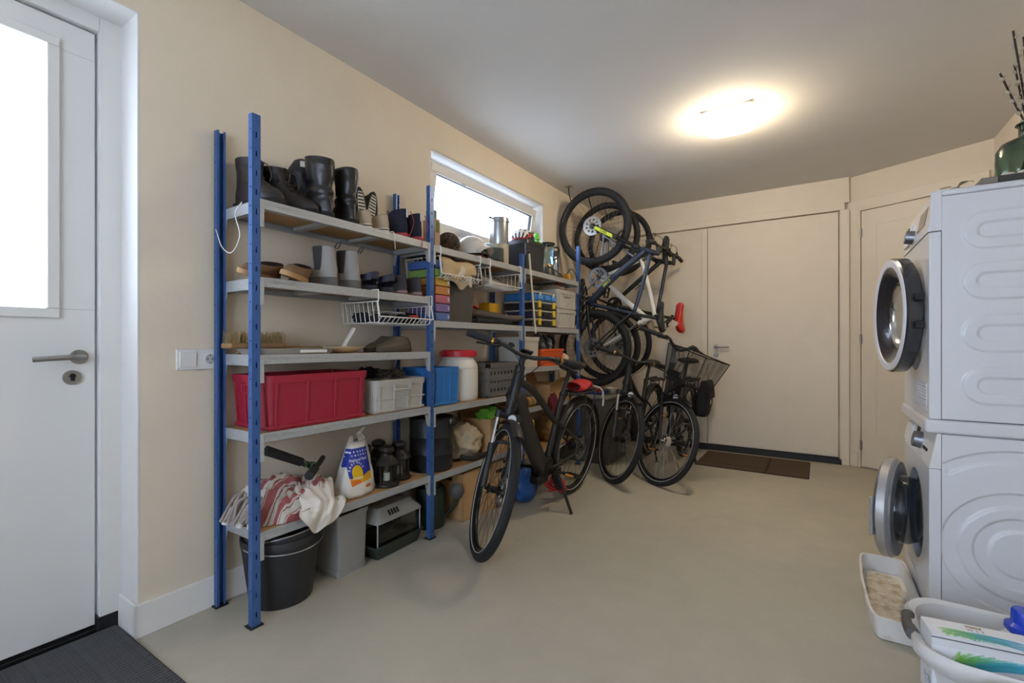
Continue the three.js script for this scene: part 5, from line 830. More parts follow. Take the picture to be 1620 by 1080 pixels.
{ // lanterns
  const lm = mat(0x2d2927, 0.5, { metalness: 0.5 }), glassM = new THREE.MeshPhysicalMaterial({ color: 0xdfe6e8, roughness: 0.04, transmission: 1, thickness: 0 });
  const t = thing('metal_lantern', '', 'lantern', [0, 0, 0], 0, 'dark metal lanterns');
  part('lantern_base', latheCreased([[0, 0], [0.062, 0], [0.066, 0.006], [0.064, 0.014], [0.058, 0.018], [0.058, 0.026], [0, 0.026]], 28), lm, t);
  part('glass', at(new THREE.CylinderGeometry(0.05, 0.05, 0.09, 28, 1, true), 0, 0.071, 0), glassM, t);
  const b = []; for (let i = 0; i < 6; i++) { const a = i / 6 * 2 * PI + 0.3; b.push(at(box(0.004, 0.095, 0.012, 0, 0, 0, 0.001), 0.054 * cos(a), 0.07, 0.054 * sin(a), 0, -a, 0)); } part('cage_bar', merge(b), lm, t);
  part('candle', at(new THREE.CylinderGeometry(0.018, 0.018, 0.04, 16), 0, 0.046, 0), mat(0xcfc4ae, 0.6), t);
  part('roof', latheCreased([[0.062, 0.112], [0.066, 0.116], [0.062, 0.125], [0.03, 0.155], [0.026, 0.162], [0.026, 0.168], [0, 0.17]], 28), lm, t);
  const hl = []; for (let i = 0; i < 6; i++) { const a = i / 6 * 2 * PI; hl.push(at(new THREE.SphereGeometry(0.0055, 8, 6), 0.05 * cos(a), 0.137, 0.05 * sin(a))); } hl.forEach((g) => part('painted_vent_shade', g, M.black, t));  // black beads paint the darkness of open holes in the roof
  part('top_cap', latheCreased([[0, 0.166], [0.034, 0.172], [0.04, 0.185], [0.034, 0.2], [0.016, 0.209], [0, 0.211]], 24), lm, t);
  const spots = [[0.245, -1.735, 'dark metal lantern with pale glass panel standing in front'], [0.205, -1.86, 'dark metal lantern at the right, next to the black drum'], [0.12, -1.69, 'dark metal lantern at the left behind the carrier bag'], [0.085, -1.82, 'dark metal lantern at the back of the group, by the rear post']];
  spots.forEach(([x, z, lab], i) => { const o = i ? copyOf(t, lab) : t; o.userData.label = lab; o.position.set(x, S5, z); o.rotation.y = i * 0.7; });
}
{ // black drum
  const t = thing('black_drum', 'black ribbed drum with wire handle behind the second blue post', 'drum', [0.175, U4, -2.155]);
  const pr = [[0, 0], [0.124, 0], [0.13, 0.006]]; for (const y of [0.1, 0.2]) pr.push([0.13, y - 0.006], [0.134, y], [0.13, y + 0.006]); pr.push([0.13, 0.3], [0.135, 0.304], [0.135, 0.312], [0.126, 0.314], [0.122, 0.304], [0, 0.304]);
  part('drum_body', latheCreased(pr, 48, 0.7), mat(0x1f2023, 0.45), t);
  part('wire_handle', merge(at(new THREE.TorusGeometry(0.032, 0.0028, 6, 28), 0.14, 0.28, -0.055, 0, 1.2, 0), at(new THREE.TorusGeometry(0.026, 0.0028, 6, 28), 0.145, 0.285, -0.035, 0, 1.1, 0)), M.darkMetal, t);
  part('lug', box(0.02, 0.03, 0.014, 0.134, 0.29, -0.02, 0.004), M.alu, t);
}
single('canvas_cloth', 'crumpled beige canvas cloth lying beside the black drum', 'cloth', blob(0.115, 0.125, 0.14, 0.22, 2.6, 4, -0.85, 60, 40), fabric(0xb4a589), [0.17, U4 + 0.107, -2.455]);
single('black_inner_sole', 'black folded rubber tube at the shelf edge below the canvas cloth', 'tube', tube([[0.29, U4 + 0.05, -2.30], [0.31, U4 + 0.03, -2.36], [0.3, U4 + 0.018, -2.46], [0.29, U4 + 0.018, -2.56]], 0.016, 24, 10), M.rubber);
// ---- cardboard cartons
function carton(label, w, h, d, pos, ry, open) {
  const t = thing('cardboard_box', label, 'box', pos, ry);
  if (open) part('carton_body', tub([[d, w, 0, 0.003], [d, w, h, 0.003]], 0.004, 1), M.card, t);
  else { // closed box of boards, with hand holes cut through the two visible sides
    const hole = (L) => [rrect(0.08, 0.024, 0.011, 4, L, h - 0.045).reverse()], f1 = ext(shapeOf([[-w / 2, 0], [w / 2, 0], [w / 2, h], [-w / 2, h]], hole(0.1)), 0.004), f2 = ext(shapeOf([[-d / 2, 0], [d / 2, 0], [d / 2, h], [-d / 2, h]], hole(0)), 0.004);
    part('carton_body', merge(at(f1, d / 2 - 0.004, 0, 0, 0, PI / 2, 0), f2.translate(0, 0, w / 2 - 0.004), bx(-d / 2, 0, -w / 2, d / 2, 0.004, w / 2, 0), bx(-d / 2, h - 0.004, -w / 2, d / 2, h, w / 2, 0), bx(-d / 2, 0, -w / 2, -d / 2 + 0.004, h, w / 2, 0), bx(-d / 2, 0, -w / 2, d / 2, h, -w / 2 + 0.004, 0)), M.card, t);
  }
  if (open) { part('flap', at(box(0.003, 0.11, w * 0.96, 0, 0.05, 0, 0.001), d / 2, h, 0, 0, 0, -0.95), M.card, t); part('flap', at(box(0.003, 0.11, w * 0.96, 0, 0.05, 0, 0.001), -d / 2, h, 0, 0, 0, 0.4), M.card, t); }
  return t;
}
{
  const t = carton('cardboard box with printed handling symbols standing on the floor behind the electric bicycle', 0.5, 0.295, 0.27, [0.2, 0, -2.56], -0.12, false);
  const sy = []; sy.push(at(new THREE.TorusGeometry(0.014, 0.004, 6, 16), 0.136, 0.2, 0.1, 0, PI / 2, 0), at(new THREE.TorusGeometry(0.012, 0.003, 6, 16), 0.136, 0.155, 0.1, 0, PI / 2, 0), box(0.001, 0.004, 0.05, 0.1355, 0.11, 0.1, 0), box(0.001, 0.012, 0.012, 0.1355, 0.17, 0.08, 0));
  part('printed_symbols', merge(sy), M.black, t);
}
carton('open cardboard box on the low shelf behind the electric bicycle fork', 0.34, 0.24, 0.25, [0.16, U4, -2.77], 0.05, true);
single('green_cloth', 'lime green cloth in the open cardboard box', 'cloth', blob(0.07, 0.06, 0.11, 0.3, 2.2, 8, -0.9), fabric(0x5d9a2c), [0.2, U4 + 0.25, -2.72]);
// ---- on the floor under the lowest shelf
{
  const bm = mat(0x26272a, 0.55, { map: tint(1, 1, 1, 0.35, 14, 0.5, 128, 33) });
  const prof = (R, H) => [[0, 0], [R * 0.76, 0], [R * 0.78, 0.006], [R * 0.97, H - 0.035], [R * 0.985, H - 0.034], [R, H - 0.004], [R * 0.99, H], [R * 0.95, H], [R * 0.93, H - 0.03], [R * 0.74, 0.012], [0, 0.01]];
  const t = thing('black_bucket', 'scuffed black builder bucket, outermost of the nested stack on the floor', 'bucket', [0.175, 0, -1.195], 0, 'nested black buckets');
  part('bucket_body', latheCreased(prof(0.162, 0.285), 48, 0.6), bm, t);
  part('wire_handle', tube(Array.from({ length: 13 }, (_, i) => { const a = i / 12 * PI; return V(0.168 * sin(a) * 0.96 + 0.006, 0.262 - 0.022 * sin(a), 0.168 * cos(a)); }), 0.003, 40, 6), M.steel, t);
  const u = thing('black_bucket', 'black builder bucket nested inside the outer one, its rim standing higher', 'bucket', [0.175, 0.034, -1.195], 0.5, 'nested black buckets');
  part('bucket_body', latheCreased(prof(0.155, 0.275).map(([r, y]) => [r * 0.97, y]), 48, 0.6), bm, u);
  part('wire_handle', tube(Array.from({ length: 13 }, (_, i) => { const a = i / 12 * PI; return V(0.156 * sin(a), 0.262 + 0.02 * sin(a), 0.156 * cos(a)); }), 0.003, 40, 6), M.steel, u);
}
{
  const t = thing('grey_storage_bin', 'plain grey plastic bin on the floor beside the black buckets', 'bin', [0.155, 0, -1.505], 0.05);
  part('bin_body', tub([[0.2, 0.165, 0, 0.015], [0.215, 0.182, 0.27, 0.018], [0.226, 0.192, 0.272, 0.02], [0.228, 0.194, 0.295, 0.02]], 0.004), plastic(0x8f8d8a, 0.45), t);
  part('foot_band', tub([[0.206, 0.171, 0.0, 0.016], [0.209, 0.174, 0.03, 0.016]], 0.006), plastic(0x8f8d8a, 0.45), t);
}
{ // propagator / small animal case: dark base, clear walls, grey top
  const t = thing('clear_plastic_terrarium', 'clear plastic terrarium with dark green base and grey lid on the floor', 'terrarium', [0.165, 0, -1.80], 0.03);
  const gl = new THREE.MeshPhysicalMaterial({ color: 0xdfe5e0, roughness: 0.06, transmission: 1, thickness: 0 });
  part('base_tray', tub([[0.2, 0.3, 0, 0.015], [0.235, 0.345, 0.062, 0.02], [0.25, 0.36, 0.064, 0.02], [0.25, 0.36, 0.074, 0.02]], 0.005), plastic(0x2c352f, 0.5), t);
  part('clear_wall', merge(bx(0.104, 0.068, -0.155, 0.106, 0.19, 0.155, 0), bx(-0.106, 0.068, -0.155, -0.104, 0.19, 0.155, 0), bx(-0.104, 0.068, 0.155, 0.104, 0.19, 0.157, 0), bx(-0.104, 0.068, -0.157, 0.104, 0.19, -0.155, 0)), gl, t);
  part('corner_post', merge(...[[1, 1], [1, -1], [-1, 1], [-1, -1]].map(([a, b]) => box(0.006, 0.124, 0.006, a * 0.105, 0.13, b * 0.156, 0.001))), mat(0xa9aca8, 0.3), t);
  part('lid', merge(tub([[0.235, 0.34, 0.185, 0.02], [0.225, 0.33, 0.2, 0.02], [0.15, 0.25, 0.25, 0.03]], 0.006), box(0.15, 0.006, 0.25, 0, 0.248, 0, 0.002)), plastic(0x8b8983, 0.5), t);
  part('painted_slot_shade', merge(...[0, 1, 2, 3].map((i) => at(box(0.03, 0.002, 0.012, 0, 0, 0, 0.0005), 0.099, 0.222, 0.07 - i * 0.02, 0, 0, -0.92))), M.black, t);  // black slabs paint the shade of open slots in the lid
  part('dark_bedding', box(0.17, 0.03, 0.27, 0, 0.024, 0, 0.01), mat(0x1f1f22, 0.9), t);
}
{
  const t = thing('green_watering_can', 'dark green watering can with round dark rose beside the second post foot', 'watering can', [0.165, 0, -2.155], 0);
  const gm = plastic(0x26362f, 0.5);
  part('can_body', latheCreased([[0, 0], [0.085, 0], [0.092, 0.012], [0.088, 0.22], [0.08, 0.24], [0.05, 0.245], [0.048, 0.24]], 32), gm, t);
  part('spout', tube([[0.06, 0.05, -0.06], [0.1, 0.1, -0.085], [0.125, 0.17, -0.095]], 0.012, 14, 10), gm, t);
  part('rose', at(blob(0.046, 0.046, 0.046, 0.03, 2, 3, -1, 24, 16), 0.128, 0.205, -0.098), plastic(0x4b4a49, 0.6), t);
  part('handle', tube([[-0.04, 0.235, 0.02], [-0.05, 0.28, 0.02], [0.0, 0.3, 0.0], [0.04, 0.27, -0.01], [0.05, 0.238, -0.01]], 0.009, 20, 8), gm, t);
}

// ---------------------------------------------------------------- right-hand bays: top shelf
{
  const t = thing('wicker_ball', 'round dark wicker ball on the top shelf below the window', 'wicker ball', [0.15, U1 + 0.078, -2.34]), l = [];
  part('core', blob(0.066, 0.066, 0.066, 0.02, 2, 0, -1, 24, 16), mat(0x2c241e, 0.95), t);
  for (let i = 0; i < 46; i++) { const a = V(rr(-1, 1), rr(-1, 1), rr(-1, 1)).normalize(), q = new THREE.Quaternion().setFromUnitVectors(V(0, 0, 1), a); const g = new THREE.TorusGeometry(0.071 + rr(-0.002, 0.003), 0.0028, 5, 32); g.applyQuaternion(q); l.push(g); }
  part('twigs', merge(l), mat(0x55463a, 0.85), t, { kind: 'stuff' });
}
function helmet(t, o) { // shell by a surface; vents as real openings between strips
  const { rx, ry, rz } = o;
  part('shell', surf((u, v) => { const a = (u - 0.5) * 2 * PI, b = v * (PI * 0.52 - (o.arch ?? 0) * Math.exp(-pow(a / 0.75, 4))); return V(rx * sin(b) * cos(a), ry * cos(b) - (0.012 * cos(a * 2) + 0.01 * cos(a)) * smooth(0.7, 1, v), rz * sin(b) * sin(a)); }, 48, 22), o.m, t);
  part('inner_liner', surf((u, v) => { const a = u * 2 * PI, b = v * PI * 0.5; return V(rx * 0.92 * sin(b) * cos(a), ry * 0.92 * cos(b), rz * 0.92 * sin(b) * sin(a)); }, 32, 14), M.dark, t);
}
{
  const wh = plastic(0xcfc8bb, 0.3);
  const t = thing('cream_helmet', 'off-white riding helmet with open front lying on the top shelf', 'helmet', [0.175, U1 + 0.03, -2.545], 0.35);
  helmet(t, { rx: 0.125, ry: 0.135, rz: 0.10, m: wh, arch: 0.5 });
  part('peak', surf((u, v) => { const a = (u - 0.5) * 2.2; return V((0.108 + 0.05 * v) * cos(a * 0.8), 0.068 - 0.018 * v - 0.06 * a * a * 0.6, (0.1 + 0.02 * v) * sin(a)); }, 20, 4), wh, t);
  part('rim_band', tube(Array.from({ length: 25 }, (_, i) => { const a = i / 24 * 2 * PI; return V(0.127 * cos(a), 0.0 + 0.004 * cos(2 * a), 0.102 * sin(a)); }), 0.006, 60, 6), M.dark, t);
  part('padding', blob(0.085, 0.025, 0.075, 0.1, 2, 3, -0.5), mat(0x9c8a6c, 0.9), t);
  part('chin_strap', tube([[0.06, 0.0, 0.08], [0.1, -0.012, 0.03], [0.1, -0.014, -0.03], [0.05, 0.0, -0.08]], 0.005, 20, 6), mat(0x7a3b30, 0.8), t);
  const u = thing('grey_visor_helmet', 'grey green helmet with visor between the cream helmet and the steel cylinder', 'helmet', [0.175, U1 + 0.018, -2.745], 0.2);
  helmet(u, { rx: 0.11, ry: 0.135, rz: 0.075, m: plastic(0x8f9a92, 0.35) });
  part('visor', surf((q, v) => { const a = (q - 0.5) * 2.4; return V(0.116 * cos(a), 0.09 - 0.085 * v, 0.079 * sin(a)); }, 18, 6), mat(0x3a4642, 0.2), u);
  part('rim_band', tube(Array.from({ length: 21 }, (_, i) => { const a = i / 20 * 2 * PI; return V(0.112 * cos(a), 0.0, 0.077 * sin(a)); }), 0.005, 50, 6), M.dark, u);
}
{
  const t = thing('steel_canister', 'tall brushed steel canister standing in front of the window', 'canister', [0.16, U1, -2.905]);
  part('canister_body', latheCreased([[0, 0], [0.068, 0], [0.07, 0.004], [0.07, 0.33], [0.073, 0.333], [0.073, 0.362], [0.07, 0.366], [0, 0.366]], 40), mat(0xa9acae, 0.3, { metalness: 0.85 }), t);
  part('paper_sleeve', at(new THREE.CylinderGeometry(0.0715, 0.0715, 0.165, 40, 1, true), 0, 0.085, 0), mat(0xb9ad98, 0.8), t);
  part('spigot', merge(rod(V(0.0, 0.35, 0.072), V(0.0, 0.35, 0.11), 0.004), rod(V(0.02, 0.36, -0.072), V(0.02, 0.36, -0.105), 0.006), box(0.012, 0.012, 0.02, 0.0, 0.35, 0.115)), M.darkMetal, t);
}
{
  const t = thing('black_storage_box', 'dark grey box on the top shelf under the white bicycle helmet', 'box', [0.18, U1, -3.215]);
  part('box_body', tub([[0.23, 0.27, 0, 0.02], [0.245, 0.29, 0.2, 0.025], [0.25, 0.295, 0.215, 0.025]], 0.005), mat(0x2b2c30, 0.32), t);
  part('box_lid', tub([[0.254, 0.3, 0.2, 0.025], [0.254, 0.3, 0.228, 0.025], [0.25, 0.296, 0.232, 0.025]], 0.12), mat(0x2b2c30, 0.35), t);
  const h = thing('white_bicycle_helmet', 'white and red vented bicycle helmet lying on the dark grey box', 'helmet', [0.17, U1 + 0.245, -3.225], PI / 2 + 0.35);
  const hm = plastic(0xd8d5d0, 0.28), rx = 0.138, ry = 0.105, rz = 0.1;
  part('inner_liner', surf((u, v) => { const a = u * 2 * PI, b = v * PI * 0.52; return V(rx * 0.9 * sin(b) * cos(a), ry * 0.9 * cos(b), rz * 0.9 * sin(b) * sin(a)); }, 36, 16), mat(0x222325, 0.7), h);
  const strip = (a0, w, k) => surf((u, v) => { const th = mix(-1.45, 1.5, u), off = a0 + (v - 0.5) * w * (0.75 + 0.25 * cos(th * 1.2)), R = 1 + 0.02 * sin(v * PI); return V(rx * R * sin(th) * cos(off * 0.55), ry * R * cos(th) * cos(off), rz * R * sin(off) * (0.55 + 0.45 * cos(th))); }, 26, 6);
  [-1.05, -0.62, -0.2, 0.2, 0.62, 1.05].forEach((a, i) => part('shell_rib', strip(a, 0.33), i === 0 || i === 5 ? mat(0xa8232c, 0.35) : hm, h));
  for (const th of [-0.9, -0.1, 0.75]) part('cross_rib', surf((u, v) => { const off = mix(-1.25, 1.25, u), q = th + (v - 0.5) * 0.13; return V(rx * 1.005 * sin(q) * cos(off * 0.55), ry * 1.005 * cos(q) * cos(off), rz * 1.005 * sin(off) * (0.55 + 0.45 * cos(q))); }, 24, 3), hm, h);
  part('lower_band', tube(Array.from({ length: 25 }, (_, i) => { const a = i / 24 * 2 * PI; return V(rx * 0.98 * cos(a), -0.004 + 0.006 * cos(2 * a), rz * 0.97 * sin(a)); }), 0.009, 60, 7), mat(0x8e1d26, 0.4), h);
  const p = thing('wooden_pole', 'thin pale wooden pole leaning against the shelves beside the third post', 'pole', [0, 0, 0]);
  part('shaft', rod(V(0.338, 1.19, -3.14), V(0.335, 1.785, -3.05), 0.0075, 0.007, 12), mat(0xcdbf9f, 0.6), p); part('tip', rod(V(0.335, 1.785, -3.05), V(0.3345, 1.805, -3.047), 0.012, 0.011, 12), M.dark, p);
}
{
  const t = thing('green_plastic_bracket', 'bright green plastic cutter standing beside the glass jug', 'kitchen tool', [0.15, U1, -3.475], 0.1), gm = plastic(0x6bc43a, 0.4);
  part('stem', merge(rod(V(0, 0, 0), V(0, 0.34, 0), 0.012, 0.01, 12), box(0.05, 0.012, 0.07, 0, 0.006, 0, 0.004)), gm, t);
  part('arm', merge(rod(V(0, 0.30, 0.02), V(0, 0.29, -0.11), 0.016, 0.018, 12), rod(V(0, 0.29, -0.105), V(0, 0.19, -0.16), 0.018, 0.011, 12)), gm, t);
  part('knob', merge(at(new THREE.SphereGeometry(0.02, 14, 10), 0, 0.355, 0), at(new THREE.CylinderGeometry(0.03, 0.03, 0.016, 18), 0, 0.325, 0)), gm, t);
  const b = thing('glass_blender', 'glass blender jug on a dark motor base', 'blender', [0.16, U1, -3.645]);
  part('motor_base', latheCreased([[0, 0], [0.075, 0], [0.078, 0.01], [0.06, 0.09], [0.056, 0.1], [0, 0.1]], 32), mat(0x3a3633, 0.4), b);
  part('brass_collar', latheCreased([[0.05, 0.1], [0.056, 0.102], [0.054, 0.125], [0.046, 0.13]], 32), mat(0x9c8a63, 0.4, { metalness: 0.6 }), b);
  part('glass_jug', latheCreased([[0.0, 0.128], [0.046, 0.128], [0.052, 0.15], [0.066, 0.3], [0.066, 0.305], [0.063, 0.305], [0.05, 0.15], [0.0, 0.134]], 32), new THREE.MeshPhysicalMaterial({ color: 0xe6eef2, roughness: 0.03, transmission: 1, thickness: 0 }), b);
  part('lid', latheCreased([[0.068, 0.298], [0.07, 0.303], [0.07, 0.312], [0.05, 0.318], [0, 0.32]], 32), M.black, b);
  part('jug_handle', tube([[0.05, 0.28, -0.045], [0.07, 0.28, -0.08], [0.066, 0.2, -0.08], [0.045, 0.17, -0.04]], 0.007, 20, 8), M.black, b);
  part('power_cord', tube([[0.05, 0.02, 0.06], [0.11, 0.015, 0.05], [0.14, 0.015, -0.03], [0.12, 0.06, 0.08], [0.06, 0.1, 0.11]], 0.004, 30, 6), M.black, b);
  const s = thing('steel_thermos', 'shiny steel thermos flask beside the blender jug', 'flask', [0.15, U1, -3.80]);
  part('flask_body', latheCreased([[0, 0], [0.04, 0], [0.042, 0.004], [0.042, 0.2], [0.036, 0.22], [0, 0.222]], 32), mat(0xb3c3cf, 0.18, { metalness: 0.95 }), s);
  part('flask_cap', at(new THREE.CylinderGeometry(0.032, 0.034, 0.05, 24), 0, 0.245, 0), M.dark, s);
  part('flask_handle', tube([[0.0, 0.18, -0.04], [0.0, 0.17, -0.075], [0.0, 0.1, -0.075], [0, 0.08, -0.042]], 0.006, 18, 7), M.black, s);
  const c = thing('tan_leather_pouch', 'tan leather holder with yellow tag at the shelf end by the fourth post', 'pouch', [0.2, U1, -3.86]);
  part('pouch_body', box(0.07, 0.07, 0.1, 0, 0.036, 0, 0.015, 3), leather(0x8a6a3e, 0.6), c); part('yellow_tag', at(box(0.03, 0.05, 0.025, 0, 0, 0, 0.008, 2), 0.05, 0.045, -0.03, 0.3), mat(0xdda51e, 0.5), c);
  part('power_cable', tube([[0.03, 0.07, -0.03], [0.06, 0.12, -0.07], [0.09, 0.06, -0.1], [0.1, 0.01, -0.095]], 0.004, 24, 6), M.black, c);
}
{ // narrow carton behind the second post and a pale plastic wrap
  const t = thing('narrow_carton', 'narrow pinkish carton with green print behind the second blue post', 'box', [0.12, U1, -2.215]);
  part('carton_body', box(0.1, 0.21, 0.05, 0, 0.105, 0, 0.003), mat(0xb59c88, 0.8), t); part('green_print', box(0.001, 0.07, 0.03, 0.0505, 0.16, 0, 0), mat(0x6f7a3c, 0.8), t);
  part('cap', box(0.06, 0.06, 0.04, 0, 0.24, 0, 0.006), mat(0x6b7355, 0.7), t);
}
// ---------------------------------------------------------------- middle shelf of the right-hand bays
{ // rainbow drawer tower
  const t = thing('rainbow_drawer_tower', 'small tower of translucent rainbow coloured drawers behind the second post', 'drawer unit', [0.19, U2, -2.115]);
  const cols = [0x5872ad, 0x7f6ba3, 0xbd6a78, 0xc98248, 0xcca042, 0x86a856, 0x4a68a6], h = 0.051;
  cols.forEach((c, i) => { const g = grp('drawer', t), m = mat(c, 0.3, { transmission: 0.15, thickness: 0 }); part('drawer_front', box(0.225, h - 0.004, 0.13, 0, i * h + h / 2, 0, 0.006, 2), m, g); part('drawer_pull', box(0.006, 0.022, 0.012, 0.115, i * h + h / 2, -0.045, 0.002), mat(0xb9b4c4, 0.4), g); });
  const b = thing('black_sunglasses', 'black sunglasses lying on top of the rainbow drawers', 'sunglasses', [0.2, U2 + 0.36, -2.09], 0.3);
  part('frame', merge(at(new THREE.TorusGeometry(0.022, 0.004, 6, 18), 0, 0.02, 0.028, 0, PI / 2), at(new THREE.TorusGeometry(0.022, 0.004, 6, 18), 0, 0.02, -0.028, 0, PI / 2), rod(V(0, 0.03, -0.05), V(-0.11, 0.012, -0.05), 0.003), rod(V(0, 0.03, 0.05), V(-0.11, 0.012, 0.05), 0.003)), M.black, b);
  for (const s of [-1, 1]) part('lens', at(new THREE.CylinderGeometry(0.021, 0.021, 0.002, 18), 0, 0.02, s * 0.028, 0, 0, PI / 2), mat(0x141414, 0.1), b);
  const d = thing('dark_file_box', 'tall dark grey lidded file box beside the rainbow drawers', 'box', [0.165, U2, -2.335]);
  part('box_body', tub([[0.19, 0.235, 0, 0.012], [0.22, 0.26, 0.27, 0.015]], 0.005), plastic(0x4a4744, 0.5), d); part('box_lid', box(0.236, 0.022, 0.276, 0, 0.282, 0, 0.006, 2), plastic(0x55524e, 0.5), d);
}
{ // long bags
  const t = thing('tripod_bag', 'grey brown tapered tripod bag lying on the middle shelf', 'bag', [0, 0, 0]);
  const P = [V(0.12, U2 + 0.075, -2.50), V(0.2, U2 + 0.07, -2.68), V(0.27, U2 + 0.05, -2.86), V(0.31, U2 + 0.055, -2.965)], c = new THREE.CatmullRomCurve3(P), rings = [];
  for (let i = 0; i <= 14; i++) { const u = i / 14, o = c.getPoint(u), d = c.getTangent(u), s = V(0, 1, 0).cross(d).normalize(), n = d.clone().cross(s), r1 = mix(0.05, 0.036, u), r2 = mix(0.03, 0.022, u); rings.push(Array.from({ length: 16 }, (_, k) => { const a = k / 16 * 2 * PI, f = 1 + 0.12 * noise.noise(cos(a) * 2, u * 6, sin(a) * 2); return o.clone().addScaledVector(s, r1 * f * cos(a)).addScaledVector(n, r2 * f * sin(a)); })); }
  part('bag_body', loft(rings), fabric(0x5a5049), t); part('arrow_patch', at(box(0.001, 0.016, 0.02, 0, 0, 0, 0), 0.288, U2 + 0.072, -2.81, 0, 0.4, 0.4), mat(0xc9c5be, 0.6), t);
  single('black_folded_umbrella', 'black folded umbrella lying under the tripod bag', 'umbrella', merge(rod(V(0.25, U2 + 0.022, -2.5), V(0.285, U2 + 0.02, -2.88), 0.02, 0.012, 14), rod(V(0.25, U2 + 0.022, -2.5), V(0.247, U2 + 0.024, -2.46), 0.008, 0.01, 10)), fabric(0x1d1e21));
  single('black_strap_bag', 'black strap bundle with grey buckles on the middle shelf', 'strap', blob(0.06, 0.026, 0.14, 0.3, 2.4, 6, -0.85), fabric(0x252424), [0.13, U2 + 0.024, -2.68]);
  single('red_handle_tool', 'red handled pruning tool at the start of the tripod bag', 'tool', merge(tube([[0.15, U2 + 0.118, -2.50], [0.17, U2 + 0.13, -2.55], [0.2, U2 + 0.115, -2.6]], 0.008, 14, 8), tube([[0.12, U2 + 0.115, -2.52], [0.14, U2 + 0.118, -2.58], [0.18, U2 + 0.112, -2.61]], 0.007, 14, 8)), plastic(0xa3302a, 0.4));
  single('yellow_box', 'small yellow box at the back beside the tool organisers', 'box', box(0.1, 0.17, 0.13, 0, 0.085, 0, 0.006, 2), plastic(0xd9a51f, 0.5), [0.075, U2, -2.90]);
}
{ // tool organisers
  const org = (i, label, body, top, y, h) => {
    const t = thing('tool_organiser', label, 'tool case', [0.17, y, -3.35], 0, 'stacked tool organisers');
    part('case_body', box(0.27, h * 0.7, 0.385, 0, h * 0.36, 0, 0.008, 2), body, t);
    part('case_lid', box(0.274, h * 0.24, 0.39, 0, h * 0.85, 0, 0.006, 2), top, t);
    if (i) { for (const z of [-0.14, 0.1]) part('yellow_latch', box(0.016, h * 0.8, 0.034, 0.14, h * 0.62, z, 0.004, 2), plastic(0xd8b81f, 0.4), t); part('front_handle', box(0.012, h * 0.35, 0.12, 0.138, h * 0.4, -0.02, 0.004, 2), M.black, t); }
    else { for (const z of [-0.14, -0.03, 0.09]) part('clip', box(0.012, h * 0.5, 0.075, 0.139, h * 0.4, z, 0.004, 2), plastic(0x4a8dca, 0.4), t); for (const z of [-0.12, 0.1]) part('white_hook', box(0.006, h * 0.34, 0.02, 0.147, h * 0.72, z, 0.002), plastic(0xd4d4d0), t); }
  };
  const clear = plastic(0x9b9994, 0.25), navyP = plastic(0x1d2740, 0.4), blk = plastic(0x1e1f24, 0.4);
  org(1, 'black tool organiser with yellow latches, lowest of the stack', blk, clear, U2, 0.068);
  org(1, 'navy tool organiser with yellow latches, second from the bottom', navyP, clear, U2 + 0.069, 0.068);
  org(1, 'dark tool organiser with yellow latches, just below the blue case', blk, clear, U2 + 0.138, 0.068);
  org(0, 'bright blue tool case on top of the organiser stack', plastic(0x2d6fb5, 0.4), clear, U2 + 0.207, 0.078);
}
crate('stacking_crate', 'light grey stacking crate, lower one beside the tool organisers', { w: 0.36, d: 0.265, h: 0.165, m: greyP, grip: false, ribs: 3 }, [0.165, U2, -3.765]);
crate('stacking_crate', 'light grey stacking crate, upper one beside the tool organisers', { w: 0.36, d: 0.265, h: 0.165, m: greyP, grip: true, ribs: 3 }, [0.165, U2 + 0.168, -3.765]);
single('cloth_bundle', 'pale cloth bundle with red string on top of the grey stacking crates', 'cloth', blob(0.1, 0.035, 0.15, 0.28, 2.4, 11, -0.75), fabric(0xa79a86), [0.17, U2 + 0.36, -3.75]);
single('red_twine', 'coil of red twine on top of the pale cloth bundle', 'twine', merge(at(new THREE.TorusGeometry(0.03, 0.009, 8, 22), 0.22, U2 + 0.398, -3.74, PI / 2 + 0.3)), fabric(0x8c3a2e));
{ // chain lock hanging on the fourth post
  const t = thing('black_bicycle_locks', 'black bicycle lock chains hanging on the fourth blue post', 'lock');
  const l = []; for (let k = 0; k < 4; k++) l.push(tube(Array.from({ length: 16 }, (_, i) => { const u = i / 15; return V(0.345 + 0.018 * sin(u * 9 + k * 2), 1.70 - 0.42 * u, -3.985 + 0.035 * sin(u * 7 + k * 1.7)); }), 0.009, 60, 7));
  part('lock_chain', merge(l), fabric(0x1c1c1e), t);
  part('lock_body', box(0.04, 0.09, 0.055, 0.352, 1.28, -3.985, 0.012, 3), M.black, t);
  for (let i = 0; i < 5; i++) part('silver_link', tube([[0.368, 1.66 - i * 0.075, -4.0], [0.372, 1.64 - i * 0.075, -3.98], [0.366, 1.615 - i * 0.075, -3.965]], 0.0035, 10, 6), M.alu, t);
}
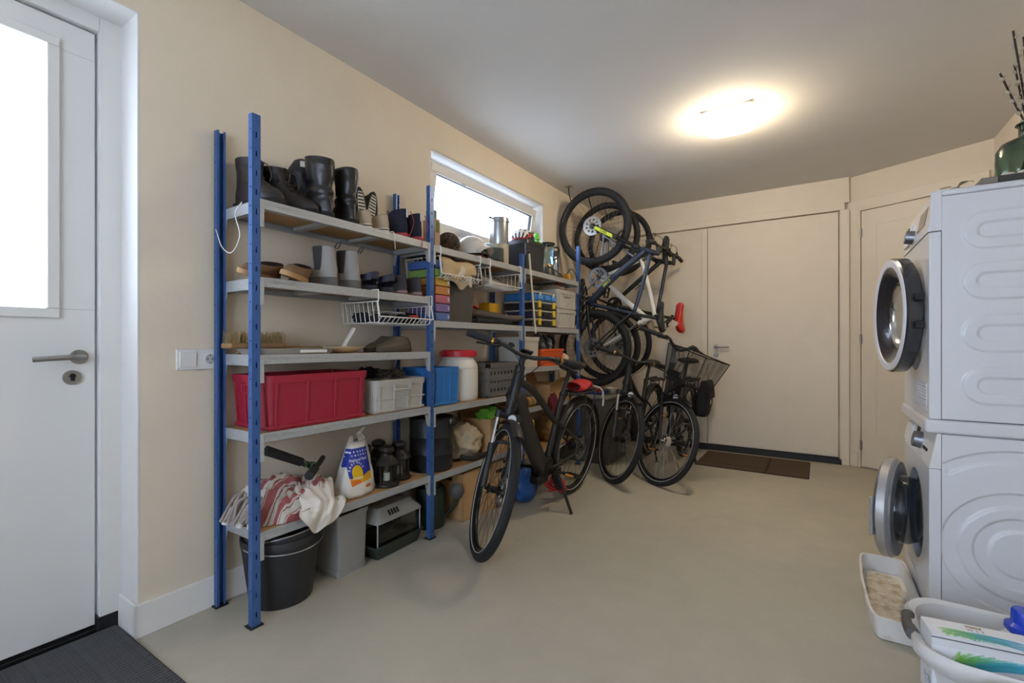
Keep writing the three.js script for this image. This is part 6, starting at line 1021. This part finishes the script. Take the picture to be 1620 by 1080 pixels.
// ---------------------------------------------------------------- lower shelves of the third bay and middle bay
crate('white_tub', 'off-white plastic tub on the lower shelf behind the electric bicycle handlebar', { w: 0.24, d: 0.25, h: 0.235, m: plastic(0xbab5a8, 0.5) }, [0.165, Q3, -3.165]);
{
  const t = thing('orange_crate', 'orange plastic crate full of cables and shoes', 'crate', [0.17, Q3, -3.52]);
  part('body', tub([[0.23, 0.34, 0, 0.02], [0.255, 0.375, 0.12, 0.025], [0.265, 0.385, 0.122, 0.025], [0.265, 0.385, 0.14, 0.025]], 0.005), plastic(0xd2571f, 0.45), t);
  const cs = [0x1d1d1f, 0x6c6a67, 0x2a2a2c, 0x8a8680, 0x202024];
  ['black cable bundle in the orange crate, nearest the white tub', 'grey folded bag in the orange crate', 'black bag in the middle of the orange crate', 'grey strap roll in the orange crate', 'black hose loop at the far end of the orange crate'].forEach((lab, i) => single('crate_bundle', lab, 'bundle', i === 4 ? merge(at(new THREE.TorusGeometry(0.06, 0.013, 8, 26), 0, 0.02, 0, 0, 0.9)) : blob(0.07, [0.06, 0.1, 0.09, 0.08][i], 0.038, 0.3, 2.6, i * 7, -0.8), fabric(cs[i]), [0.17, Q3 + [0.14, 0.16, 0.165, 0.16, 0.17][i], -3.40 - i * 0.06], 0, 'bundles in the orange crate'));
}
single('red_paper_pack', 'crumpled orange and white pack at the right of the orange crate', 'pack', blob(0.05, 0.05, 0.05, 0.2, 3, 2, -0.8), mat(0xd8b9a0, 0.6), [0.24, Q3 + 0.045, -3.80]);
{
  const t = carton('cardboard box lying on its side on the lower shelf of the third bay', 0.3, 0.15, 0.24, [0.165, Q4, -3.57], 0.1, true);
  const r = thing('grey_blanket_roll', 'rolled grey blanket behind the frame of the electric bicycle', 'blanket', [0.17, Q4 + 0.085, -3.24]);
  part('roll', at(merge(blob(0.07, 0.155, 0.08, 0.08, 2.5, 3)), 0, 0, 0, PI / 2), fabric(0x5b5650), r);
  const s = thing('striped_thermos', 'dark grey flask with orange and yellow stripes on the lower shelf', 'flask', [0.275, Q4 + 0.037, -3.19], 0);
  const prof = (r) => at(latheCreased([[0, 0], [r * 0.8, 0], [r, 0.01], [r, 0.2], [r * 0.7, 0.23], [0, 0.232]], 28), 0, 0, 0.11, -PI / 2, 0, 0);
  part('flask_body', prof(0.036), fabric(0x4c463f), s);
  [0xd9772b, 0xd8c23a, 0x6d8f35, 0xd9772b, 0xc8b39a].forEach((c, i) => part('stripe', at(new THREE.CylinderGeometry(0.0367, 0.0367, 0.011, 28, 1, true), 0, 0, 0.09 - i * 0.022, PI / 2), mat(c, 0.7), s));
}
single('red_bag', 'dark red shopping bag hanging behind the electric bicycle seat tube', 'bag', blob(0.035, 0.11, 0.06, 0.25, 2.2, 14), fabric(0x5e1722), [0.37, 0.6, -3.36]);
{ // magazines and blue bag lower down
  const t = thing('comic_book', 'comic book with yellow title strip leaning on the lowest shelf', 'book', [0.26, Q5 + 0.005, -3.135], -0.1);
  const cm = mat(0xffffff, 0.5, { map: canvasTex(128, 160, (c, W, H) => { c.fillStyle = '#a9a29a'; c.fillRect(0, 0, W, H); c.fillStyle = '#d9b32a'; c.fillRect(0, 0, W, 34); c.fillStyle = '#26221f'; for (let i = 0; i < 22; i++) { c.beginPath(); c.arc(20 + (i * 37) % 95, 50 + (i * 53) % 100, 4 + i % 5 * 2, 0, 7); c.fill(); } c.font = 'bold 26px sans-serif'; c.fillText('35', 60, 28); }) }); cm.userData.metric = false;
  part('book_block', at(box(0.02, 0.25, 0.18, 0, 0, 0, 0.001), 0, 0.125, 0), mat(0xc9c1b2, 0.8), t); part('cover', keep(at(new THREE.PlaneGeometry(0.178, 0.248), 0.0106, 0.125, 0, 0, PI / 2, 0)), cm, t);
  const b = thing('blue_bag', 'bright blue shopping bag on the floor behind the electric bicycle motor', 'bag', [0.42, 0, -2.86]);
  part('bag_body', blob(0.075, 0.12, 0.12, 0.16, 2, 5, -0.92), plastic(0x1d4f92, 0.35), b).position.y = 0.1115;
  single('brown_paper_bag', 'crumpled brown paper bag on the lowest shelf of the third bay', 'bag', blob(0.1, 0.14, 0.12, 0.25, 2.6, 9, -0.9), mat(0xa07f4f, 0.85), [0.17, Q5 + 0.127, -3.72]);
}
{ // grey cabinet with things on it, past the fourth post
  const t = thing('grey_cabinet', 'low dark grey panelled cabinet by the wall past the fourth post', 'cabinet', [0.3, 0, -4.32]);
  part('cabinet_body', box(0.5, 0.6, 0.46, 0, 0.3, 0, 0.004), plastic(0x55534f, 0.6), t); part('cabinet_top', box(0.52, 0.03, 0.48, 0, 0.615, 0, 0.004), plastic(0x8b887f, 0.5), t);
  for (const z of [-0.115, 0.115]) part('door', box(0.01, 0.54, 0.215, 0.254, 0.29, z, 0.003), plastic(0x4f4d49, 0.6), t);
  single('blue_folded_cloth', 'blue folded cloth on the grey cabinet', 'cloth', box(0.2, 0.035, 0.16, 0, 0.0185, 0, 0.015, 3), fabric(0x2b3f72), [0.38, 0.631, -4.22]);
  single('white_bowl', 'white half bowl on the grey cabinet', 'bowl', latheCreased([[0, 0], [0.03, 0.002], [0.06, 0.04], [0.062, 0.05], [0.058, 0.05], [0.028, 0.008], [0, 0.006]], 28), plastic(0xcfc6b2, 0.4), [0.46, 0.631, -4.4]);
  single('grey_sack', 'slumped grey cloth sack on the grey cabinet under the hanging wheel', 'sack', blob(0.14, 0.1, 0.12, 0.2, 2, 17, -0.9, 48, 30), fabric(0x6b675f), [0.2, 0.631 + 0.03, -4.3]).scale.y = 0.36;
}

// ---------------------------------------------------------------- stacked dryer and washing machine
const AX = 2.506, AZ = -2.34, AW = 0.6, AD = 0.62; // front plane x, near side z, width (z), depth (x)
function embossed(w, h, f, nu, nv) { // panel in x (0..w), y (0..h), facing +z, pushed out by f(x, y)
  return surf((u, v) => V(u * w, v * h, f(u * w, v * h)), nu, nv);
}
const pill = (x, y, x0, x1, yc, r) => { const dx = max(x0 + r - x, 0, x - (x1 - r)), dy = y - yc; return hypot(dx, dy) - r; };
{
  const yb = 0.02, ht = 0.752; // washing machine 0.02 .. 0.772
  const t = thing('washing_machine', 'white front-loading washing machine with open silver door, under the dryer', 'washing machine', [AX, 0, AZ]);
  const wm = M.appliance;
  part('cabinet', merge(bx(0.034, yb, -AW + 0.004, AD, yb + ht, -0.012, 0.006), bx(0, yb, -AW, 0.034, yb + 0.12, 0, 0.006)), wm, t);
  const C = [0.244, 0.365], sp = embossed(AD - 0.036, ht - 0.006, (x, y) => { const d = hypot(x + 0.036 - C[0], y + yb - C[1]), a = Math.atan2(y + yb - C[1], x + 0.036 - C[0]); const s = 0.006, ring = (r0, r1) => smooth(r0 - s, r0 + s, d) * (1 - smooth(r1 - 0.003, r1 + 0.003, d)); let e = -0.007 * ring(0.165, 0.213) - 0.007 * ring(0.082, 0.124); const ae = min(abs(a - PI * 0.5), 9), inA = 1 - smooth(0.60, 0.66, ae); e -= 0.006 * ring(0.322, 0.36) * inA; return e; }, 200, 240);
  sp.translate(0.036, yb + 0.003, 0); part('side_panel', sp, wm, t);
  // front frame with round opening
  const fr = ext(shapeOf(rrect(AW - 0.004, ht - 0.13 - 0.12, 0.012, 4, -AW / 2, 0).map(([a, b]) => [a, b]), [circ(0.185, 48, -AW / 2, 0.0).reverse()]), 0.034); at(fr, 0.034, yb + 0.12 + (ht - 0.25) / 2, 0, 0, -PI / 2, 0); // shape x -> world z
  part('front_frame', fr, wm, t);
  const cy = yb + 0.12 + (ht - 0.25) / 2;
  part('side_trim', bx(0.001, yb + 0.12, -0.03, 0.035, yb + ht - 0.132, 0.0, 0.004, 2), wm, t);
  part('control_panel', ext(shapeOf([[0.0, 0], [0.034, 0], [0.034, 0.13], [0.022, 0.13]]), AW, 0.0).translate(0, yb + ht - 0.13, -AW), mat(0xd9d8d6, 0.35), t);
  const onP = (z, y, g) => at(g, 0.0 + 0.022 * (y / 0.13), yb + ht - 0.13 + y, z, 0, 0, -0.17);
  part('programme_dial', onP(-0.24, 0.065, at(new THREE.CylinderGeometry(0.032, 0.035, 0.03, 28), -0.013, 0, 0, 0, 0, PI / 2)), M.alu, t);
  part('display_window', onP(-0.33, 0.095, box(0.002, 0.026, 0.06, -0.001, 0, 0, 0.0005)), M.dark, t);
  for (const z of [-0.1, -0.13, -0.16]) part('button', onP(z, 0.05, box(0.004, 0.012, 0.02, -0.002, 0, 0, 0.001)), M.darkMetal, t);
  part('detergent_drawer', onP(-0.51, 0.06, box(0.008, 0.085, 0.15, -0.003, 0, 0, 0.003, 2)), mat(0xdededd, 0.35), t);
  part('gasket', at(new THREE.TorusGeometry(0.165, 0.028, 12, 48), 0.05, cy, -AW / 2, 0, PI / 2, 0), mat(0x6a6c70, 0.5), t);
  part('drum', at(new THREE.CylinderGeometry(0.16, 0.16, 0.3, 40, 1, true), 0.2, cy, -AW / 2, 0, 0, PI / 2), M.steel, t);
  part('drum_back', at(new THREE.CircleGeometry(0.16, 40), 0.35, cy, -AW / 2, 0, -PI / 2, 0), M.brushed, t);
  // door: hinge on the far side, swung open
  const d = grp('porthole_door', t); d.position.set(-0.004, cy, -AW / 2 - 0.2); d.rotation.y = -0.27;
  const dz = 0.2, ringP = [[0.15, -0.002], [0.2, -0.002], [0.212, -0.012], [0.212, -0.04], [0.196, -0.052], [0.155, -0.05], [0.148, -0.03], [0.15, -0.002]];
  part('silver_ring', at(latheCreased(ringP, 56, 0.8), 0, 0, dz, 0, 0, -PI / 2), mat(0xb9b9ba, 0.32, { metalness: 0.7 }), d);
  part('inner_ring', at(latheCreased([[0.12, 0.006], [0.15, 0.01], [0.2, 0.006], [0.2, -0.004], [0.12, -0.004], [0.12, 0.006]], 48, 0.8), 0, 0, dz, 0, 0, -PI / 2), mat(0x74767a, 0.35), d);
  part('glass_bowl', at(latheCreased([[0.148, 0.004], [0.14, 0.045], [0.12, 0.075], [0.06, 0.085], [0, 0.086]], 48, 1.2), 0, 0, dz, 0, 0, -PI / 2), new THREE.MeshPhysicalMaterial({ color: 0xb9c2c8, roughness: 0.03, transmission: 1, thickness: 0 }), d);
  part('porthole_window', at(new THREE.CircleGeometry(0.15, 48), -0.03, 0, dz, 0, -PI / 2, 0), mat(0x26282b, 0.08, { transmission: 0.7, thickness: 0 }), d);
  part('door_grip', box(0.014, 0.16, 0.03, -0.055, 0.0, dz + 0.195, 0.006, 2), mat(0xa9aaab, 0.3, { metalness: 0.6 }), d);
}
{ // white strip between the machines
  const t = thing('stacking_kit', 'white plastic stacking frame between the dryer and the washing machine', 'stacking kit', [AX, 0.7725, AZ]);
  part('frame_plate', merge(bx(-0.012, 0, -AW - 0.004, AD, 0.052, 0.006, 0.012, 3)), M.appliance, t);
}
{
  const yb = 0.825, ht = 0.855;
  const t = thing('tumble_dryer', 'white tumble dryer with large dark porthole door stacked on the washing machine', 'dryer', [AX, 0, AZ]);
  const wm = M.appliance;
  part('cabinet', merge(bx(0.034, yb, -AW + 0.004, AD, yb + ht - 0.02, -0.012, 0.006), bx(0.02, yb + ht - 0.026, -AW, AD, yb + ht, 0.0, 0.010, 2)), wm, t);
  const cent = [1.512, 1.330, 1.142, 0.953], sp = embossed(AD - 0.036, ht - 0.03, (x, y) => { const X = x + 0.036, Y = y + yb; let e = 0; for (const c of cent) { const d = pill(X, Y, 0.091, 0.53, c, 0.067), i = pill(X, Y, 0.13, 0.49, c + 0.0, 0.03); e += 0.0045 * (1 - smooth(-0.006, 0.003, d)) - 0.006 * (1 - smooth(-0.008, 0.003, i)); } return e; }, 200, 260);
  sp.translate(0.036, yb + 0.003, 0); part('side_panel', sp, wm, t);
  const fh = ht - 0.155, cy = yb + fh * 0.52 + 0.03;
  const fr = ext(shapeOf(rrect(AW - 0.004, fh, 0.012, 4, -AW / 2, 0), [circ(0.2, 48, -AW / 2, 0.02).reverse()]), 0.034); at(fr, 0.034, yb + fh / 2, 0, 0, -PI / 2, 0);
  part('front_frame', fr, wm, t);
  part('side_trim', merge(bx(0.001, yb, -0.03, 0.035, yb + fh, 0.0, 0.004, 2)), wm, t);
  part('control_panel', ext(shapeOf([[-0.004, 0], [0.036, 0], [0.036, 0.153], [0.022, 0.153]]), AW).translate(0, yb + fh + 0.002, -AW), wm, t);
  part('side_cap', bx(0.004, yb + fh + 0.002, -0.004, 0.036, yb + ht - 0.006, 0.003, 0.003), wm, t);
  const onP = (z, y, g) => at(g, -0.004 + 0.026 * (y / 0.153), yb + fh + y, z, 0, 0, -0.17);
  part('display_window', onP(-0.2, 0.085, box(0.002, 0.075, 0.16, -0.001, 0, 0, 0.0005)), mat(0x6a6258, 0.15), t);
  part('water_drawer', onP(-0.5, 0.07, box(0.012, 0.09, 0.12, -0.004, 0, 0, 0.003, 2)), mat(0xdededd, 0.35), t);
  part('drawer_grip', onP(-0.5, 0.08, box(0.006, 0.06, 0.05, -0.011, 0, 0, 0.002)), mat(0x14151a, 0.3), t);
  part('programme_dial', onP(-0.38, 0.05, at(new THREE.CylinderGeometry(0.028, 0.03, 0.03, 28), -0.015, 0, 0, 0, 0, PI / 2)), M.alu, t);
  const grille = []; for (let i = 0; i < 9; i++) grille.push(box(0.006, 0.006, 0.22, -0.001, yb + 0.03 + i * 0.012, -0.15, 0.001)); for (let i = 0; i < 14; i++) grille.push(box(0.005, 0.105, 0.004, 0, yb + 0.078, -0.05 - i * 0.015, 0.001));
  part('vent_grille', merge(grille), mat(0xd5d5d6, 0.4), t);
  part('drum', at(new THREE.CylinderGeometry(0.19, 0.19, 0.35, 40, 1, true), 0.21, yb + fh / 2 + 0.02, -AW / 2, 0, 0, PI / 2), M.steel, t);
  part('drum_back', at(new THREE.CircleGeometry(0.19, 40), 0.385, yb + fh / 2 + 0.02, -AW / 2, 0, -PI / 2, 0), M.brushed, t);
  // door, hinged on the near side, a little open
  const d = grp('porthole_door', t); d.position.set(-0.006, yb + fh / 2 + 0.055, -AW / 2 + 0.22); d.rotation.y = 0.13;
  const dz = -0.22;
  part('dark_ring', at(latheCreased([[0.17, 0], [0.235, 0], [0.244, -0.008], [0.246, -0.05], [0.24, -0.056], [0.205, -0.056], [0.15, -0.012], [0.15, 0]], 64, 0.7), 0, 0, dz, 0, 0, -PI / 2), mat(0x2a2b30, 0.25, { clearcoat: 0.5 }), d);
  part('white_bezel', at(latheCreased([[0.241, -0.054], [0.236, -0.061], [0.21, -0.06], [0.207, -0.054], [0.241, -0.054]], 64, 0.9), 0, 0, dz, 0, 0, -PI / 2), mat(0xd9d8dc, 0.35), d);
  part('chrome_ring', at(latheCreased([[0.15, -0.014], [0.145, -0.02], [0.135, -0.012], [0.13, 0.0], [0.15, 0.0]], 56, 0.8), 0, 0, dz, 0, 0, -PI / 2), M.chrome, d);
  part('glass_bowl', at(latheCreased([[0.138, 0.0], [0.128, 0.03], [0.1, 0.05], [0, 0.055]], 48, 1.2), 0, 0, dz, 0, 0, -PI / 2), new THREE.MeshPhysicalMaterial({ color: 0xc4cbd0, roughness: 0.03, transmission: 1, thickness: 0 }), d);
  for (const y of [-0.05, 0.06]) part('hinge', box(0.03, 0.03, 0.02, -0.02, y, 0.03, 0.004), M.black, d);
  part('latch_hook', box(0.02, 0.02, 0.02, 0.01, 0.0, -0.45, 0.004), M.black, d);
}
{ // drip tray on the floor in front of the washing machine
  const t = thing('drip_tray', 'dirty white plastic drip tray on the floor under the washing machine front', 'tray', [2.412, 0, -2.555]);
  const ring = (s, y, q = 0) => { const o = []; for (let i = 0; i < 40; i++) { const a = -i / 40 * 2 * PI, c = cos(a), sn = sin(a); let x = 0.085 * Math.sign(c) * pow(abs(c), 0.22), z = 0.325 * Math.sign(sn) * pow(abs(sn), 0.22); if (x < 0) x -= 0.012 * cos(z / 0.325 * PI / 2); o.push(V(x * s, y, z * (1 - (1 - s) * 0.3))); } return o; };
  part('tray_body', loft([ring(0.86, 0.0), ring(0.92, 0.004), ring(0.97, 0.078), ring(1.03, 0.08), ring(1.03, 0.086), ring(0.93, 0.086), ring(0.86, 0.012), ring(0.5, 0.01)], { crease: 0.7 }), mat(0xffffff, 0.5, { map: tex(256, 0.6, (u, v) => { const d = smooth(0.0, 0.35, fbm(u, v, 7, 5, 101)), k = 1 + 0.03 * fbm(u, v, 30, 2, 102); return [mix(0.86, 0.70, d * 0.5) * k, mix(0.845, 0.62, d * 0.5) * k, mix(0.82, 0.48, d * 0.5) * k]; }) }), t);
  part('sediment', at(surf((u, v) => { const a = v * 2 * PI, q = sqrt(u); return V(0.068 * q * Math.sign(cos(a)) * pow(abs(cos(a)), 0.5), 0.0, 0.29 * q * Math.sign(sin(a)) * pow(abs(sin(a)), 0.5) * (1 + 0.06 * noise.noise(cos(a) * 3, sin(a) * 3, 1))); }, 8, 40), -0.008, 0.0135, 0), mat(0xffffff, 0.9, { map: tex(256, 0.25, (u, v) => { const k = 1 + 0.28 * fbm(u, v, 14, 5, 111), d = smooth(-0.1, 0.25, fbm(u, v, 5, 4, 112)); return [mix(0.83, 0.72, d) * k, mix(0.79, 0.64, d) * k, mix(0.72, 0.52, d) * k]; }) }), t);
}
// ---------------------------------------------------------------- vase with willow twigs and tray on the dryer
{
  const y0 = 1.681;
  const tr = thing('dark_tray', 'dark wooden tray with pale cut end on top of the dryer', 'tray', [2.80, y0, -2.54], 0.0);
  part('tray_board', bx(-0.105, 0, -0.18, 0.24, 0.024, 0.19, 0.003), mat(0x37322e, 0.6), tr);
  part('end_board', bx(-0.15, 0, -0.18, -0.106, 0.023, 0.19, 0.003), mat(0x7a7268, 0.7), tr);
  const sh = thing('dried_leaves', 'dried pale leaves and twine trailing off the dark tray', 'leaves', [2.605, y0, -2.45], 0.2);
  part('leaf', merge(...[0, 1, 2].map((i) => at(surf((u, v) => V((u - 0.5) * 0.08, 0.012 * sin(u * PI) + 0.004, (v - 0.5) * 0.026 * sin(u * PI)), 10, 4), -0.02 + i * 0.012, 0.004 + i * 0.006, -0.05 + i * 0.05, 0, i * 0.9, 0.1))), mat(0x9b8f7c, 0.9), sh);
  part('twine', tube([[0.02, 0.006, -0.04], [-0.03, 0.012, -0.02], [-0.06, 0.005, 0.03], [-0.08, 0.006, 0.07], [-0.06, 0.004, 0.1]], 0.0022, 30, 5), mat(0x8a7a58, 0.9), sh);
  [[2.735, -2.415, 0.2, 'pale oval pebble on the dark tray, left of the pair'], [2.775, -2.405, -0.3, 'pale oval pebble on the dark tray, right of the pair']].forEach(([x, z, a, lab]) => single('pale_pebble', lab, 'pebble', blob(0.022, 0.011, 0.014, 0.06, 1.5, x * 9), mat(0xcfc6b6, 0.6), [x, y0 + 0.0355, z], a, 'pebbles on the tray'));
  const v = thing('green_glass_vase', 'green glass bottle vase on top of the dryer', 'vase', [2.825, y0 + 0.025, -2.54]);
  part('vase_glass', latheCreased([[0, 0.004], [0.085, 0.004], [0.096, 0.014], [0.098, 0.045], [0.096, 0.13], [0.082, 0.158], [0.045, 0.174], [0.034, 0.182], [0.033, 0.215], [0.043, 0.224], [0.041, 0.228], [0.029, 0.223], [0.029, 0.184], [0.04, 0.168], [0.077, 0.152], [0.09, 0.126], [0.092, 0.045], [0.088, 0.018], [0.08, 0.012], [0, 0.012]], 48, 1.0), new THREE.MeshPhysicalMaterial({ color: 0xffffff, roughness: 0.04, transmission: 1, thickness: 0.006, ior: 1.5, attenuationColor: new THREE.Color(0x6f8f84), attenuationDistance: 0.012 }), v);
  const w = thing('pussy_willow_twigs', 'bundle of pussy willow twigs standing in the green glass vase', 'twigs', [2.825, y0 + 0.05, -2.54]);
  const bark = mat(0x33261f, 0.85), bud = mat(0xb0a58e, 0.95, { sheen: 0.5, sheenColor: new THREE.Color(0xd9d2c2) });
  const tw = [[-0.09, 0.40, 0.03], [-0.06, 0.54, 0.05], [-0.02, 0.53, 0.0], [-0.03, 0.46, -0.06], [0.01, 0.49, 0.04], [0.045, 0.62, -0.02], [0.03, 0.66, 0.03], [0.02, 0.40, -0.03], [0.1, 0.45, -0.03], [0.16, 0.42, 0.02], [0.05, 0.4, 0.1], [0.13, 0.52, 0.06]];
  const budGeo = blob(0.0058, 0.009, 0.0058, 0.1, 2, 1, -1, 10, 8);
  tw.forEach(([x, h, z], i) => {
    const g = grp('twig', w), a = rnd() * 6.28, c = new THREE.CatmullRomCurve3([V(0.03 * cos(a), -0.01, 0.03 * sin(a)), V(x * 0.12, 0.17, z * 0.12), V(x * 0.55, 0.17 + (h - 0.17) * 0.5, z * 0.6), V(x, h, z)]);
    part('stem', new THREE.TubeGeometry(c, 18, 0.0034, 6), bark, g);
    const l = []; for (let k = 0; k < 10; k++) { const u = 0.4 + 0.6 * (k + rnd() * 0.6) / 10, p = c.getPoint(min(u, 1)), b = budGeo.clone(); const s = k % 2 ? 1 : -1; at(b, p.x + s * 0.006, p.y + 0.005, p.z + rr(-0.006, 0.006), 0, 0, -s * 0.5); l.push(b); }
    part('catkins', merge(l), bud, g, { kind: 'stuff' });
  });
}
// ---------------------------------------------------------------- laundry baskets with detergent
function laundryBasket(label, cx, cz, W, D, H, ry) {
  const t = thing('laundry_basket', label, 'laundry basket', [cx, 0, cz], ry, 'grey plastic laundry baskets'), m = plastic(0xcfccc8, 0.42);
  const rg = (w, d, y, dip = 0, r = 0.09) => rrect(w, d, min(r, w / 2.1, d / 2.1), 8).map(([a, b]) => V(a, y - dip * pow(cos(clamp(b / d * 2, -1, 1) * PI / 2), 2) * (abs(a) > w * 0.3 ? 1 : 0.2), b)).reverse();
  part('basket_body', loft([rg(W * 0.78, D * 0.74, 0), rg(W * 0.8, D * 0.77, 0.01), rg(W * 0.94, D * 0.93, H - 0.05, 0.012), rg(W * 0.93, D * 0.92, H - 0.05, 0.012), rg(W * 0.78, D * 0.75, 0.014)], { crease: 0.8 }), m, t);
  part('rim', loft([rg(W * 0.95, D * 0.94, H - 0.06, 0.012), rg(W * 1.03, D * 1.04, H - 0.03, 0.012), rg(W * 1.03, D * 1.04, H - 0.012, 0.012), rg(W * 1.0, D * 1.0, H, 0.012), rg(W * 0.945, D * 0.93, H - 0.008, 0.012), rg(W * 0.93, D * 0.92, H - 0.06, 0.012)], { capA: false, capB: false, crease: 1.0 }), m, t);
  const sl = []; for (const s of [-1, 1]) for (let i = -4; i <= 4; i++) { sl.push(at(box(0.012, H * 0.55, 0.006, 0, 0, 0, 0.003, 2), i * W * 0.085, H * 0.42, s * (D * 0.425), s * 0.15)); sl.push(at(box(0.006, H * 0.55, 0.012, 0, 0, 0, 0.003, 2), s * W * 0.437, H * 0.42, i * D * 0.075, 0, 0, -s * 0.2)); }
  part('side_slats', merge(sl), mat(0xaeb4ba, 0.5), t);
  for (const s of [-1, 1]) part('handle_grip', tube([[s * W * 0.507, H - 0.017, -0.06], [s * W * 0.512, H - 0.022, 0], [s * W * 0.507, H - 0.017, 0.06]], 0.017, 14, 12), plastic(0x54504c, 0.6), t);
  return t;
}
laundryBasket('pale grey laundry basket holding detergent, in front of the washing machine', 2.668, -1.795, 0.56, 0.37, 0.30, -0.03);
laundryBasket('pale grey empty laundry basket nearest the camera at the lower right', 2.735, -1.395, 0.54, 0.36, 0.30, -0.04);
{
  const art = (c, W, H, top) => { // flowing swirl from green over teal to blue on white
    c.fillStyle = '#e6e6ea'; c.fillRect(0, 0, W, H); c.lineCap = 'round';
    for (let i = 0; i < 150; i++) {
      const u = rnd(), k = rnd(), sh = rr(-18, 18), col = [mix(120, 50, u) + sh, mix(185, 150, u) + sh, mix(70, 205, u) + sh].map((q) => Math.round(clamp(q, 0, 255)));
      c.strokeStyle = `rgba(${col},${rr(0.18, 0.5)})`; c.lineWidth = rr(6, 26) * (top ? 0.7 : 1); c.beginPath();
      if (top) { const y = H * rr(0.55, 0.98); c.moveTo(W * mix(0.1, 0.5, u), H * rr(0.5, 1)); c.bezierCurveTo(W * mix(0.16, 0.55, u), y - H * 0.1, W * mix(0.3, 0.75, u), y - H * 0.12, W * mix(0.36, 0.9, u), y + H * 0.06 * k); }
      else { const x0 = W * mix(0.03, 0.34, k), e = W * mix(0.25, 0.98, u); c.moveTo(x0 + W * 0.1 * u, H * mix(1, 0.55, u)); c.bezierCurveTo(x0 - W * 0.03, H * 0.6 * (1 - u * 0.5), x0 + W * 0.1, H * 0.22, e, H * mix(0.02, 0.16, k)); }
      c.stroke();
    }
    if (!top) { c.fillStyle = '#e6e6ea'; c.beginPath(); c.ellipse(W * 0.8, H * 0.86, W * 0.38, H * 0.6, 0, 0, 7); c.fill(); c.strokeStyle = 'rgba(225,243,243,0.85)'; c.lineWidth = 4; for (const [x, y, r] of [[0.1, 0.18, 26], [0.3, 0.62, 24], [0.38, 0.58, 20], [0.22, 0.4, 18]]) { c.beginPath(); c.arc(W * x, H * y, r, 0, 7); c.stroke(); } }
  };
  const logo = (c, x, y, w, h) => { c.fillStyle = '#2c2a22'; c.beginPath(); c.moveTo(x, y); c.lineTo(x + w, y + h * 0.1); c.lineTo(x + w * 0.97, y + h); c.lineTo(x + w * 0.12, y + h * 0.92); c.fill(); c.fillStyle = '#e2b417'; c.fillRect(x + w * 0.13, y + h * 0.25, w * 0.76, h * 0.5); c.fillStyle = '#2c2a22'; c.font = `bold ${Math.round(h * 0.46)}px sans-serif`; c.textAlign = 'center'; c.fillText('JUMBO', x + w * 0.51, y + h * 0.67); };
  const lidM = mat(0xffffff, 0.3, { map: canvasTex(768, 320, (c, W, H) => { art(c, W, H, true); c.fillStyle = '#e4e2e2'; c.fillRect(0, 0, W, H * 0.40); logo(c, W * 0.41, H * 0.1, 120, 34); c.fillStyle = '#33363a'; c.font = '54px serif'; c.textAlign = 'center'; c.fillText('W I T', W * 0.49, H * 0.39); }) }); lidM.userData.metric = false;
  const frontM = mat(0xffffff, 0.3, { map: canvasTex(768, 512, (c, W, H) => { art(c, W, H, false); logo(c, W * 0.50, H * 0.40, 150, 66); c.fillStyle = '#2c3640'; c.font = 'bold 34px serif'; c.fillText('wit', W * 0.61, H * 0.72); for (const [i, k] of [[0, '#4a9a6c'], [1, '#58a56e'], [2, '#3c4652']]) { c.fillStyle = k; c.beginPath(); c.arc(W * 0.93, H * (0.42 + i * 0.17), 28, 0, 7); c.fill(); c.strokeStyle = '#d7e6dc'; c.lineWidth = 3; c.beginPath(); c.arc(W * 0.93, H * (0.42 + i * 0.17), 19, 0, 7); c.stroke(); } }) }); frontM.userData.metric = false;
  const t = thing('detergent_box', 'white laundry detergent box with green and blue print in the basket', 'detergent box', [2.522, 0.262, -1.69], 0.13);
  const w = 0.222, d = 0.088, h = 0.185;
  part('carton_body', box(w, h, d, 0, -h / 2 + 0.07, -d / 2, 0.002), mat(0xdcdcde, 0.4), t);
  part('front_print', keep(at(new THREE.PlaneGeometry(w - 0.002, h - 0.03), 0, -h / 2 + 0.06 - 0.004, 0.0006)), frontM, t);
  part('lid_print', keep(at(new THREE.PlaneGeometry(w - 0.002, d), 0, 0.0706, -d / 2, -PI / 2)), lidM, t);
  part('lid_seam', box(w + 0.001, 0.003, 0.002, 0, 0.062, 0.0006, 0.0005), mat(0x6a6a6c, 0.6), t);
  const b = thing('detergent_bottle', 'white detergent bottle with blue cap behind the detergent box', 'bottle', [2.635, 0.02, -1.865], 0.2);
  const rings = [[0.05, 0.075, 0], [0.055, 0.085, 0.02], [0.056, 0.088, 0.16], [0.052, 0.082, 0.22], [0.036, 0.05, 0.275], [0.026, 0.028, 0.295]].map(([a, c, y]) => ell(28, c, a, y));
  part('bottle_body', loft(rings), plastic(0xd9dadd, 0.35), b);
  part('blue_cap', latheCreased([[0.0, 0.288], [0.036, 0.288], [0.041, 0.296], [0.04, 0.308], [0.028, 0.316], [0.027, 0.346], [0.024, 0.352], [0, 0.352]], 32), plastic(0x1f3fb4, 0.25), b);
}

// ---------------------------------------------------------------- shadows for every mesh, then hand the scene over
scene.traverse((o) => { if (o.isMesh) { o.castShadow = true; o.receiveShadow = true; } });
renderer.render(scene, camera);
